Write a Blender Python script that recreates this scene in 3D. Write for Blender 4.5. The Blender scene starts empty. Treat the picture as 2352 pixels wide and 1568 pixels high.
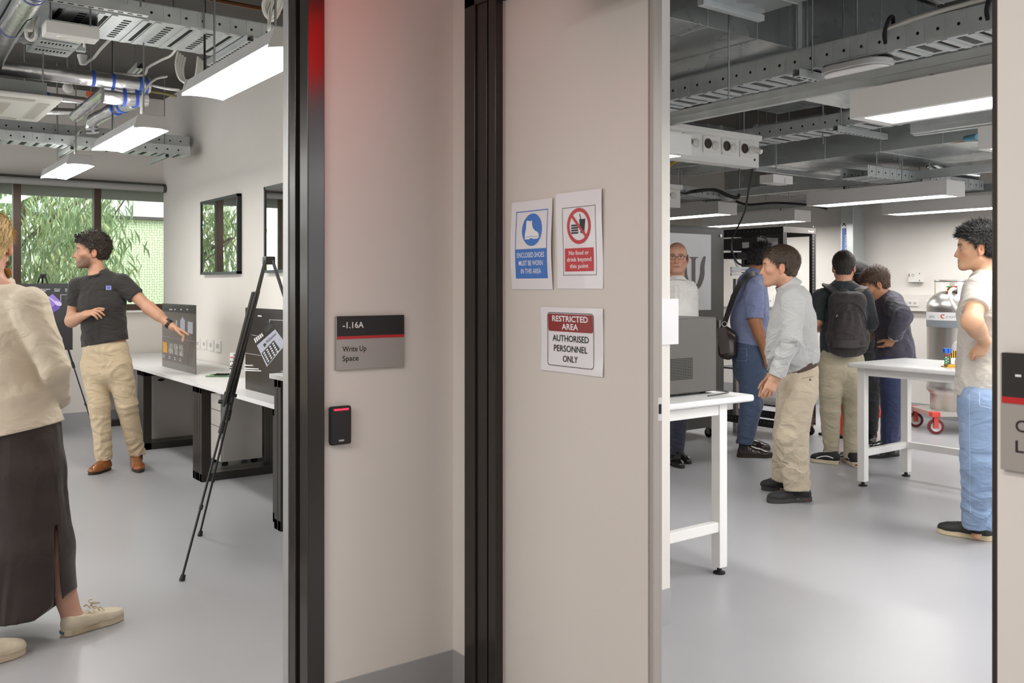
import bpy, math, random
import numpy as np
from mathutils import Vector, Matrix
random.seed(7)
SC = bpy.context.scene
COL = SC.collection
# ---------------------------------------------------------------- camera, world, exposure
F, CX, HY, H = 2080.0, 1176.0, 655.0, 1.45     # focal length (px of a 2352-wide frame), principal point, eye level
YAW = math.atan2(0.594, 0.8045)
SY, CY = math.sin(YAW), math.cos(YAW)
cam = bpy.data.cameras.new('camera')
camera = bpy.data.objects.new('camera', cam)
COL.objects.link(camera)
camera.location = (0, 0, H)
camera.rotation_euler = (math.pi / 2, 0, -YAW)
cam.sensor_width = 36
cam.lens = F / 2352 * 36
cam.shift_y = -(784 - HY) / 2352
cam.clip_start = 0.05
cam.dof.use_dof = True
cam.dof.focus_distance = 6.5
cam.dof.aperture_fstop = 12
SC.camera = camera
world = bpy.data.worlds.new('sky')
SC.world = world
world.use_nodes = True
wn = world.node_tree.nodes
wb = wn['Background']
wb.inputs[0].default_value = (0.94, 0.965, 1.0, 1)
wb.inputs[1].default_value = 2.2
SC.view_settings.view_transform = 'Standard'
SC.view_settings.look = 'None'
SC.view_settings.gamma = 1
SC.view_settings.use_curve_mapping = False
SC.view_settings.exposure = 0.62
SC.cycles.max_bounces = 8
SC.cycles.diffuse_bounces = 4
SC.cycles.glossy_bounces = 4
SC.cycles.transmission_bounces = 5
SC.cycles.transparent_max_bounces = 8
SC.cycles.caustics_reflective = False
SC.cycles.caustics_refractive = False
SC.cycles.sample_clamp_indirect = 4


def area_lamp(name, loc, size, power, color=(1, 1, 1), rot=(0, 0, 0), sy=None):
    l = bpy.data.lights.new(name, 'AREA')
    l.energy = power
    l.color = color
    l.size = size
    if sy:
        l.shape = 'RECTANGLE'
        l.size_y = sy
    o = bpy.data.objects.new(name, l)
    COL.objects.link(o)
    o.location = loc
    o.rotation_euler = rot
    return o


# corridor ceiling lamps (the corridor the photographer stands in)
area_lamp('corridor_lamp', (-0.2, 0.5, 2.69), 0.3, 16, (1, 0.968, 0.935), sy=1.2)
area_lamp('corridor_lamp', (-1.6, 1.2, 2.69), 0.3, 41, (1, 0.968, 0.935), sy=1.2)


# ---------------------------------------------------------------- photograph -> place
def ray(px, py):
    a = (px - CX) / F
    return Vector((CY * a + SY, -SY * a + CY, (HY - py) / F))     # unit depth


def at(px, py, d=None, x=None, y=None, z=None):
    r = ray(px, py)
    if x is not None:
        d = x / r.x
    elif y is not None:
        d = y / r.y
    elif z is not None:
        d = (z - H) / r.z
    return Vector((r.x * d, r.y * d, H + r.z * d))


RIGHT = Vector((CY, -SY, 0))
AWAY = Vector((SY, CY, 0))
UP = Vector((0, 0, 1))


def lin(h):
    h = h.lstrip('#')
    v = [int(h[i:i + 2], 16) / 255 for i in (0, 2, 4)]
    return tuple(c / 12.92 if c <= 0.04045 else ((c + 0.055) / 1.055) ** 2.4 for c in v)


# ---------------------------------------------------------------- materials
MATS = {}


def mat(name, color='#808080', rough=0.5, metal=0.0, noise=0.0, nscale=8.0, bump=0.0, bscale=60.0, stretch=(1, 1, 1), emit=0.0, coat=0.0, alpha=1.0, spec=0.5, sheen=0.0, attr=None, trans=0.0, rnoise=0.0, sss=0.0, wrinkle=0.0):
    if name in MATS:
        return MATS[name]
    m = bpy.data.materials.new(name)
    m.use_nodes = True
    nt = m.node_tree
    n, l = nt.nodes, nt.links
    b = n['Principled BSDF']
    c = lin(color) if isinstance(color, str) else color
    b.inputs['Base Color'].default_value = (*c, 1)
    b.inputs['Roughness'].default_value = rough
    b.inputs['Metallic'].default_value = metal
    b.inputs['Specular IOR Level'].default_value = spec
    b.inputs['Coat Weight'].default_value = coat
    b.inputs['Alpha'].default_value = alpha
    b.inputs['Transmission Weight'].default_value = trans
    b.inputs['Sheen Weight'].default_value = sheen
    if sss:
        b.inputs['Subsurface Weight'].default_value = sss
        b.inputs['Subsurface Radius'].default_value = (0.012, 0.004, 0.002)
        b.inputs['Subsurface Scale'].default_value = 0.6
    if emit:
        b.inputs['Emission Color'].default_value = (*c, 1)
        b.inputs['Emission Strength'].default_value = emit
    tc = n.new('ShaderNodeTexCoord')
    mp = n.new('ShaderNodeMapping')
    mp.inputs['Scale'].default_value = stretch
    l.new(tc.outputs['Object'], mp.inputs[0])
    src = None
    if attr:
        a = n.new('ShaderNodeAttribute')
        a.attribute_name = attr
        src = a.outputs['Color']
        l.new(src, b.inputs['Base Color'])
    if noise:
        t = n.new('ShaderNodeTexNoise')
        t.inputs['Scale'].default_value = nscale
        t.inputs['Detail'].default_value = 4
        l.new(mp.outputs[0], t.inputs[0])
        r = n.new('ShaderNodeMapRange')
        r.inputs[1].default_value = 0.25
        r.inputs[2].default_value = 0.75
        r.inputs[3].default_value = 1 - noise
        r.inputs[4].default_value = 1 + noise
        l.new(t.outputs[0], r.inputs[0])
        mx = n.new('ShaderNodeMix')
        mx.data_type = 'RGBA'
        mx.blend_type = 'MULTIPLY'
        mx.inputs[0].default_value = 1
        if src:
            l.new(src, mx.inputs[6])
        else:
            mx.inputs[6].default_value = (*c, 1)
        l.new(r.outputs[0], mx.inputs[7])
        l.new(mx.outputs[2], b.inputs['Base Color'])
        if rnoise:
            r2 = n.new('ShaderNodeMapRange')
            r2.inputs[3].default_value = rough - rnoise
            r2.inputs[4].default_value = rough + rnoise
            l.new(t.outputs[0], r2.inputs[0])
            l.new(r2.outputs[0], b.inputs['Roughness'])
    if bump:
        t = n.new('ShaderNodeTexNoise')
        t.inputs['Scale'].default_value = bscale
        t.inputs['Detail'].default_value = 3
        l.new(mp.outputs[0], t.inputs[0])
        bp = n.new('ShaderNodeBump')
        bp.inputs['Strength'].default_value = bump
        bp.inputs['Distance'].default_value = 0.01
        l.new(t.outputs[0], bp.inputs['Height'])
        l.new(bp.outputs[0], b.inputs['Normal'])
        if wrinkle:
            t2 = n.new('ShaderNodeTexNoise')
            t2.inputs['Scale'].default_value = 7
            t2.inputs['Detail'].default_value = 2.5
            t2.inputs['Roughness'].default_value = 0.45
            t2.inputs['Distortion'].default_value = 1.6
            mp2 = n.new('ShaderNodeMapping')
            mp2.inputs['Scale'].default_value = (0.8, 0.8, 1.5)
            l.new(tc.outputs['Object'], mp2.inputs[0])
            l.new(mp2.outputs[0], t2.inputs[0])
            bp2 = n.new('ShaderNodeBump')
            bp2.inputs['Strength'].default_value = wrinkle
            bp2.inputs['Distance'].default_value = 0.05
            l.new(t2.outputs[0], bp2.inputs['Height'])
            l.new(bp2.outputs[0], bp.inputs['Normal'])
    MATS[name] = m
    return m


# ---------------------------------------------------------------- mesh building
class MB:
    def __init__(s):
        s.v, s.f, s.m, s.cur = [], [], [], 0

    def add(s, vs, fs):
        o = len(s.v)
        s.v += [tuple(v) for v in vs]
        s.f += [tuple(i + o for i in f) for f in fs]
        s.m += [s.cur] * len(fs)
        return s

    def box(s, x0, x1, y0, y1, z0, z1):
        return s.obox(Vector(((x0 + x1) / 2, (y0 + y1) / 2, (z0 + z1) / 2)), Vector((1, 0, 0)), Vector((0, 1, 0)), Vector((0, 0, 1)), abs(x1 - x0) / 2, abs(y1 - y0) / 2, abs(z1 - z0) / 2)

    def obox(s, c, u, v, w, a, b, d):
        c, u, v, w = Vector(c), Vector(u), Vector(v), Vector(w)
        vs = [c + u * (a * i) + v * (b * j) + w * (d * k) for i in (-1, 1) for j in (-1, 1) for k in (-1, 1)]
        return s.add(vs, [(0, 1, 3, 2), (4, 6, 7, 5), (0, 4, 5, 1), (2, 3, 7, 6), (0, 2, 6, 4), (1, 5, 7, 3)])

    def bar(s, a, b, w, h, up=UP):
        a, b = Vector(a), Vector(b)
        t = (b - a)
        L = t.length
        t.normalize()
        n = Vector(up) - t * t.dot(Vector(up))
        if n.length < 1e-4:
            n = Vector((1, 0, 0)) - t * t.x
        n.normalize()
        return s.obox((a + b) / 2, t, t.cross(n), n, L / 2, w / 2, h / 2)

    def tube(s, pts, r, n=10, closed=False):
        pts = [Vector(p) for p in pts]
        N = len(pts)
        rs = r if hasattr(r, '__len__') else [r] * N
        vs, fs = [], []
        prev = None
        for i, p in enumerate(pts):
            a = pts[(i - 1) % N] if (i > 0 or closed) else p
            b = pts[(i + 1) % N] if (i < N - 1 or closed) else p
            t = (b - a).normalized()
            if prev is None:
                q = UP if abs(t.z) < 0.9 else Vector((1, 0, 0))
                u = t.cross(q).normalized()
            else:
                u = (prev - t * prev.dot(t)).normalized()
            prev = u
            w = t.cross(u)
            for k in range(n):
                an = 2 * math.pi * k / n
                vs.append(p + (u * math.cos(an) + w * math.sin(an)) * rs[i])
        R = N if closed else N - 1
        for i in range(R):
            j = (i + 1) % N
            for k in range(n):
                k2 = (k + 1) % n
                fs.append((i * n + k, i * n + k2, j * n + k2, j * n + k))
        if not closed:
            fs.append(tuple(range(n))[::-1])
            fs.append(tuple((N - 1) * n + k for k in range(n)))
        return s.add(vs, fs)

    def cyl(s, a, b, r, n=16):
        return s.tube([a, b], r, n)

    def lathe(s, prof, c, n=32, axis=UP, cap=True):
        c, ax = Vector(c), Vector(axis).normalized()
        u = ax.cross(Vector((0, 1, 0)) if abs(ax.y) < 0.9 else Vector((1, 0, 0))).normalized()
        w = ax.cross(u)
        vs, fs = [], []
        for r, z in prof:
            for k in range(n):
                an = 2 * math.pi * k / n
                vs.append(c + ax * z + (u * math.cos(an) + w * math.sin(an)) * r)
        for i in range(len(prof) - 1):
            for k in range(n):
                k2 = (k + 1) % n
                fs.append((i * n + k, i * n + k2, (i + 1) * n + k2, (i + 1) * n + k))
        if cap:
            fs.append(tuple(range(n))[::-1])
            fs.append(tuple((len(prof) - 1) * n + k for k in range(n)))
        return s.add(vs, fs)

    def prism(s, poly, o, u, v, depth):
        """2D polygon in the plane o + a*u + b*v, extruded by the vector depth."""
        o, u, v, dp = Vector(o), Vector(u), Vector(v), Vector(depth)
        n = len(poly)
        A = [o + u * a + v * b for a, b in poly]
        vs = A + [p + dp for p in A]
        fs = [tuple(range(n))[::-1], tuple(range(n, 2 * n))] + [(i, (i + 1) % n, n + (i + 1) % n, n + i) for i in range(n)]
        return s.add(vs, fs)

    def grid(s, fn, nu, nv):
        vs = [fn(i / nu, j / nv) for i in range(nu + 1) for j in range(nv + 1)]
        fs = [(i * (nv + 1) + j, (i + 1) * (nv + 1) + j, (i + 1) * (nv + 1) + j + 1, i * (nv + 1) + j + 1) for i in range(nu) for j in range(nv)]
        return s.add(vs, fs)

    def ball(s, c, r, nu=16, nv=10):
        c = Vector(c)
        rr = r if hasattr(r, '__len__') else (r, r, r)
        vs, fs = [], []
        for j in range(nv + 1):
            th = math.pi * j / nv
            for i in range(nu):
                ph = 2 * math.pi * i / nu
                vs.append(c + Vector((rr[0] * math.sin(th) * math.cos(ph), rr[1] * math.sin(th) * math.sin(ph), rr[2] * math.cos(th))))
        for j in range(nv):
            for i in range(nu):
                fs.append((j * nu + i, (j + 1) * nu + i, (j + 1) * nu + (i + 1) % nu, j * nu + (i + 1) % nu))
        return s.add(vs, fs)


def origin_of(o):
    p = Vector((0, 0, 0))
    while o is not None:
        p = p + Vector(o.location)
        o = o.parent
    return p


def finish(me, smooth=True, angle=35):
    if smooth and len(me.polygons):
        me.polygons.foreach_set('use_smooth', [True] * len(me.polygons))
        try:
            me.set_sharp_from_angle(angle=math.radians(angle))
        except Exception:
            pass


def obj(name, mb, mats, parent=None, bevel=0.0, seg=2, angle=35):
    if not isinstance(mats, (list, tuple)):
        mats = [mats]
    if parent is not None:
        off, loc = origin_of(parent), Vector((0, 0, 0))
    else:
        P = np.array(mb.v)
        off = Vector(((P[:, 0].min() + P[:, 0].max()) / 2, (P[:, 1].min() + P[:, 1].max()) / 2, P[:, 2].min()))
        loc = off
    me = bpy.data.meshes.new(name)
    me.from_pydata([(a - off.x, b - off.y, c - off.z) for a, b, c in mb.v], [], mb.f)
    for m in mats:
        me.materials.append(m)
    if len(mats) > 1:
        me.polygons.foreach_set('material_index', mb.m)
    me.update()
    o = bpy.data.objects.new(name, me)
    COL.objects.link(o)
    o.location = loc
    if parent is not None:
        o.parent = parent
    if bevel:
        bm = o.modifiers.new('edge', 'BEVEL')
        bm.width = bevel
        bm.segments = seg
        bm.limit_method = 'ANGLE'
        bm.angle_limit = math.radians(40)
        finish(me, True, 60)
        bm.harden_normals = True
    else:
        finish(me, True, angle)
    return o


def tag(o, label, cat, group=None, kind=None):
    o['label'] = label
    o['category'] = cat
    if group:
        o['group'] = group
    if kind:
        o['kind'] = kind
    return o


def thing(name, label, cat, loc=(0, 0, 0), group=None):
    o = bpy.data.objects.new(name, None)
    COL.objects.link(o)
    o.location = Vector(loc)
    o.empty_display_size = 0.1
    return tag(o, label, cat, group)


def struct(name, mb, m, parent=None, bevel=0.0):
    o = obj(name, mb, m, parent, bevel)
    o['kind'] = 'structure'
    return o


def copy_thing(root, loc, label=None, group=None, rz=None):
    r = root.copy()
    COL.objects.link(r)
    r.location = Vector(loc)
    if rz is not None:
        r.rotation_euler = (0, 0, rz)
    if label:
        r['label'] = label
    if group:
        r['group'] = group
    for ch in list(root.children):
        c = ch.copy()
        COL.objects.link(c)
        c.parent = r
        for g in ch.children:
            d = g.copy()
            COL.objects.link(d)
            d.parent = c
    return r


_TXT = {}


def text_tris(s, bold=0.0):
    key = (s, bold)
    if key not in _TXT:
        cu = bpy.data.curves.new('txt', 'FONT')
        cu.body = s
        cu.size = 1
        cu.offset = bold
        cu.resolution_u = 3
        ob = bpy.data.objects.new('txt', cu)
        COL.objects.link(ob)
        dg = bpy.context.evaluated_depsgraph_get()
        me = bpy.data.meshes.new_from_object(ob.evaluated_get(dg))
        vs = [tuple(v.co) for v in me.vertices]
        fs = [tuple(p.vertices) for p in me.polygons]
        bpy.data.meshes.remove(me)
        bpy.data.objects.remove(ob)
        bpy.data.curves.remove(cu)
        _TXT[key] = (vs, fs)
    return _TXT[key]


def text(mb, s, o, u, v, cap, width=None, align='l', bold=0.0):
    """Flat lettering: baseline starts at o, reads along u, capital height cap; width squeezes the line to fit."""
    vs, fs = text_tris(s, bold)
    if not vs:
        return
    xs = [p[0] for p in vs]
    x0, x1 = min(xs), max(xs)
    k = cap / 0.70
    sx = width / (x1 - x0) if width else k
    L = (x1 - x0) * sx
    sh = {'l': 0, 'c': -L / 2, 'r': -L}[align]
    o, u, v = Vector(o), Vector(u), Vector(v)
    mb.add([o + u * ((p[0] - x0) * sx + sh) + v * (p[1] * k) for p in vs], fs)


def curve_pts(pts, n=8):
    """Catmull-Rom through pts."""
    P = [Vector(p) for p in pts]
    out = []
    for i in range(len(P) - 1):
        p0, p1, p2, p3 = P[max(i - 1, 0)], P[i], P[i + 1], P[min(i + 2, len(P) - 1)]
        for k in range(n):
            t = k / n
            out.append(0.5 * ((2 * p1) + (p2 - p0) * t + (2 * p0 - 5 * p1 + 4 * p2 - p3) * t * t + (3 * p1 - p0 - 3 * p2 + p3) * t ** 3))
    out.append(P[-1])
    return out


XA, YA = Vector((1, 0, 0)), Vector((0, 1, 0))
M_wall = mat('wall_paint', '#e2ddd6', 0.75, noise=0.015, nscale=3)
M_floor = mat('floor_vinyl', '#a6a6a9', 0.33, noise=0.05, nscale=1.2, bump=0.02, bscale=300, rnoise=0.05)
M_ceil = mat('ceiling_dark', '#55524e', 0.9, noise=0.1, nscale=2)
M_cceil = mat('ceiling_white', '#dddad5', 0.9)
M_base = mat('skirting_vinyl', '#a6a6a6', 0.5)
M_galv = mat('galvanised_steel', '#cfd4d4', 0.42, metal=0.55, noise=0.09, nscale=9, rnoise=0.12)
M_galvd = mat('galvanised_dull', '#8d9191', 0.55, metal=0.6, noise=0.1, nscale=9)
M_duct = mat('duct_sheet', '#c3c8c8', 0.27, metal=0.78, noise=0.06, nscale=2.5, rnoise=0.1)
M_foil = mat('foil_wrap', '#cfcfd1', 0.27, metal=0.92, noise=0.08, nscale=14, bump=0.35, bscale=22)
M_white = mat('white_enamel', '#eceae7', 0.45)
M_house = mat('lamp_housing', '#c9c8c6', 0.5)
M_plas = mat('white_plastic', '#e4e2dd', 0.4)
M_blackm = mat('black_metal', '#1e1c1b', 0.42)
M_frame = mat('door_frame_dark', '#2b2723', 0.22, spec=0.5)
M_dark = mat('dark_grey_metal', '#4b4845', 0.45)
M_black = mat('black_matt', '#141313', 0.6)
M_hole = mat('hole_black', '#0b0b0b', 0.8)
M_desk = mat('desk_white', '#e4e3e2', 0.35)
M_glow = mat('lamp_diffuser', '#fffcf7', 0.4, emit=18.0)
M_glow2 = mat('lamp_diffuser_lab', '#fffdfa', 0.4, emit=21.0)
M_glow3 = mat('lamp_diffuser_dim', '#fffdfa', 0.4, emit=17.0)
M_upl = mat('lamp_uplight', '#fffdfa', 0.4, emit=11.0)
M_fillb = mat('batten_fill_glow', '#fffdfa', 0.4, emit=4.0)  # for the fill strip added on top of the battens
M_copper = mat('copper', '#a4714f', 0.4, metal=0.6)
M_tape = mat('blue_tape', '#2f56b8', 0.5)
M_rod = mat('threaded_rod', '#8d8f8f', 0.4, metal=0.8)
M_cable = mat('white_cable', '#d8d6cf', 0.5)
M_paper = mat('paper_white', '#e6e4e6', 0.45, coat=0.3)
M_red = mat('sign_red', '#c01c22', 0.4)
M_maroon = mat('sign_maroon', '#8d241f', 0.35)
M_blue = mat('sign_blue', '#3f78c8', 0.4)
M_ink = mat('ink_black', '#161616', 0.5)
M_inkw = mat('ink_white', '#efefef', 0.5)
M_glass = mat('window_glass', '#ffffff', 0.02, trans=1.0)
M_alu = mat('brushed_aluminium', '#b9b8b6', 0.4, metal=0.7)
# ================================================================ SETTING
def B(*a):
    return MB().box(*a)


def thin_glass(name, ior=1.45):
    m = bpy.data.materials.new(name)
    m.use_nodes = True
    nt = m.node_tree
    n, l = nt.nodes, nt.links
    n.remove(n['Principled BSDF'])
    t = n.new('ShaderNodeBsdfTransparent')
    t.inputs[0].default_value = (0.95, 0.98, 0.96, 1)
    g = n.new('ShaderNodeBsdfGlossy')
    g.inputs['Roughness'].default_value = 0.0
    fr = n.new('ShaderNodeFresnel')
    fr.inputs[0].default_value = ior
    mx = n.new('ShaderNodeMixShader')
    l.new(fr.outputs[0], mx.inputs[0])
    l.new(t.outputs[0], mx.inputs[1])
    l.new(g.outputs[0], mx.inputs[2])
    l.new(mx.outputs[0], n['Material Output'].inputs[0])
    return m


M_pane = thin_glass('pane_glass')
YS = 2.73                         # corridor-side face of the wall with the room sign
struct('floor', B(-4, 9.7, -3, 10.3, -0.1, 0), M_floor)
struct('ceiling', MB().box(-4, 1.8, 2.81, 10.2, 3.45, 3.6).box(1.8, 9.7, -3, 10.2, 3.45, 3.6), M_ceil)
struct('ceiling_corridor', B(-4, 1.8, -3, 2.8, 2.75, 2.85), M_cceil)
w = MB().box(-4, 0.19, YS, 2.89, 0, 3.45).box(1.247, 2.78, YS, 2.89, 0, 3.45).box(0.19, 1.247, YS, 2.89, 2.46, 3.45)
struct('wall_front', w, M_wall)
struct('wall_partition', B(2.78, 2.86, YS, 10.1, 0, 3.45), M_wall)
struct('wall_return', B(1.754, 1.87, 2.64, YS, 0, 3.45), M_wall)
struct('wall_right', B(1.42, 1.87, -3, 0.675, 0, 3.45), M_wall, bevel=0.004)
struct('wall_header', B(1.754, 1.87, 0.675, 2.64, 2.46, 3.45), M_wall)
struct('wall_left_side', MB().box(-4.1, -4, 2.89, 10.1, 0, 0.9).box(-4.1, -4, 2.89, 10.1, 3.2, 3.45).box(-4.1, -4, 2.89, 3.6, 0.9, 3.2), M_wall)  # wide unseen opening added so sky light fills the room
WX0 = -2.9
w = MB().box(-4, 2.78, 10.1, 10.25, 0, 1.2).box(-4, 2.78, 10.1, 10.25, 2.52, 3.45).box(-4, WX0, 10.1, 10.25, 1.2, 2.52)
struct('wall_window', w, M_wall)
struct('wall_back', B(9.55, 9.65, -3, 10.2, 0, 3.45), M_wall)
struct('wall_end', B(2.86, 9.55, 10.1, 10.2, 0, 3.45), M_wall)
struct('wall_near_end', MB().box(1.87, 9.55, -3.1, -3, 0, 0.9).box(1.87, 9.55, -3.1, -3, 3.25, 3.45).box(1.87, 2.4, -3.1, -3, 0.9, 3.25).box(9.0, 9.55, -3.1, -3, 0.9, 3.25), M_wall)  # opening added in this unseen wall for side daylight on the lab services
struct('wall_corridor_side', B(-4.1, -4, -3, 2.73, 0, 2.75), M_wall)
struct('wall_corridor_end', B(-4, 1.42, -3.1, -3, 0, 2.75), M_wall)
# skirting
struct('baseboard_front', MB().box(1.247, 1.754, YS - 0.006, YS, 0, 0.15).box(1.87, 2.86, YS - 0.006, YS, 0, 0.15), M_base)
struct('baseboard_return', B(1.748, 1.754, 2.64, YS - 0.006, 0, 0.15), M_base)
struct('baseboard_window', B(-4, 2.78, 10.094, 10.1, 0, 0.15), M_base)
struct('baseboard_partition', MB().box(2.774, 2.78, 2.89, 10.09, 0, 0.15).box(2.86, 2.866, 2.74, 10.09, 0, 0.15), M_base)
struct('baseboard_back', B(9.544, 9.55, -3, 10.1, 0, 0.15), M_base)
struct('baseboard_right', B(1.414, 1.42, -3, 0.675, 0, 0.15), M_base)
# write-up space doorway: dark steel frame with stop and seal
f = MB().box(1.193, 1.252, 2.715, 2.778, 0, 2.46).box(1.205, 1.252, 2.778, 2.8, 0, 2.46).box(1.187, 1.252, 2.8, 2.852, 0, 2.46)
f.box(0.18, 0.243, 2.715, 2.852, 0, 2.46).box(0.18, 1.252, 2.715, 2.852, 2.42, 2.47)
struct('trim_1', f, M_frame, bevel=0.003)
struct('trim_2', MB().box(1.183, 1.247, 2.852, 2.895, 0, 2.46).box(0.19, 0.25, 2.852, 2.895, 0, 2.46), M_alu, bevel=0.003)
# lab doorway frame
f = MB().box(1.742, 1.87, 2.575, 2.64, 0, 2.46).box(1.75, 1.87, 2.514, 2.575, 0, 2.46).box(1.785, 1.87, 2.5, 2.514, 0, 2.46).box(1.756, 1.84, 2.493, 2.5, 0, 2.46)
f.box(1.746, 1.776, 2.457, 2.5, 0, 2.46)
f.box(1.742, 1.87, 0.675, 2.64, 2.41, 2.47)
struct('trim_3', f, M_frame, bevel=0.003)
struct('trim_4', B(1.70, 1.87, 0.677, 0.817, 0, 2.46), M_frame, bevel=0.003)
# fixed leaf of the lab doors
M_leaf = mat('door_leaf_paint', '#d5cec6', 0.5, noise=0.012, nscale=2)
M_leafe = mat('door_edge_strip', '#cbbfba', 0.4)
dl = MB().box(1.78, 1.825, 1.782, 2.452, 0.012, 2.402)
door = struct('door_1', dl, M_leaf, bevel=0.002)
e = MB().box(1.777, 1.826, 2.452, 2.466, 0.012, 2.402).box(1.781, 1.826, 2.466, 2.474, 0.012, 2.402).box(1.777, 1.826, 2.474, 2.49, 0.012, 2.402)
obj('edge_strip', e, M_leafe, door)
obj('meeting_stile', MB().box(1.785, 1.805, 1.766, 1.782, 0.012, 2.402).box(1.805, 1.826, 1.772, 1.782, 0.012, 2.402), mat('door_edge', '#a9a19a', 0.45), door, bevel=0.002)
zs = 1.11
sp = obj('strike_plate', MB().box(1.806, 1.823, 1.7695, 1.7725, zs - 0.035, zs + 0.03), mat('strike_steel', '#d2d1cc', 0.4), door, bevel=0.001)
obj('latch_hole', MB().box(1.810, 1.819, 1.768, 1.771, zs - 0.015, zs + 0.012), M_hole, sp)

# ---------------------------------------------------------------- window wall
wf = MB()
for xm in (2.113, 1.376, 0.639, -0.098, -0.835, -1.572, -2.309):
    wf.box(xm - 0.034, xm + 0.034, 10.06, 10.16, 1.24, 2.52)
wf.box(WX0, 2.775, 10.05, 10.17, 1.185, 1.25).box(WX0, 2.775, 10.06, 10.16, 2.5, 2.54).box(WX0, WX0 + 0.05, 10.06, 10.16, 1.24, 2.52)
win = struct('window_1', wf, mat('window_frame_bronze', '#4a3a30', 0.4, metal=0.3), bevel=0.003)
obj('pane', MB().box(WX0, 2.775, 10.108, 10.112, 1.24, 2.52), M_pane, win)
struct('trim_5', B(WX0, 2.78, 10.03, 10.1, 1.165, 1.186), M_white, bevel=0.003)
bl = thing('roller_blind', 'grey rolled-up roller blind in its long cassette above the window', 'blind', (0.5, 10.02, 2.45))
obj('cassette', MB().tube([(WX0, 10.0, 2.478), (2.745, 10.0, 2.478)], 0.037, 20), mat('blind_grey', '#a5a4a2', 0.6), bl)
obj('end_bracket', MB().tube([(2.745, 10.0, 2.478), (2.765, 10.0, 2.478)], 0.041, 20), M_dark, bl)
obj('dark_top_strip', B(WX0, 2.77, 9.98, 10.09, 2.518, 2.528), M_dark, bl)  # thin dark strip along the top of the cassette

# ---------------------------------------------------------------- outside
struct('ground', B(-20, 25, 10.4, 45, -1.2, -1.0), mat('ground_green', '#6f7a55', 0.9, noise=0.3, nscale=2))
sf = MB().box(-6, 9, 10.26, 12.2, 2.53, 2.62)
for k in range(19):
    sf.box(-6, 9, 10.27 + k * 0.1, 10.275 + k * 0.1, 2.522, 2.532)
eave = struct('exterior_eave', sf, mat('eave_boards', '#8f8d8a', 0.7))


def screen_mat():
    m = mat('perforated_green', '#b4dca2', 0.5)
    nt = m.node_tree
    n, l = nt.nodes, nt.links
    b = n['Principled BSDF']
    tc = n.new('ShaderNodeTexCoord')
    vm = n.new('ShaderNodeVectorMath')
    vm.operation = 'MULTIPLY'
    vm.inputs[1].default_value = (24, 24, 24)
    sx = n.new('ShaderNodeSeparateXYZ')
    cx = n.new('ShaderNodeCombineXYZ')
    l.new(tc.outputs['Object'], sx.inputs[0])
    l.new(sx.outputs[0], cx.inputs[0])
    l.new(sx.outputs[2], cx.inputs[1])
    l.new(cx.outputs[0], vm.inputs[0])
    vo = n.new('ShaderNodeTexVoronoi')
    vo.voronoi_dimensions = '2D'
    vo.inputs['Scale'].default_value = 1
    vo.inputs['Randomness'].default_value = 0.35
    l.new(vm.outputs[0], vo.inputs['Vector'])
    r = n.new('ShaderNodeValToRGB')
    r.color_ramp.elements[0].position = 0.26
    r.color_ramp.elements[0].color = (*lin('#a3b78d'), 1)
    r.color_ramp.elements[1].position = 0.36
    r.color_ramp.elements[1].color = (*lin('#dce6c4'), 1)
    l.new(vo.outputs['Distance'], r.inputs[0])
    l.new(r.outputs[0], b.inputs['Base Color'])
    return m


M_scr = screen_mat()
ps = thing('perforated_screen', 'pale green perforated metal screen building seen beyond the window', 'screen wall', (4, 16.05, -1))
xs = [2.4, 3.62, 4.72, 5.82, 6.9]
for a, b in zip(xs, xs[1:]):
    obj('screen_panel', B(a + 0.012, b - 0.012, 16.0, 16.03, -1, 2.55), M_scr, ps)
    obj('panel_joint', B(b - 0.03, b + 0.03, 15.97, 16.0, -1, 2.55), mat('screen_post', '#d8e8c4', 0.5), ps)
obj('roof_fascia', B(1.5, 8, 15.9, 16.3, 2.60, 3.15), mat('fascia_white', '#e8eaee', 0.5), ps)
obj('gutter_line', B(1.5, 8, 15.88, 16.2, 2.55, 2.6), M_dark, ps)


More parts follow.
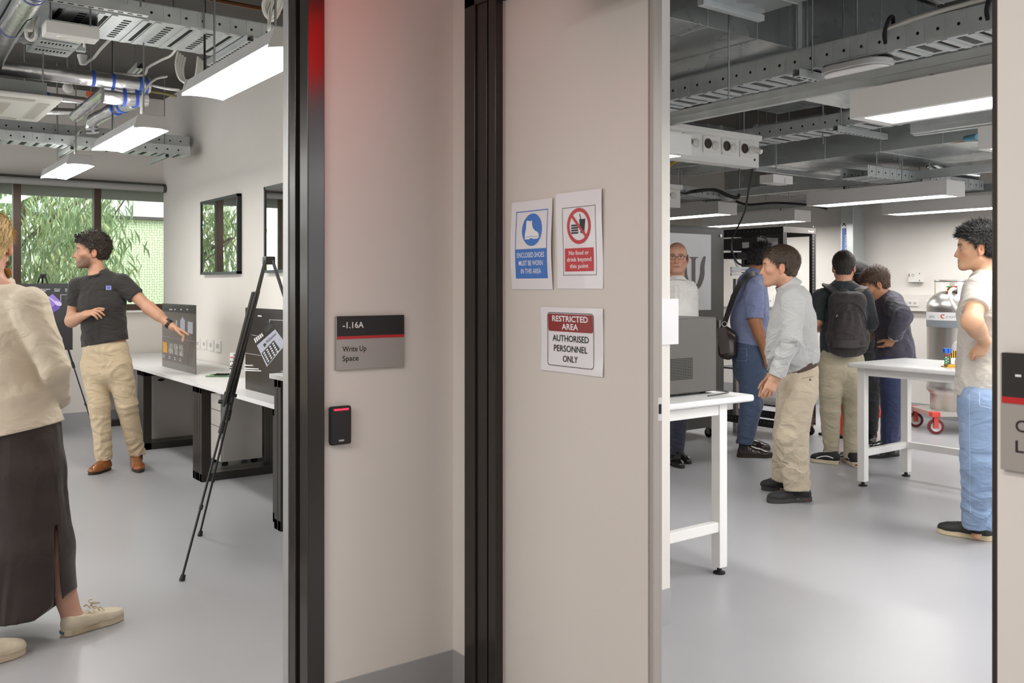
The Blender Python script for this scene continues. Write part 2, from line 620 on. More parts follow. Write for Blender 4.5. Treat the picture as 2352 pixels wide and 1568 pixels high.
def make_tree(name, label, base, h, leaves, seed, region, cols):
    rd = random.Random(seed)
    t = thing(name, label, 'tree', base)
    tr = MB()
    b = Vector(base)
    pts = curve_pts([b, b + Vector((0.1, 0, h * 0.3)), b + Vector((-0.08, 0.05, h * 0.6)), b + Vector((0.15, 0, h))], 6)
    tr.tube(pts, [0.13 - 0.09 * i / (len(pts) - 1) for i in range(len(pts))], 8)
    for k in range(14):
        p = pts[int(len(pts) * rd.uniform(0.3, 0.95))]
        q = p + Vector((rd.uniform(-1.6, 1.6), rd.uniform(-0.6, 0.6), rd.uniform(0.1, 0.9)))
        e = q + Vector((rd.uniform(-0.5, 0.5), rd.uniform(-0.2, 0.2), rd.uniform(-1.0, -0.2)))
        c = curve_pts([p, (p + q) / 2 + Vector((0, 0, 0.15)), q, e], 5)
        tr.tube(c, [0.035 - 0.028 * i / (len(c) - 1) for i in range(len(c))], 5)
    obj('trunk', tr, mat('bark', '#6d5f55', 0.9, noise=0.3, nscale=20), t)
    fl = MB()
    x0, x1, y0, y1, z0, z1 = region
    n = 0
    while n < leaves:
        c = Vector((rd.uniform(x0, x1), rd.uniform(y0, y1), rd.uniform(z0, z1)))
        k = rd.randint(5, 11)
        fl.cur = rd.choice([0, 0, 1, 1, 2])
        for i in range(k):
            p = c + Vector((rd.gauss(0, 0.10), rd.gauss(0, 0.10), rd.gauss(0, 0.14)))
            L = rd.uniform(0.12, 0.24)
            an = rd.uniform(0, 6.28)
            dr = rd.uniform(0.1, 0.75)
            d = Vector((math.cos(an) * dr, math.sin(an) * dr, -1)).normalized()
            s = d.cross(Vector((rd.gauss(0, 1), rd.gauss(0, 1), 0.1))).normalized() * L * 0.062
            bend = Vector((math.cos(an), math.sin(an), 0)) * L * 0.12
            m = p + d * L * 0.45 + bend
            m0 = p + d * L * 0.18 + bend * 0.3
            m2 = p + d * L * 0.72 + bend * 0.8
            fl.add([p, m0 - s * 0.7, m - s, m2 - s * 0.75, p + d * L, m2 + s * 0.75, m + s, m0 + s * 0.7], [(0, 1, 7), (1, 2, 6, 7), (2, 3, 5, 6), (3, 4, 5)])
        n += k
    obj('foliage', fl, cols, t)


leafA = [mat('leaf_olive', '#9aad84', 0.5), mat('leaf_green', '#8ca573', 0.5), mat('leaf_yellow', '#c0c88a', 0.5)]
make_tree('gum_tree', 'drooping gum tree with long narrow leaves just outside the window', (1.8, 13.2, -1), 3.9, 6800, 3, (0.7, 3.1, 12.6, 14.0, 0.7, 2.95), leafA)
make_tree('gum_tree', 'yellow-green shrubby tree farther behind the drooping gum', (1.2, 15.2, -1), 3.2, 4600, 5, (-0.4, 3.4, 14.6, 15.6, -0.2, 2.3), [mat('leaf_pale', '#b9c79c', 0.5), leafA[2], leafA[0]])

# ---------------------------------------------------------------- red lit warning sign hung in the corridor (out of frame; its glow shows on the frame and wall)
rl = thing('warning_sign', 'red lit warning sign box hung above the lab doors', 'warning light', (1.65, 1.8, 2.28))
obj('sign_case', B(1.59, 1.72, 1.6, 2.0, 2.28, 2.6), M_black, rl, bevel=0.004)
M_rg = mat('red_glow', '#ff0713', 0.4, emit=7.0)
obj('lit_face', B(1.582, 1.59, 1.61, 1.99, 2.29, 2.59), M_rg, rl)
for yy in (1.7, 1.9):
    obj('hanger_rod', MB().tube([(1.65, yy, 2.6), (1.65, yy, 2.75)], 0.006, 8), M_rod, rl)

# ---------------------------------------------------------------- signs
def room_sign(label, face_o, u, n, w, z0, z1, number, lines, widths):
    """face_o: point on the wall at the sign's reading-left end; u: reading direction; n: out of the wall."""
    o = Vector(face_o)
    u, n = Vector(u), Vector(n)
    hgt = z1 - z0
    t = thing('room_sign', label, 'sign', (o.x, o.y, z0))

    def panel(nm, a, b, c0, c1, m, d0, d1, bev=0.0):
        mb = MB().obox(o + u * (a + b) / 2 + n * (d0 + d1) / 2 + UP * (c0 + c1) / 2, u, n, UP, (b - a) / 2, (d1 - d0) / 2, (c1 - c0) / 2)
        return obj(nm, mb, m, t, bevel=bev)
    panel('back_plate', 0, w, z0, z1, mat('sign_silver', '#a9a49f', 0.42, metal=0.35), 0, 0.011, 0.001)
    panel('header_panel', 0.003, w, z1 - hgt * 0.375, z1 + 0.0005, mat('sign_black', '#201d1c', 0.5), 0.001, 0.0125)
    panel('red_stripe', 0.003, w, z1 - hgt * 0.425, z1 - hgt * 0.372, M_red, 0.001, 0.0128)
    mb = MB()
    q = o + n * 0.0131
    text(mb, number, q + u * w * 0.09 + UP * (z1 - hgt * 0.22), u, UP, hgt * 0.112, widths[0] * w, bold=0.014)
    obj('number_lettering', mb, M_inkw, t)
    mb = MB()
    for i, s in enumerate(lines):
        text(mb, s, o + n * 0.0115 + u * w * 0.088 + UP * (z1 - hgt * (0.66 + 0.175 * i)), u, UP, hgt * 0.1, widths[i + 1] * w, bold=0.014)
    obj('name_lettering', mb, mat('ink_brown', '#1f1917', 0.6), t)


room_sign('silver and black room sign reading -1.16A Write Up Space', (1.294, YS, 0), XA, -YA, 0.253, 1.172, 1.348, '-1.16A', ['Write Up', 'Space'], (0.3, 0.345, 0.232))
room_sign('silver and black room sign cut off by the picture edge beside the lab doorway', (1.42, 0.664, 0), -YA, -XA, 0.253, 1.172, 1.348, '-1.16', ['Cryo', 'Lab'], (0.25, 0.2, 0.15))

cr = thing('card_reader', 'black card reader with a lit red bar on the wall below the room sign', 'card reader', (1.3, YS, 0.93))
x0, x1 = 1.268, 1.343
obj('mounting_plate', B(x0 + 0.003, x1 - 0.003, YS - 0.006, YS, 0.938, 1.05), mat('reader_grey', '#8d8a87', 0.5), cr)
bd = B(x0, x1, YS - 0.026, YS - 0.006, 0.93, 1.056)
obj('reader_body', bd, mat('reader_black', '#1d1a1a', 0.45), cr, bevel=0.007, seg=3)
obj('light_bar', B(x0 + 0.012, x1 - 0.012, YS - 0.0272, YS - 0.0255, 1.043, 1.048), mat('led_red', '#ff2036', 0.4, emit=2.2), cr)
obj('maker_plate', B((x0 + x1) / 2 - 0.009, (x0 + x1) / 2 + 0.009, YS - 0.027, YS - 0.0255, 0.942, 0.9475), mat('badge_grey', '#b9b6b3', 0.4), cr)

# ---------------------------------------------------------------- taped notices on the door leaf
def notice(label, y0, y1, z0, z1, wave, seed):
    """sheet in a clear sleeve on the leaf; returns the thing and a mapper (a along the sheet, b up) -> point."""
    W, Hh = y0 - y1, z1 - z0
    t = thing('notice', label, 'sign', (1.77, (y0 + y1) / 2, z0))
    rd = random.Random(seed)
    p1, p2 = rd.uniform(0, 6), rd.uniform(0, 6)

    def P(a, b, lift=0.0):
        bow = wave * (0.5 + 0.5 * math.sin(b / Hh * 5.2 + p1)) + wave * 0.7 * abs(2 * a / W - 1) ** 2 * (0.5 + 0.5 * math.sin(b / Hh * 3.1 + p2))
        return Vector((1.7785 - bow - lift, y0 - a, z0 + b))
    mb = MB().grid(lambda i, j: P(i * W, j * Hh), 14, 18)
    mb.grid(lambda i, j: P((1 - i) * W, j * Hh, -0.0006), 14, 18)
    obj('sheet', mb, M_paper, t)
    return t, P, W, Hh


def patch(P, a0, a1, b0, b1, lift, n=10):
    return MB().grid(lambda i, j: P(a0 + i * (a1 - a0), b0 + j * (b1 - b0), lift), n, n)


def bent(mb2d, P, lift):
    """Bend flat lettering (x=a, y=b, z ignored) onto the sheet."""
    mb2d.v = [tuple(P(v[0], v[1], lift)) for v in mb2d.v]
    return mb2d


def disc(P, ca, cb, r, lift, n=40, r0=0.0):
    mb = MB()
    if r0 == 0:
        vs = [P(ca, cb, lift)] + [P(ca + r * math.cos(2 * math.pi * k / n), cb + r * math.sin(2 * math.pi * k / n), lift) for k in range(n)]
        return mb.add(vs, [(0, 1 + (k + 1) % n, 1 + k) for k in range(n)])
    vs = [P(ca + q * math.cos(2 * math.pi * k / n), cb + q * math.sin(2 * math.pi * k / n), lift) for q in (r0, r) for k in range(n)]
    return mb.add(vs, [(k, (k + 1) % n, n + (k + 1) % n, n + k) for k in range(n)])


def flatpoly(P, pts, lift):
    vs = [P(a, b, lift) for a, b in pts]
    return MB().add(vs, [tuple(range(len(vs)))])


def frame_line(P, a0, a1, b0, b1, wd, lift):
    mb = MB()
    for q in ((a0, a1, b0, b0 + wd), (a0, a1, b1 - wd, b1), (a0, a0 + wd, b0, b1), (a1 - wd, a1, b0, b1)):
        s = patch(P, *q, lift, 12)
        mb.add(s.v, s.f)
    return mb


FX, FYv = Vector((1, 0, 0)), Vector((0, 1, 0))
# blue mandatory-shoes notice
t, P, W, Hh = notice('white notice with blue boot symbol reading enclosed shoes must be worn', 2.405, 2.192, 1.437, 1.722, 0.006, 2)
a0, a1, b0, b1 = 0.025, W - 0.022, 0.035, Hh - 0.032
obj('blue_border', frame_line(P, a0, a1, b0, b1, 0.003, 0.0008), M_blue, t)
obj('blue_panel', patch(P, a0, a1, b0, b0 + 0.095, 0.0009), M_blue, t)
ca, cb = (a0 + a1) / 2 + 0.002, b1 - 0.062
obj('blue_disc', disc(P, ca, cb, 0.052, 0.0009), M_blue, t)
boot = [(-0.036, -0.030), (-0.035, -0.012), (-0.031, 0.006), (-0.030, 0.029), (-0.024, 0.031), (-0.010, 0.027), (-0.002, 0.031), (0.000, 0.016), (0.005, 0.005), (0.016, -0.003), (0.029, -0.008), (0.037, -0.015), (0.039, -0.023), (0.034, -0.029), (0.012, -0.030), (-0.004, -0.026), (-0.012, -0.030)]
obj('boot_symbol', flatpoly(P, [(ca + a, cb + b) for a, b in boot], 0.0014), M_inkw, t)
sl = [(-0.034, -0.0225), (-0.012, -0.0225), (-0.002, -0.019), (0.012, -0.0225), (0.037, -0.0215), (0.037, -0.0228), (0.012, -0.024), (-0.002, -0.0205), (-0.012, -0.024), (-0.034, -0.024)]
obj('boot_sole_line', flatpoly(P, [(ca + a, cb + b) for a, b in sl], 0.0018), M_blue, t)
mb = MB()
for i, s in enumerate(['ENCLOSED SHOES', 'MUST BE WORN', 'IN THIS AREA']):
    text(mb, s, (W / 2, b0 + 0.068 - i * 0.026, 0), FX, FYv, 0.0155, [0.142, 0.125, 0.105][i], 'c', 0.008)
obj('lettering', bent(mb, P, 0.0015), M_inkw, t)
# no food or drink
t, P, W, Hh = notice('white notice with red prohibition ring reading no food or drink beyond this point', 2.172, 1.962, 1.44, 1.732, 0.004, 5)
a0, a1, b0, b1 = 0.03, W - 0.028, 0.04, Hh - 0.046
obj('black_border', frame_line(P, a0, a1, b0, b1, 0.0015, 0.0008), M_ink, t)
obj('red_panel', patch(P, a0 + 0.008, a1 - 0.012, b0 + 0.012, b0 + 0.082, 0.0009), M_red, t)
ca, cb = (a0 + a1) / 2, b1 - 0.058
bg = MB()
for k in range(4):
    bz = cb - 0.02 + k * 0.0075
    bg.add(flatpoly(P, [(ca - 0.034, bz - 0.0026), (ca - 0.004, bz - 0.0026), (ca - 0.003, bz), (ca - 0.004, bz + 0.0026), (ca - 0.034, bz + 0.0026), (ca - 0.036, bz)], 0.001).v, [(0, 1, 2, 3, 4, 5)])
bg.add(flatpoly(P, [(ca + 0.008, cb - 0.022), (ca + 0.024, cb - 0.022), (ca + 0.03, cb + 0.02), (ca + 0.002, cb + 0.02)], 0.001).v, [(0, 1, 2, 3)])
bg.add(flatpoly(P, [(ca + 0.007, cb + 0.02), (ca + 0.010, cb + 0.02), (ca + 0.006, cb + 0.036), (ca + 0.003, cb + 0.036)], 0.001).v, [(0, 1, 2, 3)])
obj('burger_and_cup_symbol', bg, M_ink, t)
ring = disc(P, ca, cb, 0.054, 0.0013, 48, 0.043)
s2 = math.sqrt(0.5)
q = [(-0.047, 0.0045), (0.0, 0.0045), (0.047, 0.0045), (0.047, -0.0045), (0, -0.0045), (-0.047, -0.0045)]
fp = flatpoly(P, [(ca + (x + y) * s2, cb + (-x + y) * s2) for x, y in q], 0.0013)
ring.add(fp.v, fp.f)
obj('prohibition_ring', ring, M_red, t)
mb = MB()
for i, s in enumerate(['No food or', 'drink beyond', 'this point']):
    text(mb, s, ((a0 + a1) / 2 - 0.002, b0 + 0.062 - i * 0.02, 0), FX, FYv, 0.0125, [0.092, 0.112, 0.085][i], 'c', 0.012)
obj('lettering', bent(mb, P, 0.0015), M_inkw, t)
# restricted area
t, P, W, Hh = notice('white notice with maroon header reading restricted area authorised personnel only', 2.25, 1.96, 1.183, 1.382, 0.003, 9)
a0, a1, b0, b1 = 0.032, W - 0.04, 0.018, Hh - 0.016


def rrect(a0, a1, b0, b1, r, n=6):
    out = []
    for cx_, cy_, s in ((a1 - r, b0 + r, -90), (a1 - r, b1 - r, 0), (a0 + r, b1 - r, 90), (a0 + r, b0 + r, 180)):
        for k in range(n + 1):
            an = math.radians(s + 90 * k / n)
            out.append((cx_ + r * math.cos(an), cy_ + r * math.sin(an)))
    return out


ou, inn = rrect(a0, a1, b0, b1, 0.012), rrect(a0 + 0.002, a1 - 0.002, b0 + 0.002, b1 - 0.002, 0.0105)
n = len(ou)
obj('black_border', MB().add([P(a, b, 0.001) for a, b in ou + inn], [(k, (k + 1) % n, n + (k + 1) % n, n + k) for k in range(n)]), M_ink, t)
hd = [p for p in rrect(a0 + 0.004, a1 - 0.004, b1 - 0.058, b1 - 0.004, 0.008) if True]
hd = [(a, b) for a, b in hd]
obj('maroon_header', flatpoly(P, hd, 0.001), M_maroon, t)
mb = MB()
text(mb, 'RESTRICTED', ((a0 + a1) / 2, b1 - 0.027, 0), FX, FYv, 0.0175, 0.168, 'c', 0.018)
text(mb, 'AREA', ((a0 + a1) / 2, b1 - 0.051, 0), FX, FYv, 0.0175, 0.076, 'c', 0.018)
obj('header_lettering', bent(mb, P, 0.0015), M_inkw, t)
mb = MB()
for i, s in enumerate(['AUTHORISED', 'PERSONNEL', 'ONLY']):
    text(mb, s, ((a0 + a1) / 2, b1 - 0.088 - i * 0.031, 0), FX, FYv, 0.019, [0.17, 0.158, 0.07][i], 'c', 0.014)
obj('body_lettering', bent(mb, P, 0.0012), M_ink, t)
# ================================================================ SHARED CEILING SERVICES
def tray_parts(t, a, b, w, h, pads=True, bpitch=0.2):
    """perforated cable tray hung from a to b (centre of its underside)."""
    a, b = Vector(a), Vector(b)
    d = (b - a)
    L = d.length
    d.normalize()
    n = d.cross(UP).normalized()
    base = MB()
    base.bar(a + UP * 0.001, b + UP * 0.001, w, 0.002)
    k = 0
    s = 0.06
    while s < L - 0.05:
        c = a + d * s
        if k % 2 == 0:
            base.cur = 0
            base.obox(c + UP * -0.003 + d * 0.035, d, n, UP, 0.016, w * 0.48, 0.003)
            base.obox(c + UP * -0.003 - d * 0.035, d, n, UP, 0.016, w * 0.48, 0.003)
            base.cur = 1
            base.obox(c - UP * 0.0005, d, n, UP, 0.011, w * 0.4, 0.0008)
        else:
            base.cur = 1
            for q in range(9):
                base.obox(c + n * w * (q - 4) * 0.085 - UP * 0.0005, d, n, UP, 0.022, w * 0.02, 0.0008)
        base.cur = 0
        s += bpitch / 2
        k += 1
    obj('tray_base', base, [M_galv, M_hole], t)
    for sg in (-1, 1):
        r = MB()
        o = n * (sg * w / 2)
        r.obox((a + b) / 2 + o + UP * h / 2, d, n, UP, L / 2, 0.001, h / 2)
        r.obox((a + b) / 2 + o + UP * h - n * sg * 0.006, d, n, UP, L / 2, 0.007, 0.0012)
        m = int(L / 0.1)
        for i in range(m):
            c = a + d * (0.05 + i * 0.1) + o
            if pads:
                r.cur = 0
                for g in (-1, 1):
                    r.obox(c + UP * h * 0.52 + n * g * 0.0025, d, n, UP, 0.031, 0.0025, h * 0.42)
            r.cur = 1
            vs = [c + n * 0.0056 + UP * h * 0.45 + d * 0.0085 * math.cos(x) + UP * 0.0085 * math.sin(x) for x in [2 * math.pi * q / 8 for q in range(8)]]
            r.add(vs, [tuple(range(8))])
            r.add([v - n * 0.0112 for v in vs], [tuple(range(8))])
        obj('side_rail', r, [M_galv, M_hole], t)


DUCTS = []


def rods(t, pts, ztop=3.45, r=0.005, m=None):
    for p in pts:
        p = Vector(p)
        zt = min([ztop] + [d[4] for d in DUCTS if d[0] < p.x < d[1] and d[2] < p.y < d[3] and d[4] > p.z])
        obj('hanger_rod', MB().tube([p, (p.x, p.y, zt)], r, 6), m or M_rod, t)


def tray(label, a, b, w, h, hang=(), pads=True, group=None, bpitch=0.2):
    t = thing('cable_tray', label, 'cable tray', (Vector(a) + Vector(b)) / 2, group)
    tray_parts(t, a, b, w, h, pads, bpitch)
    rods(t, hang)
    return t


def strut(label, a, b, sz=0.041, hang=(), name='strut_rail', slots=True, group=None, double=False):
    a, b = Vector(a), Vector(b)
    t = thing(name, label, 'strut rail', (a + b) / 2, group)
    d = (b - a)
    L = d.length
    d.normalize()
    n = d.cross(UP).normalized()
    mb = MB()
    c = (a + b) / 2
    mb.obox(c + UP * sz / 2 - UP * sz * 0.45, d, n, UP, L / 2, sz / 2, 0.002)
    for g in (-1, 1):
        mb.obox(c + n * g * sz / 2 + UP * sz / 2, d, n, UP, L / 2, 0.0015, sz / 2)
        mb.obox(c + n * g * sz * 0.34 + UP * sz, d, n, UP, L / 2, sz * 0.16, 0.0015)
    if double:
        for g in (-1, 1):
            mb.obox(c + n * g * sz / 2 - UP * sz / 2, d, n, UP, L / 2, 0.0015, sz / 2)
            mb.obox(c + n * g * (sz / 2 + 0.004), d, n, UP, L / 2, 0.004, 0.005)
        mb.obox(c - UP * sz, d, n, UP, L / 2, sz / 2, 0.002)
    if slots:
        mb.cur = 1
        k = int(L / 0.05)
        for i in range(k):
            p = a + d * (0.025 + i * 0.05)
            mb.obox(p + UP * (sz * 0.05 - 0.0025), d, n, UP, 0.014, 0.006, 0.0008)
    obj('channel', mb, [M_galv, M_hole], t)
    rods(t, hang)
    return t


def pipe(name, label, cat, pts, r, m, n=16, smooth=0, group=None):
    P = curve_pts(pts, smooth) if smooth else pts
    o = obj(name, MB().tube(P, r, n), m)
    return tag(o, label, cat, group)


# ================================================================ WRITE-UP SPACE
# ---- lamps
def batten():
    t = thing('pendant_lamp', 'lit white batten lamp', 'lamp', (0, 0, 0))
    w, L, hh = 0.105, 1.2, 0.085
    sec = [(-w, 0.012), (-w + 0.004, 0.0), (w - 0.004, 0.0), (w, 0.012), (0.078, hh), (-0.078, hh)]
    body = MB().prism([(-w, 0.014), (w, 0.014), (0.078, hh), (-0.078, hh)], (0, 0.018, 0), XA, UP, (0, L - 0.036, 0))
    obj('housing', body, M_house, t, bevel=0.004)
    for y in (0.0, L - 0.018):
        e = MB().prism([(-w - 0.004, 0.0), (-w * 0.5, 0.010), (w * 0.5, 0.010), (w + 0.004, 0.0), (0.084, hh + 0.004), (-0.084, hh + 0.004)], (0, y, 0), XA, UP, (0, 0.018, 0))
        obj('end_cap', e, M_house, t, bevel=0.003)
    df = MB().grid(lambda i, j: Vector((-w + 2 * w * i, 0.018 + (L - 0.036) * j, 0.0 + 0.011 * (1 - (2 * i - 1) ** 2) * 0.6 + 0.002)), 12, 2)
    obj('diffuser', df, M_glow, t)
    obj('added_fill_strip', MB().box(-0.05, 0.05, 0.1, L - 0.1, hh + 0.001, hh + 0.004), M_fillb, t)  # glowing strip added on the housing to brighten the upper room
    return t


lamp0 = batten()
spots = [(1.545, 5.86, 'lit batten lamp hanging halfway between door and window'),
         (1.5, 3.55, 'lit batten lamp hanging closest to the write-up space doorway'),
         (1.545, 7.96, 'small-looking lit batten lamp hanging closest to the window blind')]
for i, (x, y, lb) in enumerate(spots):
    o = lamp0 if i == 0 else copy_thing(lamp0, (x, y, 2.42))
    o.location = (x, y, 2.42)
    o['label'] = lb
    o['group'] = 'pendant batten lamps'
    for yy in (0.2, 1.0):
        obj('hanger_rod', MB().tube([(x, y + yy, 2.5), (x, y + yy, 3.45)], 0.005, 6), M_rod, o)
    br = MB().bar((x, y + 0.16, 2.512), (x, y + 0.24, 2.512), 0.05, 0.012)
    obj('bracket', br, M_galv, o)
    pts = curve_pts([(x + 0.01, y + 0.3, 2.5), (x + 0.02, y + 0.3, 2.68), (x + 0.10, y + 0.34, 2.8), (x + 0.2, y + 0.4, 2.85)], 6)
    obj('supply_cable', MB().tube(pts, 0.008, 6), M_cable, o)
for x in (-0.9, -3.0):  # unseen rows added to raise the fill light in this room
    for y in (3.6, 5.86, 7.96):
        o = copy_thing(lamp0, (x, y, 2.42), 'unseen batten lamp added to fill the write-up space with light', 'added unseen lamp rows')

# ---- ceiling cassette
ac = thing('air_conditioner', 'white square ceiling cassette air conditioner with slotted grille', 'air conditioner', (0.65, 6.83, 2.62))
ac0x, ac1x, ac0y, ac1y = 0.18, 1.13, 6.36, 7.3
obj('body', B(ac0x + 0.08, ac1x - 0.08, ac0y + 0.08, ac1y - 0.08, 2.655, 2.745), M_galvd, ac)
obj('panel', MB().prism([(0.0, 0.0), (0.95, 0.0), (0.95, 0.94), (0.0, 0.94)], (ac0x, ac0y, 2.625), XA, YA, (0, 0, 0.03)), M_plas, ac, bevel=0.012)
gr = MB()
for k in range(16):
    gr.box(ac0x + 0.26, ac1x - 0.26, ac0y + 0.25 + k * 0.029, ac0y + 0.262 + k * 0.029, 2.619, 2.626)
obj('grille', gr, mat('plastic_warm_grey', '#c4bfb6', 0.5), ac)  # grille bars in a darker plastic tone than the panel
for q in ((ac0x + 0.15, ac1x - 0.15, ac0y + 0.05, ac0y + 0.12), (ac0x + 0.15, ac1x - 0.15, ac1y - 0.12, ac1y - 0.05), (ac1x - 0.12, ac1x - 0.05, ac0y + 0.15, ac1y - 0.15), (ac0x + 0.05, ac0x + 0.12, ac0y + 0.15, ac1y - 0.15)):
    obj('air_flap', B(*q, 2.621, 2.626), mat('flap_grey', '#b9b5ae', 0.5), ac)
rods(ac, [(ac0x + 0.1, ac0y + 0.1, 2.74), (ac1x - 0.1, ac0y + 0.1, 2.74), (ac1x - 0.1, ac1y - 0.1, 2.74)])

# ---- foil wrapped pipes
def tape(t, p, d, r, w=0.02):
    d = Vector(d).normalized()
    p = Vector(p)
    obj('tape_band', MB().tube([p - d * w / 2, p + d * w / 2], r * 1.035, 18), M_tape, t)


def foil(name, label, pts, r, tapes=(), smooth=5, wob=0.05):
    t = thing(name, label, 'insulated pipe', pts[0])
    P = curve_pts(pts, smooth) if smooth else [Vector(p) for p in pts]
    rd = random.Random(len(label))
    obj('foil_wrap', MB().tube(P, [r * (1 + rd.uniform(-wob, wob)) for _ in P], 18), M_foil, t)
    for i, f in enumerate(tapes):
        k = min(int(f * (len(P) - 1)), len(P) - 2)
        q = P[k].lerp(P[k + 1], f * (len(P) - 1) - k)
        tape(t, q, P[k + 1] - P[k], r * (1 + wob))
    return t


Pz = 2.85
foil('foil_pipe', 'straight foil-wrapped pipe with blue tape bands crossing above the white cassette', [(-1.2, 6.62, Pz), (-0.2, 6.62, Pz), (0.8, 6.63, Pz), (1.2, 6.63, Pz), (1.5, 6.63, Pz), (1.73, 6.63, Pz)], 0.052, (0.70, 0.79, 0.925, 0.965), 6, 0.02)
foil('foil_pipe', 'short fat foil-wrapped branch below the end of the taped pipe', [(1.43, 6.66, 2.755), (1.58, 6.66, 2.755), (1.72, 6.66, 2.765)], 0.058, (0.45, 0.7), 4, 0.08)
foil('flexible_duct', 'silver flexible duct sloping from the branch, nearer the cassette', [at(243, 208, y=6.68), at(222, 226, y=6.95), at(196, 248, y=7.15), at(172, 268, y=7.35)], 0.042, (), 5, 0.10)
foil('flexible_duct', 'silver flexible duct sloping from the branch and elbowing down, nearer the wall', [at(308, 236, y=6.68), at(275, 246, y=6.9), at(240, 262, y=7.1), at(212, 280, y=7.3), at(213, 306, y=7.34)], 0.045, (0.2, 0.3), 5, 0.10)
p2 = foil('foil_pipe', 'thick foil-wrapped pipe with green label running towards the window', [(0.757, 4.1, 2.9), (0.757, 5.0, 2.9), (0.757, 5.7, 2.9), (0.757, 6.25, 2.88), (0.76, 6.56, 2.86)], 0.060, (), 5, 0.02)
for yy in (4.95, 5.02, 5.75, 6.1):
    obj('clamp_ring', MB().tube([(0.757, yy, 2.9), (0.757, yy + 0.012, 2.9)], 0.0635, 18), mat('ring_blue', '#7078b0', 0.4, metal=0.4), p2)
lb = MB().grid(lambda i, j: Vector((0.757 + 0.0625 * math.cos(-1.2 + 0.8 * i), 5.35 + 0.4 * j, 2.9 + 0.0625 * math.sin(-1.2 + 0.8 * i))), 6, 2)
obj('green_label', lb, mat('label_green', '#7e9488', 0.5, noise=0.25, nscale=40), p2)
foil('foil_pipe', 'thin foil-wrapped pipe ending above the flexible ducts', [at(100, 220, d=7.2), at(150, 226, d=7.3), at(196, 232, d=7.4)], 0.03, (0.12,), 4, 0.06)
foil('foil_pipe', 'thin foil-wrapped pipe behind the cassette corner', [at(100, 255, d=7.7), at(140, 256, d=7.8), at(190, 257, d=7.9)], 0.03, (0.85,), 4, 0.06)

# ---- trays
tray('wide perforated cable tray crossing the write-up space ceiling', (0.2, 5.82, 3.0), (2.72, 5.82, 3.0), 0.6, 0.1, [(1.75, 5.5, 3.0), (1.75, 6.13, 3.0), (2.3, 5.5, 3.0), (1.2, 6.13, 3.0)], bpitch=0.24)
tray('upper cable tray under the copper pipe by the write-up space doorway', (0.3, 5.2, 3.2), (2.72, 5.2, 3.2), 0.35, 0.09, [(2.2, 5.02, 3.2), (1.2, 5.02, 3.2)], pads=False)
tray('small perforated cable tray running towards the window under the white box', (1.06, 5.62, 2.94), (1.06, 6.5, 2.94), 0.24, 0.06, [(1.19, 6.3, 2.94)], pads=False)
tray('upper of the two stacked cable trays in front of the window wall', (-1.5, 9.18, 2.81), (2.74, 9.18, 2.81), 0.26, 0.1, [(2.35, 9.3, 2.81), (1.6, 9.3, 2.81), (2.5, 9.05, 2.81)])
tray('lower of the two stacked cable trays in front of the window wall', (-1.5, 8.9, 2.69), (2.66, 8.9, 2.69), 0.26, 0.085, [(2.3, 9.02, 2.69), (1.55, 9.02, 2.69)])
strut('slotted strut under the wide cable tray', (2.02, 5.45, 2.952), (2.02, 6.22, 2.952))
strut('slotted strut hanging above the white box near the doorway', (0.45, 5.28, 2.95), (1.37, 5.28, 2.95), hang=[(0.95, 5.28, 2.98), (1.33, 5.28, 2.98)])
strut('short strut under the two stacked trays, nearer the wall', (2.43, 8.70, 2.64), (2.43, 9.34, 2.64), sz=0.035)
strut('short strut under the two stacked trays, below the flexible ducts', (1.62, 8.70, 2.64), (1.62, 9.34, 2.64), sz=0.035)
strut('short strut end beside the foil pipe elbow', at(300, 180, d=6.9), at(322, 158, d=6.6), sz=0.045, hang=[at(309, 170, d=6.75)])
strut('strut holding the foil pipe above the cassette', (0.55, 6.3, 2.945), (1.25, 6.3, 2.945), sz=0.035, hang=[(1.2, 6.3, 2.96), (0.8, 6.3, 2.96)])
pipe('copper_pipe', 'bare copper pipe high under the dark ceiling', 'pipe', [(0.2, 6.06, 3.36), (2.76, 6.06, 3.36)], 0.014, M_copper, 12)
pipe('conduit', 'white conduit running along the ceiling behind the wide tray', 'conduit', [(0.3, 6.75, 3.25), (2.76, 6.75, 3.25)], 0.012, M_cable, 10)
pipe('conduit', 'yellowed conduit low on the window wall beside the flexible ducts', 'conduit', [at(345, 210, d=8.4), at(372, 214, d=8.5), at(405, 221, d=8.6)], 0.012, mat('cable_yellow', '#a89b6c', 0.5), 8)
wb_ = thing('emergency_light', 'white emergency light box hanging near the thick foil pipe', 'emergency light', (1.0, 5.42, 2.8))
obj('case', B(0.868, 1.135, 5.36, 5.485, 2.8, 2.868), M_white, wb_, bevel=0.004)
obj('lens', MB().lathe([(0.03, 0), (0.028, -0.004)], (0.96, 5.42, 2.8), 20), mat('lens_clear', '#f4f2ee', 0.15), wb_)
obj('pull_switch', MB().tube([(1.07, 5.43, 2.8), (1.07, 5.43, 2.765)], 0.006, 8), M_white, wb_)
rods(wb_, [(0.9, 5.42, 2.868), (1.1, 5.42, 2.868)])
jc = thing('junction_cup', 'white junction cup with a looped cable beside the thick foil pipe', 'junction box', at(62, 60, d=5.0))
c0 = at(62, 66, d=5.0)
obj('cup', MB().lathe([(0.014, -0.012), (0.03, -0.01), (0.034, 0.03), (0.03, 0.06)], c0, 18), M_plas, jc)
obj('cable_loop', MB().tube(curve_pts([at(60, 70, d=5), at(62, 86, d=5), at(74, 92, d=5), at(83, 82, d=5), at(82, 55, d=5), at(88, 38, d=5)], 6), 0.009, 8), M_cable, jc)
jc2 = thing('junction_cup', 'white junction cup with wires against the dark ceiling', 'junction box', at(188, 138, d=6.6))
c0 = at(189, 140, d=6.6)
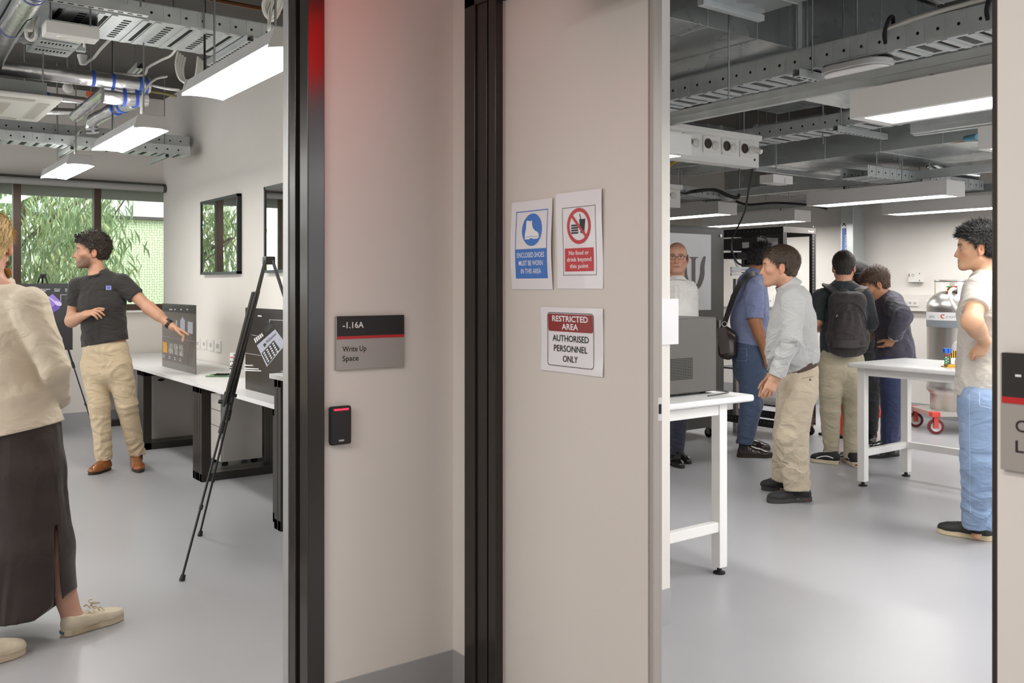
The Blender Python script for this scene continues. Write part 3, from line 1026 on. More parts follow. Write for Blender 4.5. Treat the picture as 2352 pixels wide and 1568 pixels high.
obj('cup', MB().lathe([(0.018, -0.028), (0.035, 0.03), (0.036, 0.042)], c0, 18), M_plas, jc2)
obj('cable_tail', MB().tube(curve_pts([at(195, 148, d=6.6), at(207, 138, d=6.6), at(216, 132, d=6.6), at(232, 112, d=6.5), at(258, 86, d=6.3)], 6), 0.010, 8), M_cable, jc2)
gl = thing('globe_sensor', 'white globe sensor below the taped foil pipe', 'sensor', at(156, 204, d=7))
obj('globe', MB().ball(at(156, 202, d=7), 0.04), M_plas, gl)
obj('stem', MB().tube([at(156, 192, d=7), Vector((at(156, 192, d=7).x, at(156, 192, d=7).y, 3.45))], 0.008, 8), M_rod, gl)
va = thing('valve_actuator', 'orange valve actuator tucked behind the flexible duct', 'valve', at(209, 220, d=7.3))
obj('housing', MB().obox(at(209, 217, d=7.3), RIGHT, AWAY, UP, 0.028, 0.03, 0.02), mat('orange_plastic', '#c8581f', 0.5), va, bevel=0.004)
rods(va, [at(209, 212, d=7.3)])
# cable loops
for lab, pts, r in (
    ('bundle of white cables looping from the wide tray', [at(409, 118, d=6.2), at(404, 150, d=6.2), at(412, 180, d=6.2), at(430, 190, d=6.2), at(448, 178, d=6.2), at(455, 130, d=6.2)], 0.008),
    ('white cable coil hanging by the top of the doorway', [at(622, -30, d=5.2), at(606, 10, d=5.2), at(614, 38, d=5.2), at(630, 30, d=5.2), at(655, -30, d=5.2)], 0.013),
    ('white cable zigzag under the strut bracket', [Vector((1.72, 5.85, 3.0)), at(395, 125, d=6.3), at(370, 138, d=6.4), at(340, 155, d=6.5), at(328, 172, d=6.6), Vector((1.5, 6.63, 2.905))], 0.009),
    ('white cable drooping across to the lamp by the doorway', [at(345, 195, d=6.4), at(380, 203, d=6.0), at(410, 207, d=5.4)], 0.009)):
    t = MB()
    for k in range(4 if 'bundle' in lab else 2 if 'coil' in lab else 1):
        o = Vector((0.022 * k, 0.02 * k, -0.006 * k))
        t.tube(curve_pts([p + o for p in pts], 7), r, 7)
    tag(obj('cable', t, M_cable), lab, 'cable')
for lab, px, y0, y1, d in (('black cable hanging from the ceiling beside the foil pipe', 259, 95, 305, 6.5), ('black cable hanging beside the strut bracket', 470, -20, 165, 5.6)):
    q = at(px, y1, d=d)
    tag(obj('hanging_cable', MB().tube([q, Vector((q.x, q.y, 3.45))], 0.007, 6), M_black), lab, 'cable')

# ---- framed photographs on the side wall
def art_mat(name, a, b, c, sc, st):
    m = mat(name, a, 0.5)
    nt = m.node_tree
    n, l = nt.nodes, nt.links
    tc = n.new('ShaderNodeTexCoord')
    mp = n.new('ShaderNodeMapping')
    mp.inputs['Scale'].default_value = st
    tx = n.new('ShaderNodeTexNoise')
    tx.inputs['Scale'].default_value = sc
    tx.inputs['Detail'].default_value = 8
    tx.inputs['Roughness'].default_value = 0.75
    r = n.new('ShaderNodeValToRGB')
    r.color_ramp.elements[0].position = 0.36
    r.color_ramp.elements[0].color = (*lin(a), 1)
    r.color_ramp.elements[1].position = 0.64
    r.color_ramp.elements[1].color = (*lin(c), 1)
    e = r.color_ramp.elements.new(0.5)
    e.color = (*lin(b), 1)
    l.new(tc.outputs['Object'], mp.inputs[0])
    l.new(mp.outputs[0], tx.inputs[0])
    l.new(tx.outputs[0], r.inputs[0])
    l.new(r.outputs[0], n['Principled BSDF'].inputs['Base Color'])
    return m


M_art = art_mat('forest_print', '#39443a', '#7d8c74', '#cfd6c6', 9, (1, 1, 1))
M_trunk = art_mat('print_trunk_dark', '#120f0d', '#2a211c', '#3c332d', 6, (1, 1, 0.3))
M_trunk2 = art_mat('print_trunk_grey', '#3e3a37', '#6b645e', '#938b82', 8, (1, 1, 0.25))
M_yel = art_mat('print_blossom', '#b5482a', '#d9a030', '#5a6a4c', 14, (1, 1, 1))
M_leafp = mat('print_leaf', '#9db06a', 0.5)


M_pglass = thin_glass('picture_glass', ior=1.12)


def picture(label, y1, y0, z0, z1, art):
    X = 2.74
    t = thing('framed_photograph', label, 'picture', (2.76, (y0 + y1) / 2, z0))
    fr = MB()
    fw = 0.022
    fr.box(X, 2.78, y0, y1, z0, z0 + fw).box(X, 2.78, y0, y1, z1 - fw, z1).box(X, 2.78, y0, y0 + fw, z0, z1).box(X, 2.78, y1 - fw, y1, z0, z1)
    obj('frame', fr, mat('frame_black', '#16191b', 0.35), t)
    obj('mat_board', B(2.755, 2.778, y0 + fw, y1 - fw, z0 + fw, z1 - fw), mat('mat_white', '#dfe2e4', 0.7), t)
    ph = obj('print', B(2.7535, 2.756, y0 + 0.085, y1 - 0.085, z0 + 0.075, z1 - 0.075), M_art, t)

    def pl(nm, pts, m, x):
        mb = MB().add([(x, y1 - 0.085 - (y1 - y0 - 0.17) * a, z0 + 0.075 + (z1 - z0 - 0.15) * b) for a, b in pts], [tuple(range(len(pts)))])
        obj(nm, mb, m, ph)
    for i, (nm, pts, m) in enumerate(art):
        pl(nm, pts, m, 2.7530 - 0.0002 * i)
    obj('glazing', MB().add([(2.7485, y, z) for y, z in ((y0 + fw, z0 + fw), (y1 - fw, z0 + fw), (y1 - fw, z1 - fw), (y0 + fw, z1 - fw))], [(0, 1, 2, 3)]), M_pglass, t)


picture('framed forest photograph with dark trunk and yellow blossom, closer to the window', 8.72, 7.71, 1.55, 2.245,
        [('print_trunk', [(0.24, 0), (0.52, 0), (0.48, 0.45), (0.5, 0.75), (0.44, 1), (0.2, 1), (0.22, 0.5)], M_trunk),
         ('print_trunk', [(0.6, 0.3), (0.88, 0.22), (0.83, 0.6), (0.9, 1), (0.55, 1), (0.56, 0.6)], M_trunk2),
         ('print_blossom', [(0.02, 0.32), (0.25, 0.34), (0.42, 0.36), (0.4, 0.44), (0.2, 0.46), (0.02, 0.45)], M_yel),
         ('print_leaf', [(0.52, 0.12), (0.7, 0.25), (0.95, 0.08), (0.72, 0.19)], M_leafp)])
picture('framed forest photograph partly hidden behind the black door frame', 7.10, 6.1, 1.55, 2.245,
        [('print_trunk', [(0.14, 0), (0.4, 0), (0.3, 0.5), (0.34, 1), (0.12, 1), (0.16, 0.5)], M_trunk),
         ('print_trunk', [(0.65, 0), (0.8, 0), (0.78, 1), (0.62, 1)], M_trunk2)])

# ---- wall outlets
for i, (a, b, c, d) in enumerate([(452.5, 461, 778, 799), (466, 476.5, 779, 801), (481, 492.5, 781, 804), (496, 509, 783, 807)]):
    p, q = at(a, d, x=2.78), at(b, c, x=2.78)
    t = thing('wall_outlet', ['first', 'second', 'third', 'fourth'][i] + ' white wall outlet from the pointing hand', 'outlet', p, 'outlets above the desks')
    obj('plate', B(2.768, 2.78, q.y, p.y, p.z, q.z), M_plas, t, bevel=0.002)
    obj('socket', B(2.766, 2.769, q.y + (p.y - q.y) * 0.3, p.y - (p.y - q.y) * 0.3, p.z + 0.035, q.z - 0.03), mat('socket_grey', '#b7b4ae', 0.5), t)

# ---- desks
M_legf = mat('desk_leg_graphite', '#3a3633', 0.33, metal=0.5)


def desk(label, y0, y1, zt, x0=2.09, x1=2.765):
    t = thing('desk', label, 'desk', ((x0 + x1) / 2, (y0 + y1) / 2, 0), 'desks along the picture wall')
    obj('desk_top', B(x0, x1, y0 + 0.002, y1 - 0.002, zt - 0.028, zt), M_desk, t, bevel=0.002)
    for a in (y0 + 0.004, y1 - 0.104):
        lg = MB()
        for xx in (x0 + 0.03, x1 - 0.09):
            lg.box(xx, xx + 0.07, a, a + 0.045, 0, zt - 0.03).box(xx, xx + 0.07, a + 0.05, a + 0.1, 0, zt - 0.03).box(xx + 0.004, xx + 0.066, a + 0.04, a + 0.06, 0, zt - 0.03)
        lg.box(x0 + 0.03, x1 - 0.02, a, a + 0.1, 0, 0.06).box(x0 + 0.03, x1 - 0.02, a, a + 0.1, zt - 0.08, zt - 0.03)
        obj('leg_frame', lg, M_legf, t, bevel=0.002)
    obj('back_beam', B(x1 - 0.1, x1 - 0.06, y0 + 0.1, y1 - 0.1, zt - 0.08, zt - 0.03), M_legf, t)
    return t


desk('white desk with black loop legs against the window wall', 8.43, 10.03, 0.73)
desk('white desk with black loop legs carrying the grey panel and green circuit board', 6.82, 8.43, 0.73)
desk('white desk with black loop legs carrying the dark machine panel', 5.24, 6.82, 0.73)
desk('taller white desk with graphite legs beside the door frame', 3.5, 5.2, 0.925, 2.04)
M_ped = mat('pedestal_grey', '#d5d0c9', 0.45)


def pedestal(label, x0, y0, w, dp, h, drawers, oval=False):
    t = thing('drawer_pedestal', label, 'drawer unit', (x0 + dp / 2, y0 + w / 2, 0), 'pedestals under the desks')
    obj('carcass', B(x0 + 0.02, x0 + dp, y0, y0 + w, 0.05, h - 0.03), M_ped, t, bevel=0.002)
    obj('lid', B(x0, x0 + dp, y0 - 0.003, y0 + w + 0.003, h - 0.03, h), M_ped, t, bevel=0.003)
    z = 0.05
    for i, f in enumerate(drawers):
        z2 = z + (h - 0.08) * f
        dr = obj('drawer', B(x0, x0 + 0.02, y0 + 0.002, y0 + w - 0.002, z + 0.003, z2 - 0.003), M_ped, t, bevel=0.002)
        if i == len(drawers) - 1:
            obj('lock', MB().cyl((x0 + 0.001, y0 + 0.04, z2 - 0.05), (x0 - 0.004, y0 + 0.04, z2 - 0.05), 0.009, 12), M_alu, dr)
        z = z2
    if oval:
        mb = MB()
        c = Vector((x0 + 0.09, y0 - 0.002, h - 0.07))
        mb.add([c + XA * 0.03 * math.cos(q) + UP * 0.012 * math.sin(q) for q in [2 * math.pi * k / 20 for k in range(20)]], [tuple(range(20))])
        obj('finger_hole', mb, M_black, t)
    for xx in (x0 + 0.05, x0 + dp - 0.05):
        for yy in (y0 + 0.05, y0 + w - 0.05):
            obj('caster', MB().cyl((xx, yy - 0.01, 0.025), (xx, yy + 0.01, 0.025), 0.025, 14), M_black, t)
    return t


pedestal('grey cupboard pedestal with oval finger hole behind the standing man', 2.25, 8.58, 0.4, 0.5, 0.655, [1.0], True)
pedestal('grey three-drawer pedestal on casters behind the easel legs', 2.40, 7.13, 0.33, 0.34, 0.61, [0.52, 0.24, 0.24])

# ---- printed panels
def flat(mb, pts, **pl):
    vs = [at(px, py, **pl) for px, py in pts]
    return mb.add(vs, [tuple(range(len(vs)))])


M_panelg = mat('panel_grey_gloss', '#5d5751', 0.2, coat=0.25)
M_panelk = mat('panel_black_gloss', '#1b1614', 0.3, coat=0.1, spec=0.3)
M_pw = mat('print_white', '#d9d8d8', 0.4)
M_pl = mat('print_lilac', '#a9abb8', 0.4)
pa = thing('poster_board', 'grey glossy timeline panel standing on the desk behind the pointing hand', 'display panel', (2.29, 7.87, 0.73))
obj('board', B(2.285, 2.291, 7.39, 8.34, 0.731, 1.29), M_panelg, pa)
obj('dark_band', B(2.2842, 2.286, 7.39, 8.34, 1.22, 1.29), mat('panel_dark_band', '#2f2b29', 0.25), pa)
mb = MB()
X_ = dict(x=2.284)
for a, b in ((389, 396), (400.5, 403.5), (414, 418), (428, 432)):
    flat(mb, [(a, 712), (b, 712), (b, 709), (a, 709)], **X_)
flat(mb, [(374, 772.6), (447, 784.6), (447, 784.0), (374, 772)], **X_)
for px, py in ((375.5, 772), (388, 774.3), (400.5, 776.5), (413, 778.7)):
    flat(mb, [(px + 1.1 * math.cos(k * 0.785), py + 1.1 * math.sin(k * 0.785)) for k in range(8)], **X_)
for px, py in ((374, 814), (387, 817), (399, 820), (411.5, 823)):
    for dy in (0, 4):
        flat(mb, [(px, py + dy + 2), (px + 5, py + dy + 2.6), (px + 5, py + dy + 0.6), (px, py + dy)], **X_)
flat(mb, [(414, 759), (414, 736), (418, 729), (419, 724), (420, 729), (425, 736), (425, 761)], **X_)
flat(mb, [(431, 764), (431, 738), (443, 740), (443, 767)], **X_)
flat(mb, [(404, 752), (404, 735), (407, 735), (407, 753)], **X_)
obj('white_marking', mb, M_pl, pa)
for px, w_ in ((374.5, 10), (387, 10), (399.5, 10), (411.5, 10)):
    k = (px - 374.5) / 37
    mb = MB()
    flat(mb, [(px, 808 + k * 9), (px + w_, 810 + k * 9), (px + w_, 787 + k * 6), (px, 784 + k * 6)], **X_)
    obj('photo_print', mb, M_yel if px < 380 else art_mat('photo_grey', '#55504b', '#8b8782', '#d5d2ce', 30, (1, 1, 1)), pa)

pb = thing('poster_board', 'dark glossy panel with tilted machine picture leaning on the desk by the door frame', 'display panel', (2.25, 5.7, 0.73))
obj('board', B(2.25, 2.256, 5.245, 6.17, 0.731, 1.295), M_panelk, pb)
X_ = dict(x=2.2492)
mb = MB()
flat(mb, [(590, 793), (613, 842), (657, 789), (632, 756)], **X_)
obj('machine_plate', mb, M_pl, pb)
X_ = dict(x=2.2488)
mb = MB()
flat(mb, [(601, 811), (615, 838), (643, 801), (629, 781)], **X_)
flat(mb, [(606, 757), (613, 765), (629, 748), (621, 741)], **X_)
flat(mb, [(582, 779), (589, 793), (606, 775), (600, 766)], **X_)
flat(mb, [(604, 792), (608, 797), (612, 791), (608, 787)], **X_)
obj('dark_print', mb, M_ink, pb)
X_ = dict(x=2.2484)
mb = MB()
for i in range(5):
    flat(mb, [(583 + i * 4, 778 - i * 2.8), (587 + i * 4, 788 - i * 3.6), (589.3 + i * 4, 785 - i * 3.6), (585.3 + i * 4, 775.5 - i * 2.8)], **X_)
for i in range(4):
    for j in range(5):
        u = Vector((604.5 + i * 6.8, 811 - i * 7.2)) + Vector((2.4, 4.6)) * j
        flat(mb, [(u.x, u.y), (u.x + 1.4, u.y + 2.6), (u.x + 4.6, u.y - 1.2), (u.x + 3.2, u.y - 3.8)], **X_)
for a, b, c in ((561, 581, 836.5), (561, 594, 844), (561, 600, 848.5)):
    flat(mb, [(a, c + 3 - 0.0), (b, c + 4), (b, c + 2), (a, c)], **X_)
flat(mb, [(592, 723.5), (601, 724.5), (601, 727.5), (592, 726.5)], **X_)
flat(mb, [(618.5, 741), (619.2, 741), (619.2, 734.5), (653, 736), (653, 735), (618.5, 733.7)], **X_)
flat(mb, [(563, 811), (600, 816.5), (600, 815.8), (563, 810.3)], **X_)
flat(mb, [(578, 769.5), (590, 771), (590, 770.2), (578, 768.8)], **X_)
obj('white_marking', mb, M_pw, pb)
mb = MB()
o_, e_ = at(612, 789, x=2.2484), at(634, 769, x=2.2484)
uu = (e_ - o_)
L_ = uu.length
uu.normalize()
vv = Vector((0, uu.z, -uu.y))
vv = vv if vv.z > 0 else -vv
text(mb, 'PsiQuantum', o_, uu, vv, 0.022, L_)
for s_, px, py, wd in (('COMPUTER', 575, 839, 0.06), ('COMPUTE', 645, 853.5, 0.06), ('CRYO', 653.5, 734.5, 0.05)):
    q_ = at(px, py, x=2.2484)
    mb2 = MB()
    text(mb2, s_, q_, -YA, UP, 0.008, wd)
    obj('caption_lettering', mb2, M_pw, pb)
obj('plate_lettering', mb, M_ink, pb)

q = at(540, 866, z=0.733)
pc = thing('circuit_card', 'white circuit card standing upright on the desk behind the easel board', 'circuit board', q)
obj('card', MB().obox(q + UP * 0.095, RIGHT, AWAY, UP, 0.04, 0.002, 0.095), mat('card_white', '#d9dbd8', 0.5), pc)
mb = MB()
rd = random.Random(4)
for k in range(22):
    mb.obox(q + RIGHT * rd.uniform(-0.036, 0.036) - AWAY * 0.004 + UP * rd.uniform(0.02, 0.185), RIGHT, AWAY, UP, rd.uniform(0.002, 0.007), 0.003, rd.uniform(0.002, 0.006))
obj('components', mb, M_dark, pc)
mb = MB()
for k in range(3):
    mb.obox(q + RIGHT * (-0.03 + k * 0.014) - AWAY * 0.003 + UP * 0.155, RIGHT, AWAY, UP, 0.004, 0.001, 0.006)
obj('red_marks', mb, M_red, pc)
q = at(503, 863, z=0.733)
gc = thing('circuit_board', 'flat green circuit board lying on the desk', 'circuit board', q)
obj('board', MB().obox(q + UP * 0.004, RIGHT, AWAY, UP, 0.09, 0.06, 0.003), mat('pcb_green', '#6d8f6a', 0.45), gc)
mb = MB()
for i in range(5):
    for j in range(2):
        mb.obox(q + RIGHT * (-0.02 + i * 0.022) + AWAY * (-0.03 + j * 0.05) + UP * 0.012, RIGHT, AWAY, UP, 0.007, 0.012, 0.006)
obj('chips', mb, M_hole, gc)
obj('connector_edge', MB().obox(q + RIGHT * -0.07 + UP * 0.009, RIGHT, AWAY, UP, 0.012, 0.05, 0.004), mat('pcb_pale', '#bcd0b4', 0.5), gc)

# ---- easels
M_eas = mat('easel_black', '#191716', 0.4)


def easel(label, feet, apex, bfun, board_m, blabel):
    t = thing('easel', label, 'easel', (sum(f[0] for f in feet) / 3, sum(f[1] for f in feet) / 3, 0), 'black tripod easels')
    ap = Vector(apex)
    for i, f in enumerate(feet):
        f = Vector(f)
        top = ap + Vector((f.x - ap.x, f.y - ap.y, 0)).normalized() * 0.025
        m1 = top.lerp(f, 0.55)
        lg = MB().tube([top, m1], 0.009, 10).tube([m1, f + UP * 0.012], 0.0062, 10)
        o = obj('leg', lg, M_eas, t)
        obj('leg_clamp', MB().tube([top.lerp(f, 0.53), top.lerp(f, 0.565)], 0.0135, 10), M_eas, o)
        obj('leg_collar', MB().tube([top.lerp(f, 0.78), top.lerp(f, 0.795)], 0.0098, 10), M_eas, o)
        obj('rubber_foot', MB().tube([f + UP * 0.001, f + (top - f).normalized() * 0.03], [0.015, 0.011], 10), M_black, o)
    obj('head_joint', MB().obox(ap, XA, YA, UP, 0.028, 0.028, 0.022), M_eas, t, bevel=0.006)
    return t


fA, fB, ap = Vector((1.337, 4.54, 0)), Vector((1.66, 5.29, 0)), Vector((1.868, 4.764, 1.585))
e1 = easel('black tripod easel standing nearest the doorway with its board edge-on', [fA, fB, (2.2, 4.2, 0)], ap, None, None, None)
mid = (fA + fB) / 2
wd = (fB - fA).normalized()
upv = (ap - mid).normalized()
nrm = upv.cross(wd).normalized()
if nrm.x > 0:
    nrm = -nrm
bc0 = mid + (ap - mid) * (0.835 / 1.585) + nrm * 0.022
Lb = (1.41 - 0.835) / 1.585 * (ap - mid).length
t = thing('display_board', 'dark display board seen edge-on against the easel by the doorway', 'display board', bc0)
obj('board', MB().obox(bc0 + upv * Lb / 2 + nrm * 0.004, wd, nrm, upv, 0.35, 0.004, Lb / 2), mat('board_grey_green', '#56564d', 0.3, coat=0.2), t)
obj('backing', MB().obox(bc0 + upv * Lb / 2 - nrm * 0.003, wd, nrm, upv, 0.35, 0.003, Lb / 2), M_black, t)
for s in (-0.16, 0.2):
    p = mid + (ap - mid) * (0.83 / 1.585) + wd * s
    obj('rest_peg', MB().tube([p - nrm * 0.01, p + nrm * 0.06], 0.011, 8), M_eas, e1)

D2 = 8.62
ap2 = at(98, 634, d=D2)
f1, f2, f3 = at(222, 1006, d=D2 - 0.1), at(-14, 1006, d=D2 - 0.1), at(92, 990, d=9.05)
for f_ in (f1, f2, f3):
    f_.z = 0
e2 = easel('black tripod easel standing before the window behind the pointing man', [f1, f2, f3], ap2, None, None, None)
t = thing('display_board', 'black display board with purple machine picture on the easel before the window', 'display board', at(70, 800, d=D2 - 0.2))
DB = D2 - 0.16
obj('board', MB().obox(at(67, 727, d=DB + 0.006), RIGHT, AWAY, UP, 0.405, 0.004, 0.31), M_panelk, t)
mb = MB()
pd = dict(d=DB)
flat(mb, [(104, 686), (121, 675), (139, 692), (114, 709), (112, 712)], **pd)
obj('purple_plate', mb, mat('print_purple', '#8a6ac0', 0.4), t)
mb = MB()
flat(mb, [(114, 709), (137, 695), (138, 708), (119, 720)], **pd)
obj('purple_side', mb, mat('print_violet', '#5d3fa0', 0.4), t)
mb = MB()
pd = dict(d=DB - 0.002)
flat(mb, [(109, 681), (111, 680), (128, 692), (125, 695)], **pd)
flat(mb, [(125, 696), (128, 691), (141, 694), (142, 700), (138, 703), (130, 701)], **pd)
obj('pale_tube', mb, mat('print_pale_violet', '#c3b4df', 0.4), t)
mb = MB()
for s_, px in (('Quantum integration', 94), ('BTO switch', 125), ('Digital', 150)):
    p = at(px, 665, d=DB - 0.002)
    text(mb, s_, p, RIGHT, UP, 0.0105, {94: 0.088, 125: 0.055, 150: 0.045}[px], bold=0.01)
    flat(mb, [(px, 668.5), (px + 12, 668.5), (px + 12, 667), (px, 667)], **pd)
flat(mb, [(139, 692), (140, 692), (140, 677), (153, 677), (153, 676.3), (139, 676.3)], **pd)
obj('caption_lettering', mb, M_pw, t)
# ================================================================ LAB
# ---- linear lamps
def linear_lamp(L):
    t = thing('linear_lamp', 'lit white linear lamp', 'lamp', (0, 0, 0))
    w, hh = 0.15, 0.125
    c = MB()
    c.box(-w, w, 0, L, hh - 0.004, hh).box(-w, -w + 0.004, 0, L, 0, hh).box(w - 0.004, w, 0, L, 0, hh).box(-w + 0.004, w - 0.004, 0, 0.004, 0, hh).box(-w + 0.004, w - 0.004, L - 0.004, L, 0, hh)
    c.box(-w + 0.004, -w + 0.035, 0.004, L - 0.004, 0, 0.004).box(w - 0.035, w - 0.004, 0.004, L - 0.004, 0, 0.004)
    c.box(-w + 0.035, w - 0.035, 0.004, 0.05, 0, 0.004).box(-w + 0.035, w - 0.035, L - 0.05, L - 0.004, 0, 0.004)
    obj('case', c, M_white, t)
    obj('diffuser', MB().box(-w + 0.035, w - 0.035, 0.05, L - 0.05, 0.003, 0.008), M_glow2, t)
    return t


ZL = 2.2
L0 = linear_lamp(1.35)
rows = [(3.8, 1.03, 'large lit linear lamp hanging just inside the lab beside the dark jamb'),
        (3.8, 3.6, 'lit linear lamp in front of the ceiling socket box'),
        (7.47, 3.88, 'lit linear lamp over the grey-shirted man and the exhaust duct'),
        (7.5, 6.33, 'lit linear lamp over the tall black cabinet with the psi panel'),
        (8.72, 3.87, 'lit linear lamp by the back wall above the steel tank'),
        (8.72, 6.28, 'lit linear lamp by the back wall above the open rack'),
        (5.2, 1.15, 'lit linear lamp mostly hidden by the dark jamb'),
        (6.3, 0.6, 'unseen linear lamp added to brighten the lab, near row'), (7.45, 1.3, 'unseen linear lamp added to brighten the lab, middle row'),
        (8.72, 1.3, 'unseen linear lamp added to brighten the lab, back row'), (2.6, -0.36, 'unseen linear lamp added inside the lab doors to brighten the partition end')]  # the unseen entries are added to brighten the lab
for i, (x, y, lb) in enumerate(rows):
    o = L0 if i == 0 else copy_thing(L0, (x, y, ZL))
    o.location = (x, y, ZL if x < 8 else 2.175)
    if x > 8:
        for ch in o.children:
            if ch.name.startswith('diffuser'):
                ch.data = ch.data.copy()
                ch.data.materials[0] = M_glow3
    o['label'] = lb
    o['group'] = 'linear lab lamps'
    for yy in (0.3, 1.05):
        obj('hanger_rod', MB().tube([(x, y + yy, o.location.z + 0.12), (x, y + yy, o.location.z + 0.175)], 0.008, 6), M_rod, o)
# ---- ducts
def duct(label, x0, x1, y0, y1, z0, z1, seams='x', pitch=0.35, flanges=(), m=None, name='air_duct'):
    t = thing(name, label, 'duct', ((x0 + x1) / 2, (y0 + y1) / 2, z0))
    DUCTS.append((x0, x1, y0, y1, z0))
    obj('sheet', B(x0, x1, y0, y1, z0, z1), m or M_duct, t, bevel=0.003)
    mb = MB()
    a, b = (x0, x1) if seams == 'x' else (y0, y1)
    k = 1
    while a + k * pitch < b:
        q = a + k * pitch
        if seams == 'x':
            mb.box(q - 0.0025, q + 0.0025, y0 - 0.004, y1 + 0.004, z0 - 0.004, z1)
        else:
            mb.box(x0 - 0.004, x1 + 0.004, q - 0.0025, q + 0.0025, z0 - 0.004, z1)
        k += 1
    obj('seam', mb, M_galv, t)
    for q in flanges:
        if seams == 'x':
            f = MB().box(q - 0.02, q + 0.02, y0 - 0.03, y1 + 0.03, z0 - 0.03, z0 + 0.002).box(q - 0.02, q + 0.02, y0 - 0.03, y0 + 0.002, z0, z1)
        else:
            f = MB().box(x0 - 0.03, x1 + 0.03, q - 0.02, q + 0.02, z0 - 0.03, z0 + 0.002).box(x0 - 0.03, x0 + 0.002, q - 0.02, q + 0.02, z0, z1)
        obj('flange', f, M_galv, t, bevel=0.002)
    return t


duct('large sheet-metal duct crossing the lab ceiling with tall seamed side', 2.95, 6.2, 3.34, 4.7, 2.86, 3.40, 'x', 0.42, (4.57,))
duct('narrow duct branch with clamped end flange at the top of the lab opening', 3.43, 3.84, -0.8, 3.06, 2.86, 3.25, 'y', 0.9, (3.04,))
duct('low flat duct behind the oval ceiling unit', 4.63, 5.35, -0.8, 3.52, 2.62, 2.84, 'y', 0.45, (2.3,))
duct('wide flat duct with pale underside high at the lab corner', 4.0, 5.25, -0.8, 2.83, 3.12, 3.40, 'y', 0.9, m=M_white)
duct('long mid-ceiling duct behind the perforated tray', 6.55, 7.7, -0.5, 5.25, 2.5, 2.88, 'y', 0.5, (5.2, 2.9))
duct('wide duct underside above the tall black cabinet', 5.3, 7.2, 5.5, 6.6, 2.6, 2.9, 'x', 0.6, (6.4,))
duct('small duct box with pale underside near the back of the lab', 8.0, 9.2, 5.9, 6.8, 2.52, 2.74, 'x', 0.7)
duct('boxed duct along the back wall above the tank', 8.1, 9.4, 1.0, 4.6, 2.62, 2.85, 'y', 0.6, (4.5,))
for x, ya, yb, lb, hg in ((3.8, -1.0, 5.6, 'long double strut rail above the large lamp inside the lab', [(3.8, 3.2, 2.44), (3.8, 5.0, 2.44)]),
                          (5.2, -1.0, 2.97, 'double strut rail ending above the back of the lab bench', [(5.2, 2.4, 2.44)]),
                          (7.45, -0.5, 9.0, 'long double strut rail across the middle of the lab', [(7.45, 4.1, 2.44), (7.45, 5.9, 2.44), (7.45, 7.4, 2.44)]),
                          (8.72, -0.5, 9.0, 'long double strut rail along the back wall lamps', [(8.72, 4.9, 2.44), (8.72, 5.7, 2.44)])):
    strut(lb, (x, ya, 2.40 if x < 8 else 2.375), (x, yb, 2.40 if x < 8 else 2.375), sz=0.034, hang=hg, slots=False, double=True, group='lab lamp rails')

# ---- trays and rails
tray('long perforated cable tray rising across the top of the lab opening', (4.29, -0.6, 2.61), (4.29, 5.0, 2.61), 0.24, 0.12, [(4.15, 2.93, 2.58), (4.43, 4.3, 2.58)])
tray('dark perforated tray in front of the mid-ceiling duct', (6.05, 2.0, 2.62), (6.05, 5.2, 2.62), 0.3, 0.1, [(5.87, 3.9, 2.6), (6.22, 3.9, 2.6)])
tray('pale cable tray crossing under the mid-ceiling duct', (6.7, 4.33, 2.34), (8.6, 4.33, 2.34), 0.25, 0.09, [(7.2, 4.2, 2.34)])
tray('perforated cable tray above the tall black cabinet', at(1500, 444, z=2.36), at(1660, 462, z=2.36), 0.25, 0.09, [at(1565, 447, z=2.36)], pads=False)
strut('slotted strut under the long perforated tray beside the oval unit', (4.08, 2.98, 2.56), (4.72, 2.98, 2.56))
strut('slotted strut under the long perforated tray by the duct bottom', (4.05, 4.15, 2.56), (4.6, 4.15, 2.56))
strut('slotted strut under the dark perforated tray', (5.8, 3.9, 2.57), (6.45, 3.9, 2.57))
strut('strut rail with black cable above the copper pipe', at(2100, 312, z=2.5), at(2300, 286, z=2.5), sz=0.05, slots=False, hang=[at(2108, 311, z=2.5), at(2150, 303, z=2.5)])
for i, (px, y1, d) in enumerate([(1828, 160, 5.2), (1853, 220, 5.3), (1636, 250, 6.0), (1700, 250, 6.0), (1558, 440, 9.0), (1698, 430, 8.6), (1760, 460, 9.3), (2013, 410, 7.5), (2067, 410, 7.7), (1890, 330, 7.0), (1812, 455, 9.6)]):
    q = at(px, y1, d=d)
    o = obj('threaded_rod', MB().tube([q, (q.x, q.y, 3.45)], 0.006, 6), M_rod)
    tag(o, 'thin threaded steel rod hanging from the lab ceiling', 'rod', 'threaded ceiling rods')
# white cables lying on the tray, with black ties
cb = thing('cable', 'white cables strapped along the top of the long perforated tray', 'cable', (4.19, 2.2, 2.7))
for k in range(3):
    obj('strand', MB().tube(curve_pts([(4.20 + 0.02 * k, 2.75, 2.68), (4.17 + 0.02 * k, 2.45, 2.73 + 0.01 * k), (4.17 + 0.02 * k, 2.0, 2.75), (4.17 + 0.02 * k, 1.0, 2.735)], 6), 0.011, 8), M_cable, cb)
for yy in (2.02, 2.52):
    obj('strap', MB().tube(curve_pts([(4.172, yy, 2.65), (4.160, yy, 2.70), (4.165, yy - 0.02, 2.765), (4.20, yy - 0.02, 2.785), (4.24, yy, 2.75)], 5), 0.010, 8), M_black, cb)
# oval ceiling unit
q = at(1968, 163, z=2.56)
ov = thing('oval_light', 'white oval unit with rounded ends hanging under the long tray', 'ceiling unit', q)


def stadium(a, b, n=14):
    out = []
    for s, c in ((-90, a), (90, -a)):
        for k in range(n + 1):
            an = math.radians(s + 180 * k / n)
            out.append((c + b * math.cos(an), b * math.sin(an)))
    return out


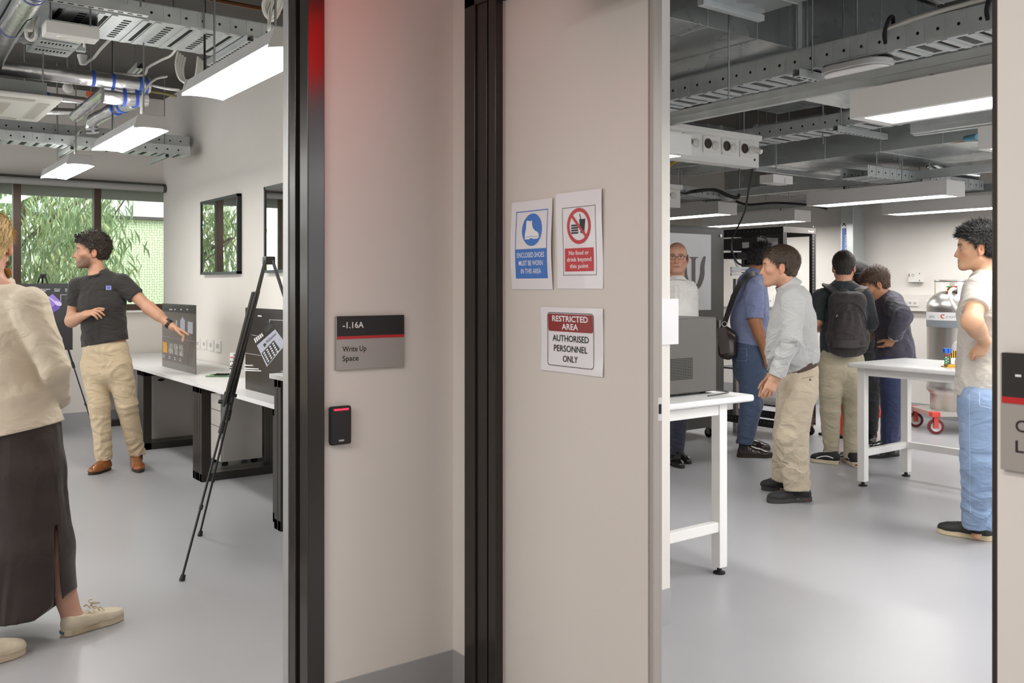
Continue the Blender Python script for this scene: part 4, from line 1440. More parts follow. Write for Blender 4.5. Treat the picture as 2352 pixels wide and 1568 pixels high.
for nm, g, z0, z1, m in (('rim', 1.0, 0.0, 0.035, M_house), ('cover', 0.93, -0.012, 0.0, M_white)):
    obj(nm, MB().prism([(x * g, y * g) for x, y in stadium(0.085, 0.105)], q + UP * z0, -YA, XA, (0, 0, z1 - z0)), m, ov, bevel=0.008, seg=3)
rods(ov, [q + UP * 0.035])
# ceiling socket boxes
def socket_box(label, x0, x1, y, z0, h, ns, plug):
    t = thing('socket_box', label, 'socket box', ((x0 + x1) / 2, y + 0.06, z0))
    obj('body', MB().prism([(0, 0), (0.12, 0.0), (0.12, h), (-0.03, h), (-0.03, h - 0.035), (0.0, h - 0.045)], (x0, y, z0), YA, UP, (x1 - x0, 0, 0)), M_plas, t, bevel=0.003)
    for i in range(ns):
        c = x1 - 0.14 - i * 0.2
        if c - 0.08 < x0:
            break
        p = obj('socket_plate', B(c - 0.085, c + 0.075, y - 0.012, y, z0 + h * 0.26, z0 + h * 0.78), M_plas, t, bevel=0.004)
        obj('inlet', MB().lathe([(0.036, 0), (0.036, 0.006), (0.03, 0.006), (0.028, 0.001)], (c - 0.04, y - 0.012, z0 + h * 0.54), 22, -YA), mat('socket_hole', '#3a2f2a', 0.5), p)
        obj('socket_face', MB().lathe([(0.033, 0), (0.033, 0.008), (0.025, 0.012)], (c + 0.035, y - 0.012, z0 + h * 0.5), 22, -YA), mat('socket_cap', '#cfccc4', 0.4), p)
    if plug:
        pl = obj('plug', MB().tube([(x1 - 0.07, y - 0.01, z0 + h * 0.55), (x1 - 0.06, y - 0.07, z0 + h * 0.45)], [0.024, 0.018], 12), M_plas, t)
    rods(t, [(x0 + 0.1, y + 0.06, z0 + h), (x1 - 0.1, y + 0.06, z0 + h)])
    return t


socket_box('white ceiling box with a row of round sockets and a hanging plug', 4.3, 5.52, 4.36, 2.33, 0.235, 6, True)
socket_box('second white ceiling socket box with a yellow-tailed plug, lower and farther back', 4.9, 6.0, 5.6, 2.14, 0.2, 2, False)
yc = obj('plug_cable', MB().tube(curve_pts([Vector((5.45, 5.585, 2.25)), at(1556, 367, d=7.2), at(1566, 366, d=7.1), at(1577, 369, d=7.1)], 5), 0.012, 8), mat('cable_yellow2', '#c9a63c', 0.5))
tag(yc, 'short yellow plug tail on the second ceiling socket box', 'cable')
pts = curve_pts([at(1733, 366, d=6.75), at(1727, 395, d=6.9), at(1719, 440, d=7.4), at(1712, 480, d=8.0), at(1700, 510, d=8.3), at(1682, 548, d=8.4), at(1679, 575, d=8.4)], 8)
tag(obj('power_cable', MB().tube(pts, 0.0085, 8), M_black), 'black power cable dropping from the ceiling socket box to the open rack', 'cable')
pts = curve_pts([(6.5, 1.0, 2.47), (6.5, 2.6, 2.47), at(2100, 331, d=6.95), at(2070, 336, d=7.0), at(2056, 328, d=7.05), at(2050, 298, d=7.05)], 6)
cp = tag(obj('copper_pipe', MB().tube(pts, 0.015, 10), M_copper), 'bent copper pipe under the mid-ceiling duct', 'pipe')
obj('pipe_label', MB().tube([at(2218, 319, d=6.28), at(2246, 314, d=6.15)], 0.022, 12), mat('label_cyan', '#6fa9bd', 0.5), cp)
el = thing('emergency_light', 'small white box lamp hanging in the middle of the lab ceiling', 'emergency light', at(1783, 425, d=7.6))
q = at(1783, 413, d=7.6)
obj('case', MB().obox(q, XA, YA, UP, 0.13, 0.07, 0.035), M_white, el, bevel=0.003)
obj('pull_switch', MB().tube([q + Vector((0.02, -0.075, 0.01)), q + Vector((0.02, -0.075, -0.05))], 0.006, 8), M_white, el)
rods(el, [q + UP * 0.035])
pp = curve_pts([at(1690, 462, d=9), at(1720, 470, d=9), at(1780, 466, d=9), at(1860, 471, d=9), at(1900, 480, d=9)], 8)
tag(obj('black_cable', MB().tube(pp, 0.012, 8), M_black), 'black cable drooping along the rail above the far lamps', 'cable')
pp = curve_pts([at(1570, 447, z=2.45), at(1590, 440, d=8.2), at(1640, 436, d=8.2), at(1670, 448, d=8.2), at(1692, 454, d=8.2), at(1699, 446, d=8.2)], 8)
tag(obj('black_cable', MB().tube(pp, 0.016, 8), M_black), 'black cable arching over the tray above the tall cabinet', 'cable')
fd = MB().tube(curve_pts([at(2135, 375, d=8.6), at(2160, 390, d=8.6), at(2200, 398, d=8.6), at(2245, 404, d=8.6)], 5), 0.05, 14)
tag(obj('flexible_duct', fd, M_foil), 'silver flexible duct above the far lamp near the dark jamb', 'duct')

# ---- back wall
ex = thing('exhaust_duct', 'vertical galvanised exhaust air duct with blue label strip on the back wall', 'duct', (9.43, 6.1, 0.9))
obj('shaft', B(9.33, 9.55, 6.04, 6.20, 0.9, 3.40), M_galv, ex, bevel=0.004)
obj('label_strip', B(9.3275, 9.33, 6.128, 6.185, 1.62, 2.11), mat('label_blue', '#5277b8', 0.45), ex)
obj('arrow_plate', B(9.327, 9.33, 6.128, 6.185, 2.11, 2.19), M_paper, ex)
mb = MB()
for s in (-1, 1):
    mb.bar((9.3262, 6.156, 2.172), (9.3262, 6.156 + s * 0.02, 2.135), 0.002, 0.010, up=(0, s, 1))
obj('arrow_mark', mb, M_ink, ex)
mb = MB()
text(mb, 'EXHAUST AIR', Vector((9.3262, 6.145, 2.03)), -UP, -YA, 0.026, 0.28, bold=0.01)
obj('label_lettering', mb, M_inkw, ex)
tk = thing('dado_trunking', 'white dado trunking along the back wall with outlets', 'trunking', (9.52, 4, 1.16))
obj('channel', B(9.49, 9.549, -2.9, 10.05, 1.165, 1.35), M_wall, tk, bevel=0.003)
for i, (a, b, lab) in enumerate([(2085, 2110, 'white double outlet on the trunking beside the navy-jacketed man'), (2127, 2150, 'white double outlet on the trunking beside the steel tank'), (1757, 1777, 'white outlet on the trunking seen between the two men by the rack')]):
    p, q = at(a, 703, x=9.49), at(b, 689, x=9.49)
    if i == 2:
        p, q = at(a, 704, x=9.49), at(b, 678, x=9.49)
    t = thing('wall_outlet', lab, 'outlet', p)
    obj('plate', B(9.476, 9.49, q.y, p.y, p.z, q.z), M_plas, t, bevel=0.003)
    for s in (0.28, 0.72):
        obj('socket', B(9.473, 9.477, q.y + (p.y - q.y) * s - 0.014, q.y + (p.y - q.y) * s + 0.014, (p.z + q.z) / 2 - 0.012, (p.z + q.z) / 2 + 0.012), mat('socket_grey', '#b7b4ae', 0.5), t)
p, q = at(2087, 648, x=9.5), at(2117, 624, x=9.5)
gd = thing('gas_detector', 'white gas detector box with round emblem on the back wall', 'detector', (9.52, p.y, p.z))
obj('case', B(9.49, 9.55, q.y, p.y, p.z, q.z), M_plas, gd, bevel=0.004)
c = Vector((9.4885, p.y - 0.055, (p.z + q.z) / 2 + 0.02))
mb = MB()
vs = [c + YA * r * math.cos(a) + UP * r * math.sin(a) for r in (0.011, 0.015) for a in [2 * math.pi * k / 20 for k in range(20)]]
mb.add(vs, [(k, (k + 1) % 20, 20 + (k + 1) % 20, 20 + k) for k in range(20)])
obj('emblem', mb, M_dark, gd)
obj('side_mark', B(9.4885, 9.49, p.y - 0.016, p.y - 0.008, p.z + 0.06, q.z - 0.02), M_dark, gd)
for yy, zz in ((q.y + 0.02, q.z - 0.02), (q.y + 0.02, p.z + 0.02)):
    obj('screw', MB().cyl((9.49, yy, zz), (9.487, yy, zz), 0.006, 10), M_ink, gd)
obj('cable_gland', MB().tube([(9.52, (p.y + q.y) / 2, p.z), (9.52, (p.y + q.y) / 2, p.z - 0.035)], 0.009, 10), M_alu, gd)
# white paper notice at the partition end
nb = obj('wall_notice', B(2.78, 2.906, 2.7225, 2.7285, 1.196, 1.392), M_paper, bevel=0.001)
tag(nb, 'blank white notice overhanging the partition corner beside the bald man', 'notice')

# ---- benches
def bench(label, x0, x1, y0, y1, zt, legs, rails):
    t = thing('lab_bench', label, 'bench', ((x0 + x1) / 2, (y0 + y1) / 2, 0))
    top = MB().prism(rrect(x0, x1, y0, y1, 0.03), (0, 0, zt - 0.034), XA, YA, (0, 0, 0.034))
    obj('bench_top', top, M_desk, t, bevel=0.012, seg=3)
    for x, y in legs:
        lg = obj('leg', B(x - 0.028, x + 0.028, y - 0.028, y + 0.028, 0.035, zt - 0.035), M_white, t, bevel=0.003)
        obj('levelling_foot', MB().lathe([(0.03, 0.0), (0.03, 0.008), (0.012, 0.014), (0.012, 0.036)], (x, y, 0.0005), 16), M_black, lg)
    for a, b in rails:
        obj('rail', MB().bar(a, b, 0.04, 0.05), M_white, t, bevel=0.003)
    return t


zt = 0.89
lx0, lx1, ly0, ly1 = 3.02, 3.55, 3.05, 3.68
bench('white bench by the partition carrying the dark grey computer case', 2.93, 3.765, 2.99, 3.76, zt, [(lx1, ly0), (lx1, ly1), (lx0, ly0), (lx0, ly1)],
      [((lx0, ly0, 0.24), (lx1, ly0, 0.24)), ((lx0, ly1, 0.24), (lx1, ly1, 0.24)), ((lx0, ly0, zt - 0.065), (lx1, ly0, zt - 0.065)), ((lx1, ly0, zt - 0.065), (lx1, ly1, zt - 0.065)), ((lx0, ly1, zt - 0.065), (lx1, ly1, zt - 0.065))])
rx0, rx1, ry0, ry1 = 5.93, 6.50, 2.1, 3.76
bench('white bench in the open lab carrying the small gold assembly', 5.84, 6.62, 2.0, 3.84, zt, [(rx0, ry1), (rx1, ry1), (rx0, ry0), (rx1, ry0)],
      [((rx0, ry1, 0.24), (rx1, ry1, 0.24)), ((rx1, ry0, 0.24), (rx1, ry1, 0.24)), ((rx0, ry0, 0.24), (rx1, ry0, 0.24)), ((rx0, ry1, zt - 0.065), (rx1, ry1, zt - 0.065)), ((rx0, ry0, zt - 0.065), (rx0, ry1, zt - 0.065)), ((rx1, ry0, zt - 0.065), (rx1, ry1, zt - 0.065))])
# computer case
cc = thing('computer_case', 'dark grey computer case with vent slots on the white bench', 'computer', (3.3, 3.4, zt))
cx0, cx1, cy0, cy1, cz0, cz1 = 2.98, 3.655, 3.15, 3.7, zt + 0.012, zt + 0.395
obj('shell', B(cx0, cx1, cy0 + 0.012, cy1, cz0, cz1), M_dark, cc, bevel=0.004)
obj('front_plate', B(cx0, cx1 - 0.012, cy0, cy0 + 0.012, cz0 + 0.006, cz1 - 0.006), mat('case_front', '#5a5753', 0.42), cc, bevel=0.002)
mb = MB()
for k in range(14):
    z = cz0 + 0.075 + k * 0.0078
    for q in range(26):
        x = 3.46 - q * 0.0125
        if x > cx0 + 0.02:
            mb.box(x - 0.005, x + 0.0048, cy0 - 0.0006, cy0, z, z + 0.0045)
obj('vent', mb, M_hole, cc)
mb = MB()
for k in range(44):
    mb.box(cx1 - 0.010, cx1 - 0.003, cy0 + 0.0112, cy0 + 0.0122, cz0 + 0.012 + k * 0.0083, cz0 + 0.0165 + k * 0.0083)
obj('edge_slots', mb, M_pw, cc)
for x in (cx0 + 0.05, cx1 - 0.05):
    for y in (cy0 + 0.06, cy1 - 0.06):
        obj('foot', MB().cyl((x, y, zt), (x, y, cz0), 0.016, 12), M_black, cc)
pts = curve_pts([(3.5, 3.08, zt + 0.004), (3.62, 3.10, zt + 0.004), (3.72, 3.14, zt + 0.004), (3.71, 3.3, zt + 0.004), (3.69, 3.45, zt + 0.004)], 6)
tag(obj('thin_cable', MB().tube(pts, 0.004, 6), M_dark), 'thin dark cable lying on the bench beside the computer case', 'cable')

# ---- tall cabinet with psi panel
cab = thing('server_cabinet', 'tall dark grey server cabinet with pale psi emblem panel', 'cabinet', (6.3, 6.2, 0))
bx0, bx1, by0, by1, bz = 5.86, 6.75, 5.74, 6.75, 2.0
obj('carcass', B(bx0, bx1, by0 + 0.03, by1, 0.11, bz), M_dark, cab, bevel=0.004)
dr = obj('door', B(bx0 + 0.004, bx1 - 0.004, by0, by0 + 0.03, 0.12, bz - 0.02), M_dark, cab, bevel=0.003)
pz0, pz1 = 1.22, 1.925
pxr = 6.56
obj('panel', B(bx0 + 0.02, pxr, by0 - 0.004, by0, pz0, pz1), mat('panel_pale', '#c9c8ca', 0.35), dr)
K = 0.0041                      # metres per photo pixel at the panel
def gp(px, py):
    v = at(px, py, y=by0 - 0.005)
    return (v.x, v.z)


def sweep2(pts, ws, mb, dy=0.0):
    """variable-width ribbon in the cabinet-front plane."""
    L, R = [], []
    P = [Vector((x, 0, z)) for x, z in pts]
    for i, p in enumerate(P):
        d = (P[min(i + 1, len(P) - 1)] - P[max(i - 1, 0)]).normalized()
        n = Vector((-d.z, 0, d.x)) * ws[i] / 2
        L.append(p + n)
        R.append(p - n)
    vs = L + R
    n = len(P)
    mb.add([(v.x, by0 - 0.0052 - dy, v.z) for v in vs], [(i, i + 1, n + i + 1, n + i) for i in range(n - 1)])


psi = MB()
xs0, zt0 = gp(1593, 590)
_, zb0 = gp(1593, 675)
sweep2([(xs0, zt0), (xs0, zb0)], [0.052, 0.052], psi)
for z, dz in ((zt0, -0.03), (zb0, 0.03)):
    sweep2([(xs0, z), (xs0, z + dz * 0.22), (xs0, z + dz * 0.42), (xs0, z + dz)], [0.128, 0.122, 0.07, 0.05], psi, 0.0006)
for s in (1, -1):
    arm = curve_pts([(xs0 + s * 0.02, 0, zt0 - 0.285), (xs0 + s * 0.075, 0, zt0 - 0.255), (xs0 + s * 0.115, 0, zt0 - 0.17), (xs0 + s * 0.122, 0, zt0 - 0.08), (xs0 + s * 0.145, 0, zt0 - 0.012), (xs0 + s * 0.165, 0, zt0 + 0.002)], 5)
    n = len(arm)
    ws = [0.012 + 0.052 * math.sin(math.pi * min(1, 0.15 + 0.85 * i / (n - 1)) ** 1.0) for i in range(n)]
    sweep2([(p.x, p.z) for p in arm], ws, psi, 0.0003)
obj('psi_emblem', psi, mat('emblem_grey', '#4f4a48', 0.4), dr)
obj('lock', MB().cyl((6.695, by0, 1.92), (6.695, by0 - 0.012, 1.92), 0.014, 14), M_alu, dr)
obj('handle', B(6.66, 6.675, by0 - 0.02, by0, 1.02, 1.12), M_alu, dr, bevel=0.003)
def caster(t, x, y, r=0.045, ax=XA, m=None):
    c = obj('caster', MB().lathe([(r, -0.014), (r, 0.014)], (x, y, r), 20, ax), m or M_black, t, bevel=0.004)
    obj('caster_fork', MB().box(x - 0.022, x + 0.022, y - 0.03, y + 0.03, r * 2, r * 2 + 0.02).box(x - 0.022, x - 0.016, y - 0.02, y + 0.02, r * 0.8, r * 2).box(x + 0.016, x + 0.022, y - 0.02, y + 0.02, r * 0.8, r * 2), M_alu, c)


for x in (bx0 + 0.08, bx1 - 0.1):
    for y in (by0 + 0.1, by1 - 0.1):
        caster(cab, x, y)

# ---- open rack
rk = thing('open_rack', 'open black equipment rack frame on casters behind the grey-shirted man', 'rack', (7.3, 5.75, 0))
r0x, r1x, r0y, r1y, z0r, z1r = 7.06, 7.56, 5.3, 6.15, 0.12, 2.0
M_rk = mat('rack_black', '#262322', 0.42)
M_rkr = mat('rack_grey_edge', '#55504d', 0.42)
for x in (r0x, r1x):
    for y in (r0y, r1y):
        sx = 1 if x == r0x else -1
        sy = 1 if y == r0y else -1
        p = MB().box(x - 0.002 * sx, x + 0.055 * sx, y - 0.002 * sy, y + 0.002 * sy, z0r, z1r).box(x - 0.002 * sx, x + 0.002 * sx, y, y + 0.055 * sy, z0r, z1r)
        p.box(x + 0.053 * sx, x + 0.056 * sx, y, y + 0.03 * sy, z0r, z1r)
        o = obj('post', p, M_rk, rk)
        h = MB()
        for k in range(62):
            z = z0r + 0.06 + k * 0.03
            h.box(x + 0.038 * sx - 0.006, x + 0.038 * sx + 0.006, y - 0.0032, y + 0.0032, z, z + 0.012)
            h.box(x - 0.0032, x + 0.0032, y + 0.035 * sy - 0.006, y + 0.035 * sy + 0.006, z, z + 0.012)
        obj('mounting_hole', h, M_galvd if x == r1x else M_dark, o)
for z in (z0r, z1r - 0.055):
    for y in (r0y, r1y):
        obj('cross_bar', B(r0x, r1x, y - 0.004, y + 0.004, z, z + 0.055), M_rkr if y == r0y else M_rk, rk, bevel=0.001)
    for x in (r0x, r1x):
        o = obj('side_bar', B(x - 0.004, x + 0.004, r0y, r1y, z - 0.02, z + 0.055), M_rk, rk, bevel=0.001)
        h = MB()
        for k in range(14):
            h.box(x - 0.0046, x + 0.0046, r0y + 0.1 + k * 0.05, r0y + 0.108 + k * 0.05, z + 0.02, z + 0.03)
        obj('bar_hole', h, M_galvd, o)
for x in (r0x + 0.03, r1x - 0.03):
    for y in (r0y + 0.04, r1y - 0.04):
        caster(rk, x, y, 0.045, XA)
mb = MB()
text(mb, 'Startech', (r1x - 0.115, r0y - 0.0045, z1r - 0.04), XA, UP, 0.017, 0.08, bold=0.01)
obj('maker_lettering', mb, M_inkw, rk)
obj('shelf', B(r0x + 0.02, r1x - 0.02, r0y + 0.02, r1y - 0.02, 0.62, 0.635), M_rk, rk)
obj('bottom_tray', B(r0x + 0.02, r1x - 0.02, r0y + 0.02, r1y - 0.02, 0.30, 0.315), M_rk, rk)
# equipment in the rack
e = thing('rack_unit', 'dark box unit with white label mounted under the top of the open rack', 'rack equipment', (7.2, 5.9, 1.78))
obj('case', B(r0x + 0.03, r1x - 0.05, 5.62, 6.1, 1.80, 1.915), mat('unit_dark', '#3b3735', 0.45), e, bevel=0.003)
obj('label', B(r0x + 0.0285, r0x + 0.031, 5.72, 5.80, 1.815, 1.87), M_paper, e)
e = thing('rack_unit', 'thin black switch below the labelled box in the open rack', 'rack equipment', (7.2, 5.9, 1.70))
obj('case', B(r0x + 0.02, r1x - 0.05, 5.60, 6.1, 1.715, 1.775), M_black, e, bevel=0.002)
obj('ear', B(r0x + 0.012, r0x + 0.021, 5.60, 5.85, 1.72, 1.77), mat('ear_grey', '#55524f', 0.45), e)
for lb, pts, r in (('black cable hanging in a loop inside the open rack', [at(1679, 560, d=8.6), at(1682, 578, d=8.6), at(1690, 598, d=8.6), at(1700, 607, d=8.6), at(1722, 611, d=8.6), at(1740, 609, d=8.7)], 0.010),
                   ('black cable curling from the thin switch in the rack', [at(1747, 543, d=8.7), at(1760, 548, d=8.7), at(1763, 560, d=8.7), at(1768, 567, d=8.6), at(1750, 562, d=8.7)], 0.008)):
    tag(obj('rack_cable', MB().tube(curve_pts(pts, 7), r, 7), M_black), lb, 'cable')
# pale equipment seen through the rack
e = thing('rail_assembly', 'pale metal rail assembly seen between cabinet and rack', 'equipment', at(1705, 700, d=8.9))
for y0_, y1_, m in ((613, 619, M_galv), (620, 625, M_white), (627, 633, M_alu)):
    a, b = at(1679, y1_, d=8.95), at(1735, y0_, d=8.95)
    obj('rail', MB().obox((a + b) / 2, RIGHT, AWAY, UP, (b - a).dot(RIGHT) / 2, 0.03, (b - a).z / 2), m, e)
obj('upright', MB().bar(at(1680, 575, d=8.98), at(1695, 614, d=8.98), 0.03, 0.02), M_alu, e)
obj('upright', MB().bar(at(1690, 640, d=8.98), Vector((at(1690, 640, d=8.98).x, at(1690, 640, d=8.98).y, 0.0)), 0.04, 0.04), M_alu, e)

# ---- gold assembly on the bench
g = at(2185, 843, z=zt)
ga = thing('gold_assembly', 'small gold optical assembly with blue connectors on the white bench', 'instrument', g)
M_gold = mat('gold', '#c79a3e', 0.3, metal=0.9)


def gb(nm, r, a, u, w, dd, hh, m, bev=0.001):
    return obj(nm, MB().obox(g + RIGHT * r + AWAY * a + UP * (u + hh / 2), RIGHT, AWAY, UP, w / 2, dd / 2, hh / 2), m, ga, bevel=bev)


gb('base_plate', 0.0, 0, 0.0, 0.105, 0.08, 0.008, M_gold)
gb('base_block', 0.005, 0, 0.008, 0.085, 0.06, 0.014, M_gold)
gb('ceramic_block', 0.016, 0, 0.022, 0.055, 0.04, 0.042, M_paper)
gb('circuit_board', -0.032, -0.005, 0.022, 0.034, 0.006, 0.06, mat('pcb_deep_green', '#2f7a52', 0.45))
gb('red_strip', -0.032, -0.006, 0.075, 0.034, 0.007, 0.014, M_maroon)
for k in range(3):
    gb('pillar', 0.006 + k * 0.014, 0.005, 0.064, 0.008, 0.02, 0.05, M_gold)
gb('side_pillar', 0.045, 0, 0.02, 0.010, 0.03, 0.085, M_gold)
gb('pillar', -0.012, -0.004, 0.02, 0.006, 0.02, 0.06, M_gold)
for k in range(2):
    gb('blue_connector', -0.045 + k * 0.026, -0.01, 0.098, 0.023, 0.03, 0.032, mat('connector_blue', '#1f63c9', 0.4), 0.003)
mb = MB()
for k in range(5):
    mb.obox(g + RIGHT * (-0.04 + (k % 2) * 0.014) + AWAY * -0.0095 + UP * (0.03 + k * 0.009), RIGHT, AWAY, UP, 0.004, 0.001, 0.003)
obj('components', mb, M_paper, ga)
for k in range(4):
    b = g + RIGHT * (0.0 + 0.01 * k) + UP * 0.11
    obj('fibre_loop', MB().tube(curve_pts([b, b + UP * 0.03 + RIGHT * 0.005, b + UP * (0.06 + 0.008 * k) + RIGHT * 0.025, b + UP * (0.045 + 0.006 * k) + RIGHT * 0.055, b + RIGHT * 0.06 - UP * 0.02, b + RIGHT * 0.05 - UP * 0.06], 6), 0.0012, 5), M_paper, ga)

# ---- steel tank on its dolly
tc = at(2192, 655, d=9.05)
TX, TY = tc.x, tc.y
dl_ = thing('tank_dolly', 'flat wheeled dolly with red corners under the steel tank', 'dolly', (TX, TY, 0))
ext = 0.34
deck = MB().obox((TX, TY, 0.195), RIGHT, AWAY, UP, ext, ext * 0.8, 0.022)
obj('deck', deck, mat('dolly_steel', '#b9b2ab', 0.4, metal=0.5), dl_, bevel=0.004)
M_dred = mat('dolly_red', '#d8483a', 0.45)
M_whl = mat('wheel_maroon', '#6e1f22', 0.45)
for s in (-1, 1):
    for f_ in (-1, 1):
        c = Vector((TX, TY, 0)) + RIGHT * s * (ext - 0.05) + AWAY * f_ * (ext * 0.8 - 0.05)
        obj('corner_cap', MB().obox(c + UP * 0.195 + RIGHT * s * 0.02 + AWAY * f_ * 0.02, RIGHT, AWAY, UP, 0.04, 0.04, 0.0235), M_dred, dl_, bevel=0.004)
        axd = (AWAY * 0.97 + RIGHT * 0.24).normalized()
        cw = c + UP * 0.075
        w_ = obj('caster_wheel', MB().lathe([(0.05, -0.018), (0.072, -0.016), (0.075, -0.01), (0.075, 0.01), (0.072, 0.016), (0.05, 0.018)], cw, 26, axd), M_whl, dl_)
        obj('wheel_hub', MB().lathe([(0.04, -0.019), (0.048, -0.021), (0.048, 0.021), (0.04, 0.019), (0.015, 0.022)], cw, 22, axd), M_alu, w_)
        fk = MB()
        for q in (-1, 1):
            fk.obox(cw + axd * 0.03 * q + UP * 0.045, RIGHT, axd, UP, 0.022, 0.003, 0.06)
        fk.obox(cw + UP * 0.1, RIGHT, axd, UP, 0.03, 0.035, 0.006)
        obj('caster_fork', fk, M_dred if s < 0 else M_alu, w_)
tk = thing('steel_tank', 'tall stainless steel gas tank with white name band standing on the dolly', 'gas tank', (TX, TY, 0.217))
M_ss = mat('stainless_brushed', '#ccc8c3', 0.31, metal=0.92, noise=0.05, nscale=3, stretch=(1, 1, 0.05), rnoise=0.06)
R_ = 0.255
body = [(0.215, 0.0), (0.222, 0.012), (0.222, 0.15), (0.24, 0.17), (R_, 0.19), (R_, 0.235), (R_ - 0.003, 0.24), (R_ - 0.003, 0.99), (R_, 1.0), (R_, 1.02), (R_ - 0.004, 1.045), (R_ - 0.03, 1.10), (R_ - 0.08, 1.15), (R_ - 0.14, 1.175), (0.0001, 1.185)]
obj('vessel', MB().lathe(body, (TX, TY, 0.217), 56, UP, cap=False), M_ss, tk, angle=50)
zb = 0.217


def band(nm, z0, z1, m, dr=0.0015):
    return obj(nm, MB().lathe([(R_ + dr, z0), (R_ + dr, z1)], (TX, TY, 0), 56, UP, cap=False), m, tk)


band('white_band', 1.105, 1.185, M_paper)
band('grey_band', 1.035, 1.105, mat('band_grey', '#80858a', 0.5))


def on_tank(a_off, z, r=R_ + 0.003):
    """point on the tank's shell; a_off metres along the shell to the viewer's right of the point facing the camera."""
    to = Vector((-TX, -TY, 0)).normalized()
    right = Vector((-to.y, to.x, 0))
    an = a_off / R_
    return Vector((TX, TY, z)) + (to * math.cos(an) + right * math.sin(an)) * r


mb2 = MB()
text(mb2, 'coregas', (0.0, 0, 0), XA, YA, 0.030, 0.21)
mb3 = MB()
text(mb3, 'gas', (-0.20, 0, 0), XA, YA, 0.030, 0.08)
sg_ = -0.075
mb = MB()
for src in (mb2, mb3):
    mb.add([tuple(on_tank(v[0] + sg_, 1.13 + v[1])) for v in src.v], src.f)
obj('name_lettering', mb, mat('ink_grey', '#8c8f93', 0.5), tk)
mb = MB()
ctr = (-0.105, 1.145)
vs = []
for k in range(21):
    an = math.radians(60 + 270 * k / 20)
    w_ = 0.012 * math.sin(math.pi * (k + 1) / 22) + 0.002
    for r in (0.022 - w_, 0.022):
        vs.append(on_tank(ctr[0] + r * math.cos(an), ctr[1] + r * math.sin(an), R_ + 0.0035))
mb.add(vs, [(2 * k, 2 * k + 1, 2 * k + 3, 2 * k + 2) for k in range(20)])
obj('emblem', mb, mat('emblem_orange', '#d96a30', 0.5), tk)
mb = MB()
mb.add([on_tank(ctr[0] + a, ctr[1] + b, R_ + 0.0036) for a, b in ((0.004, 0.006), (0.016, 0.010), (0.018, 0.024), (0.008, 0.016))], [(0, 1, 2, 3)])
obj('emblem_drop', mb, mat('emblem_navy', '#3a4f7c', 0.5), tk)
# neck ring, valves, hose
zt_ = 0.217 + 1.175
ring = MB().tube([Vector((TX, TY, 1.495)) + Vector((math.cos(a), math.sin(a), 0)) * 0.175 for a in [2 * math.pi * k / 40 for k in range(40)]], 0.012, 8, closed=True)
obj('guard_ring', ring, M_ss, tk)
for a in (0.6, 2.2, 3.9, 5.4):
    d_ = Vector((math.cos(a), math.sin(a), 0)) * 0.175
    obj('ring_post', MB().bar(Vector((TX, TY, 1.34)) + d_, Vector((TX, TY, 1.495)) + d_, 0.045, 0.008, up=d_), M_ss, tk)
M_brass = mat('brass', '#b98a3a', 0.35, metal=0.9)
for a_, cname, colr in ((-0.085, 'green', '#3f8a56'), (0.0, 'red', '#c0392f'), (0.085, 'green', '#3f8a56')):
    p = on_tank(a_ * 1.0, 1.38, 0.12)
    v = obj('valve', MB().tube([p, p + UP * 0.05], 0.016, 10).tube([p + UP * 0.03, p + UP * 0.03 + (p - Vector((TX, TY, p.z))).normalized() * 0.05], 0.011, 10), M_brass, tk)
    obj('handwheel', MB().lathe([(0.03, 0), (0.032, 0.006), (0.03, 0.012)], p + UP * 0.05, 18), mat('handwheel_' + cname, colr, 0.4), v)
p = on_tank(-0.05, 1.40, 0.15)
obj('copper_line', MB().tube(curve_pts([on_tank(-0.12, 1.37, 0.16), on_tank(-0.09, 1.39, 0.17), p], 4), 0.011, 8), M_copper, tk)
obj('hose', MB().tube(curve_pts([on_tank(0.03, 1.40, 0.13), on_tank(-0.01, 1.415, 0.22), on_tank(-0.035, 1.38, 0.28), on_tank(-0.02, 1.29, 0.30), on_tank(0.04, 1.18, 0.305), on_tank(0.12, 1.08, 0.31), on_tank(0.16, 1.03, 0.30)], 7), 0.017, 12), M_plas, tk)
obj('paper_tag', MB().obox(on_tank(-0.145, 1.43, 0.19), RIGHT, AWAY, UP, 0.014, 0.001, 0.035), M_paper, tk)

# ---- traffic cones
M_cone = mat('cone_orange', '#f2482a', 0.45)


def cone(label, loc, fallen=None):
    t = thing('traffic_cone', label, 'traffic cone', loc, 'orange traffic cones')
    q = Vector(loc)
    ax = UP if fallen is None else Vector(fallen).normalized()
    b = q if fallen is None else q + UP * 0.13
    obj('cone', MB().lathe([(0.105, 0.02), (0.10, 0.03), (0.028, 0.43), (0.02, 0.45)], b, 28, ax), M_cone, t)
    u = XA if fallen is None else Vector((ax.y, -ax.x, 0)).normalized()
    v = ax.cross(u)
    obj('base', MB().obox(b + ax * 0.012, u, v, ax, 0.14, 0.14, 0.012), M_black, t, bevel=0.006)


cone('orange traffic cone standing behind the backpack wearer\'s legs', at(1928, 1000, z=0))
cone('orange traffic cone lying on the floor behind the man in navy', at(2075, 975, z=0), (-RIGHT + AWAY * 0.1))
# ================================================================ PEOPLE
def V(p):
    return np.array([p[0], p[1], p[2]], dtype=np.float32)


def nz(v):
    v = np.asarray(v, dtype=np.float32)
    return v / max(1e-9, float(np.linalg.norm(v)))


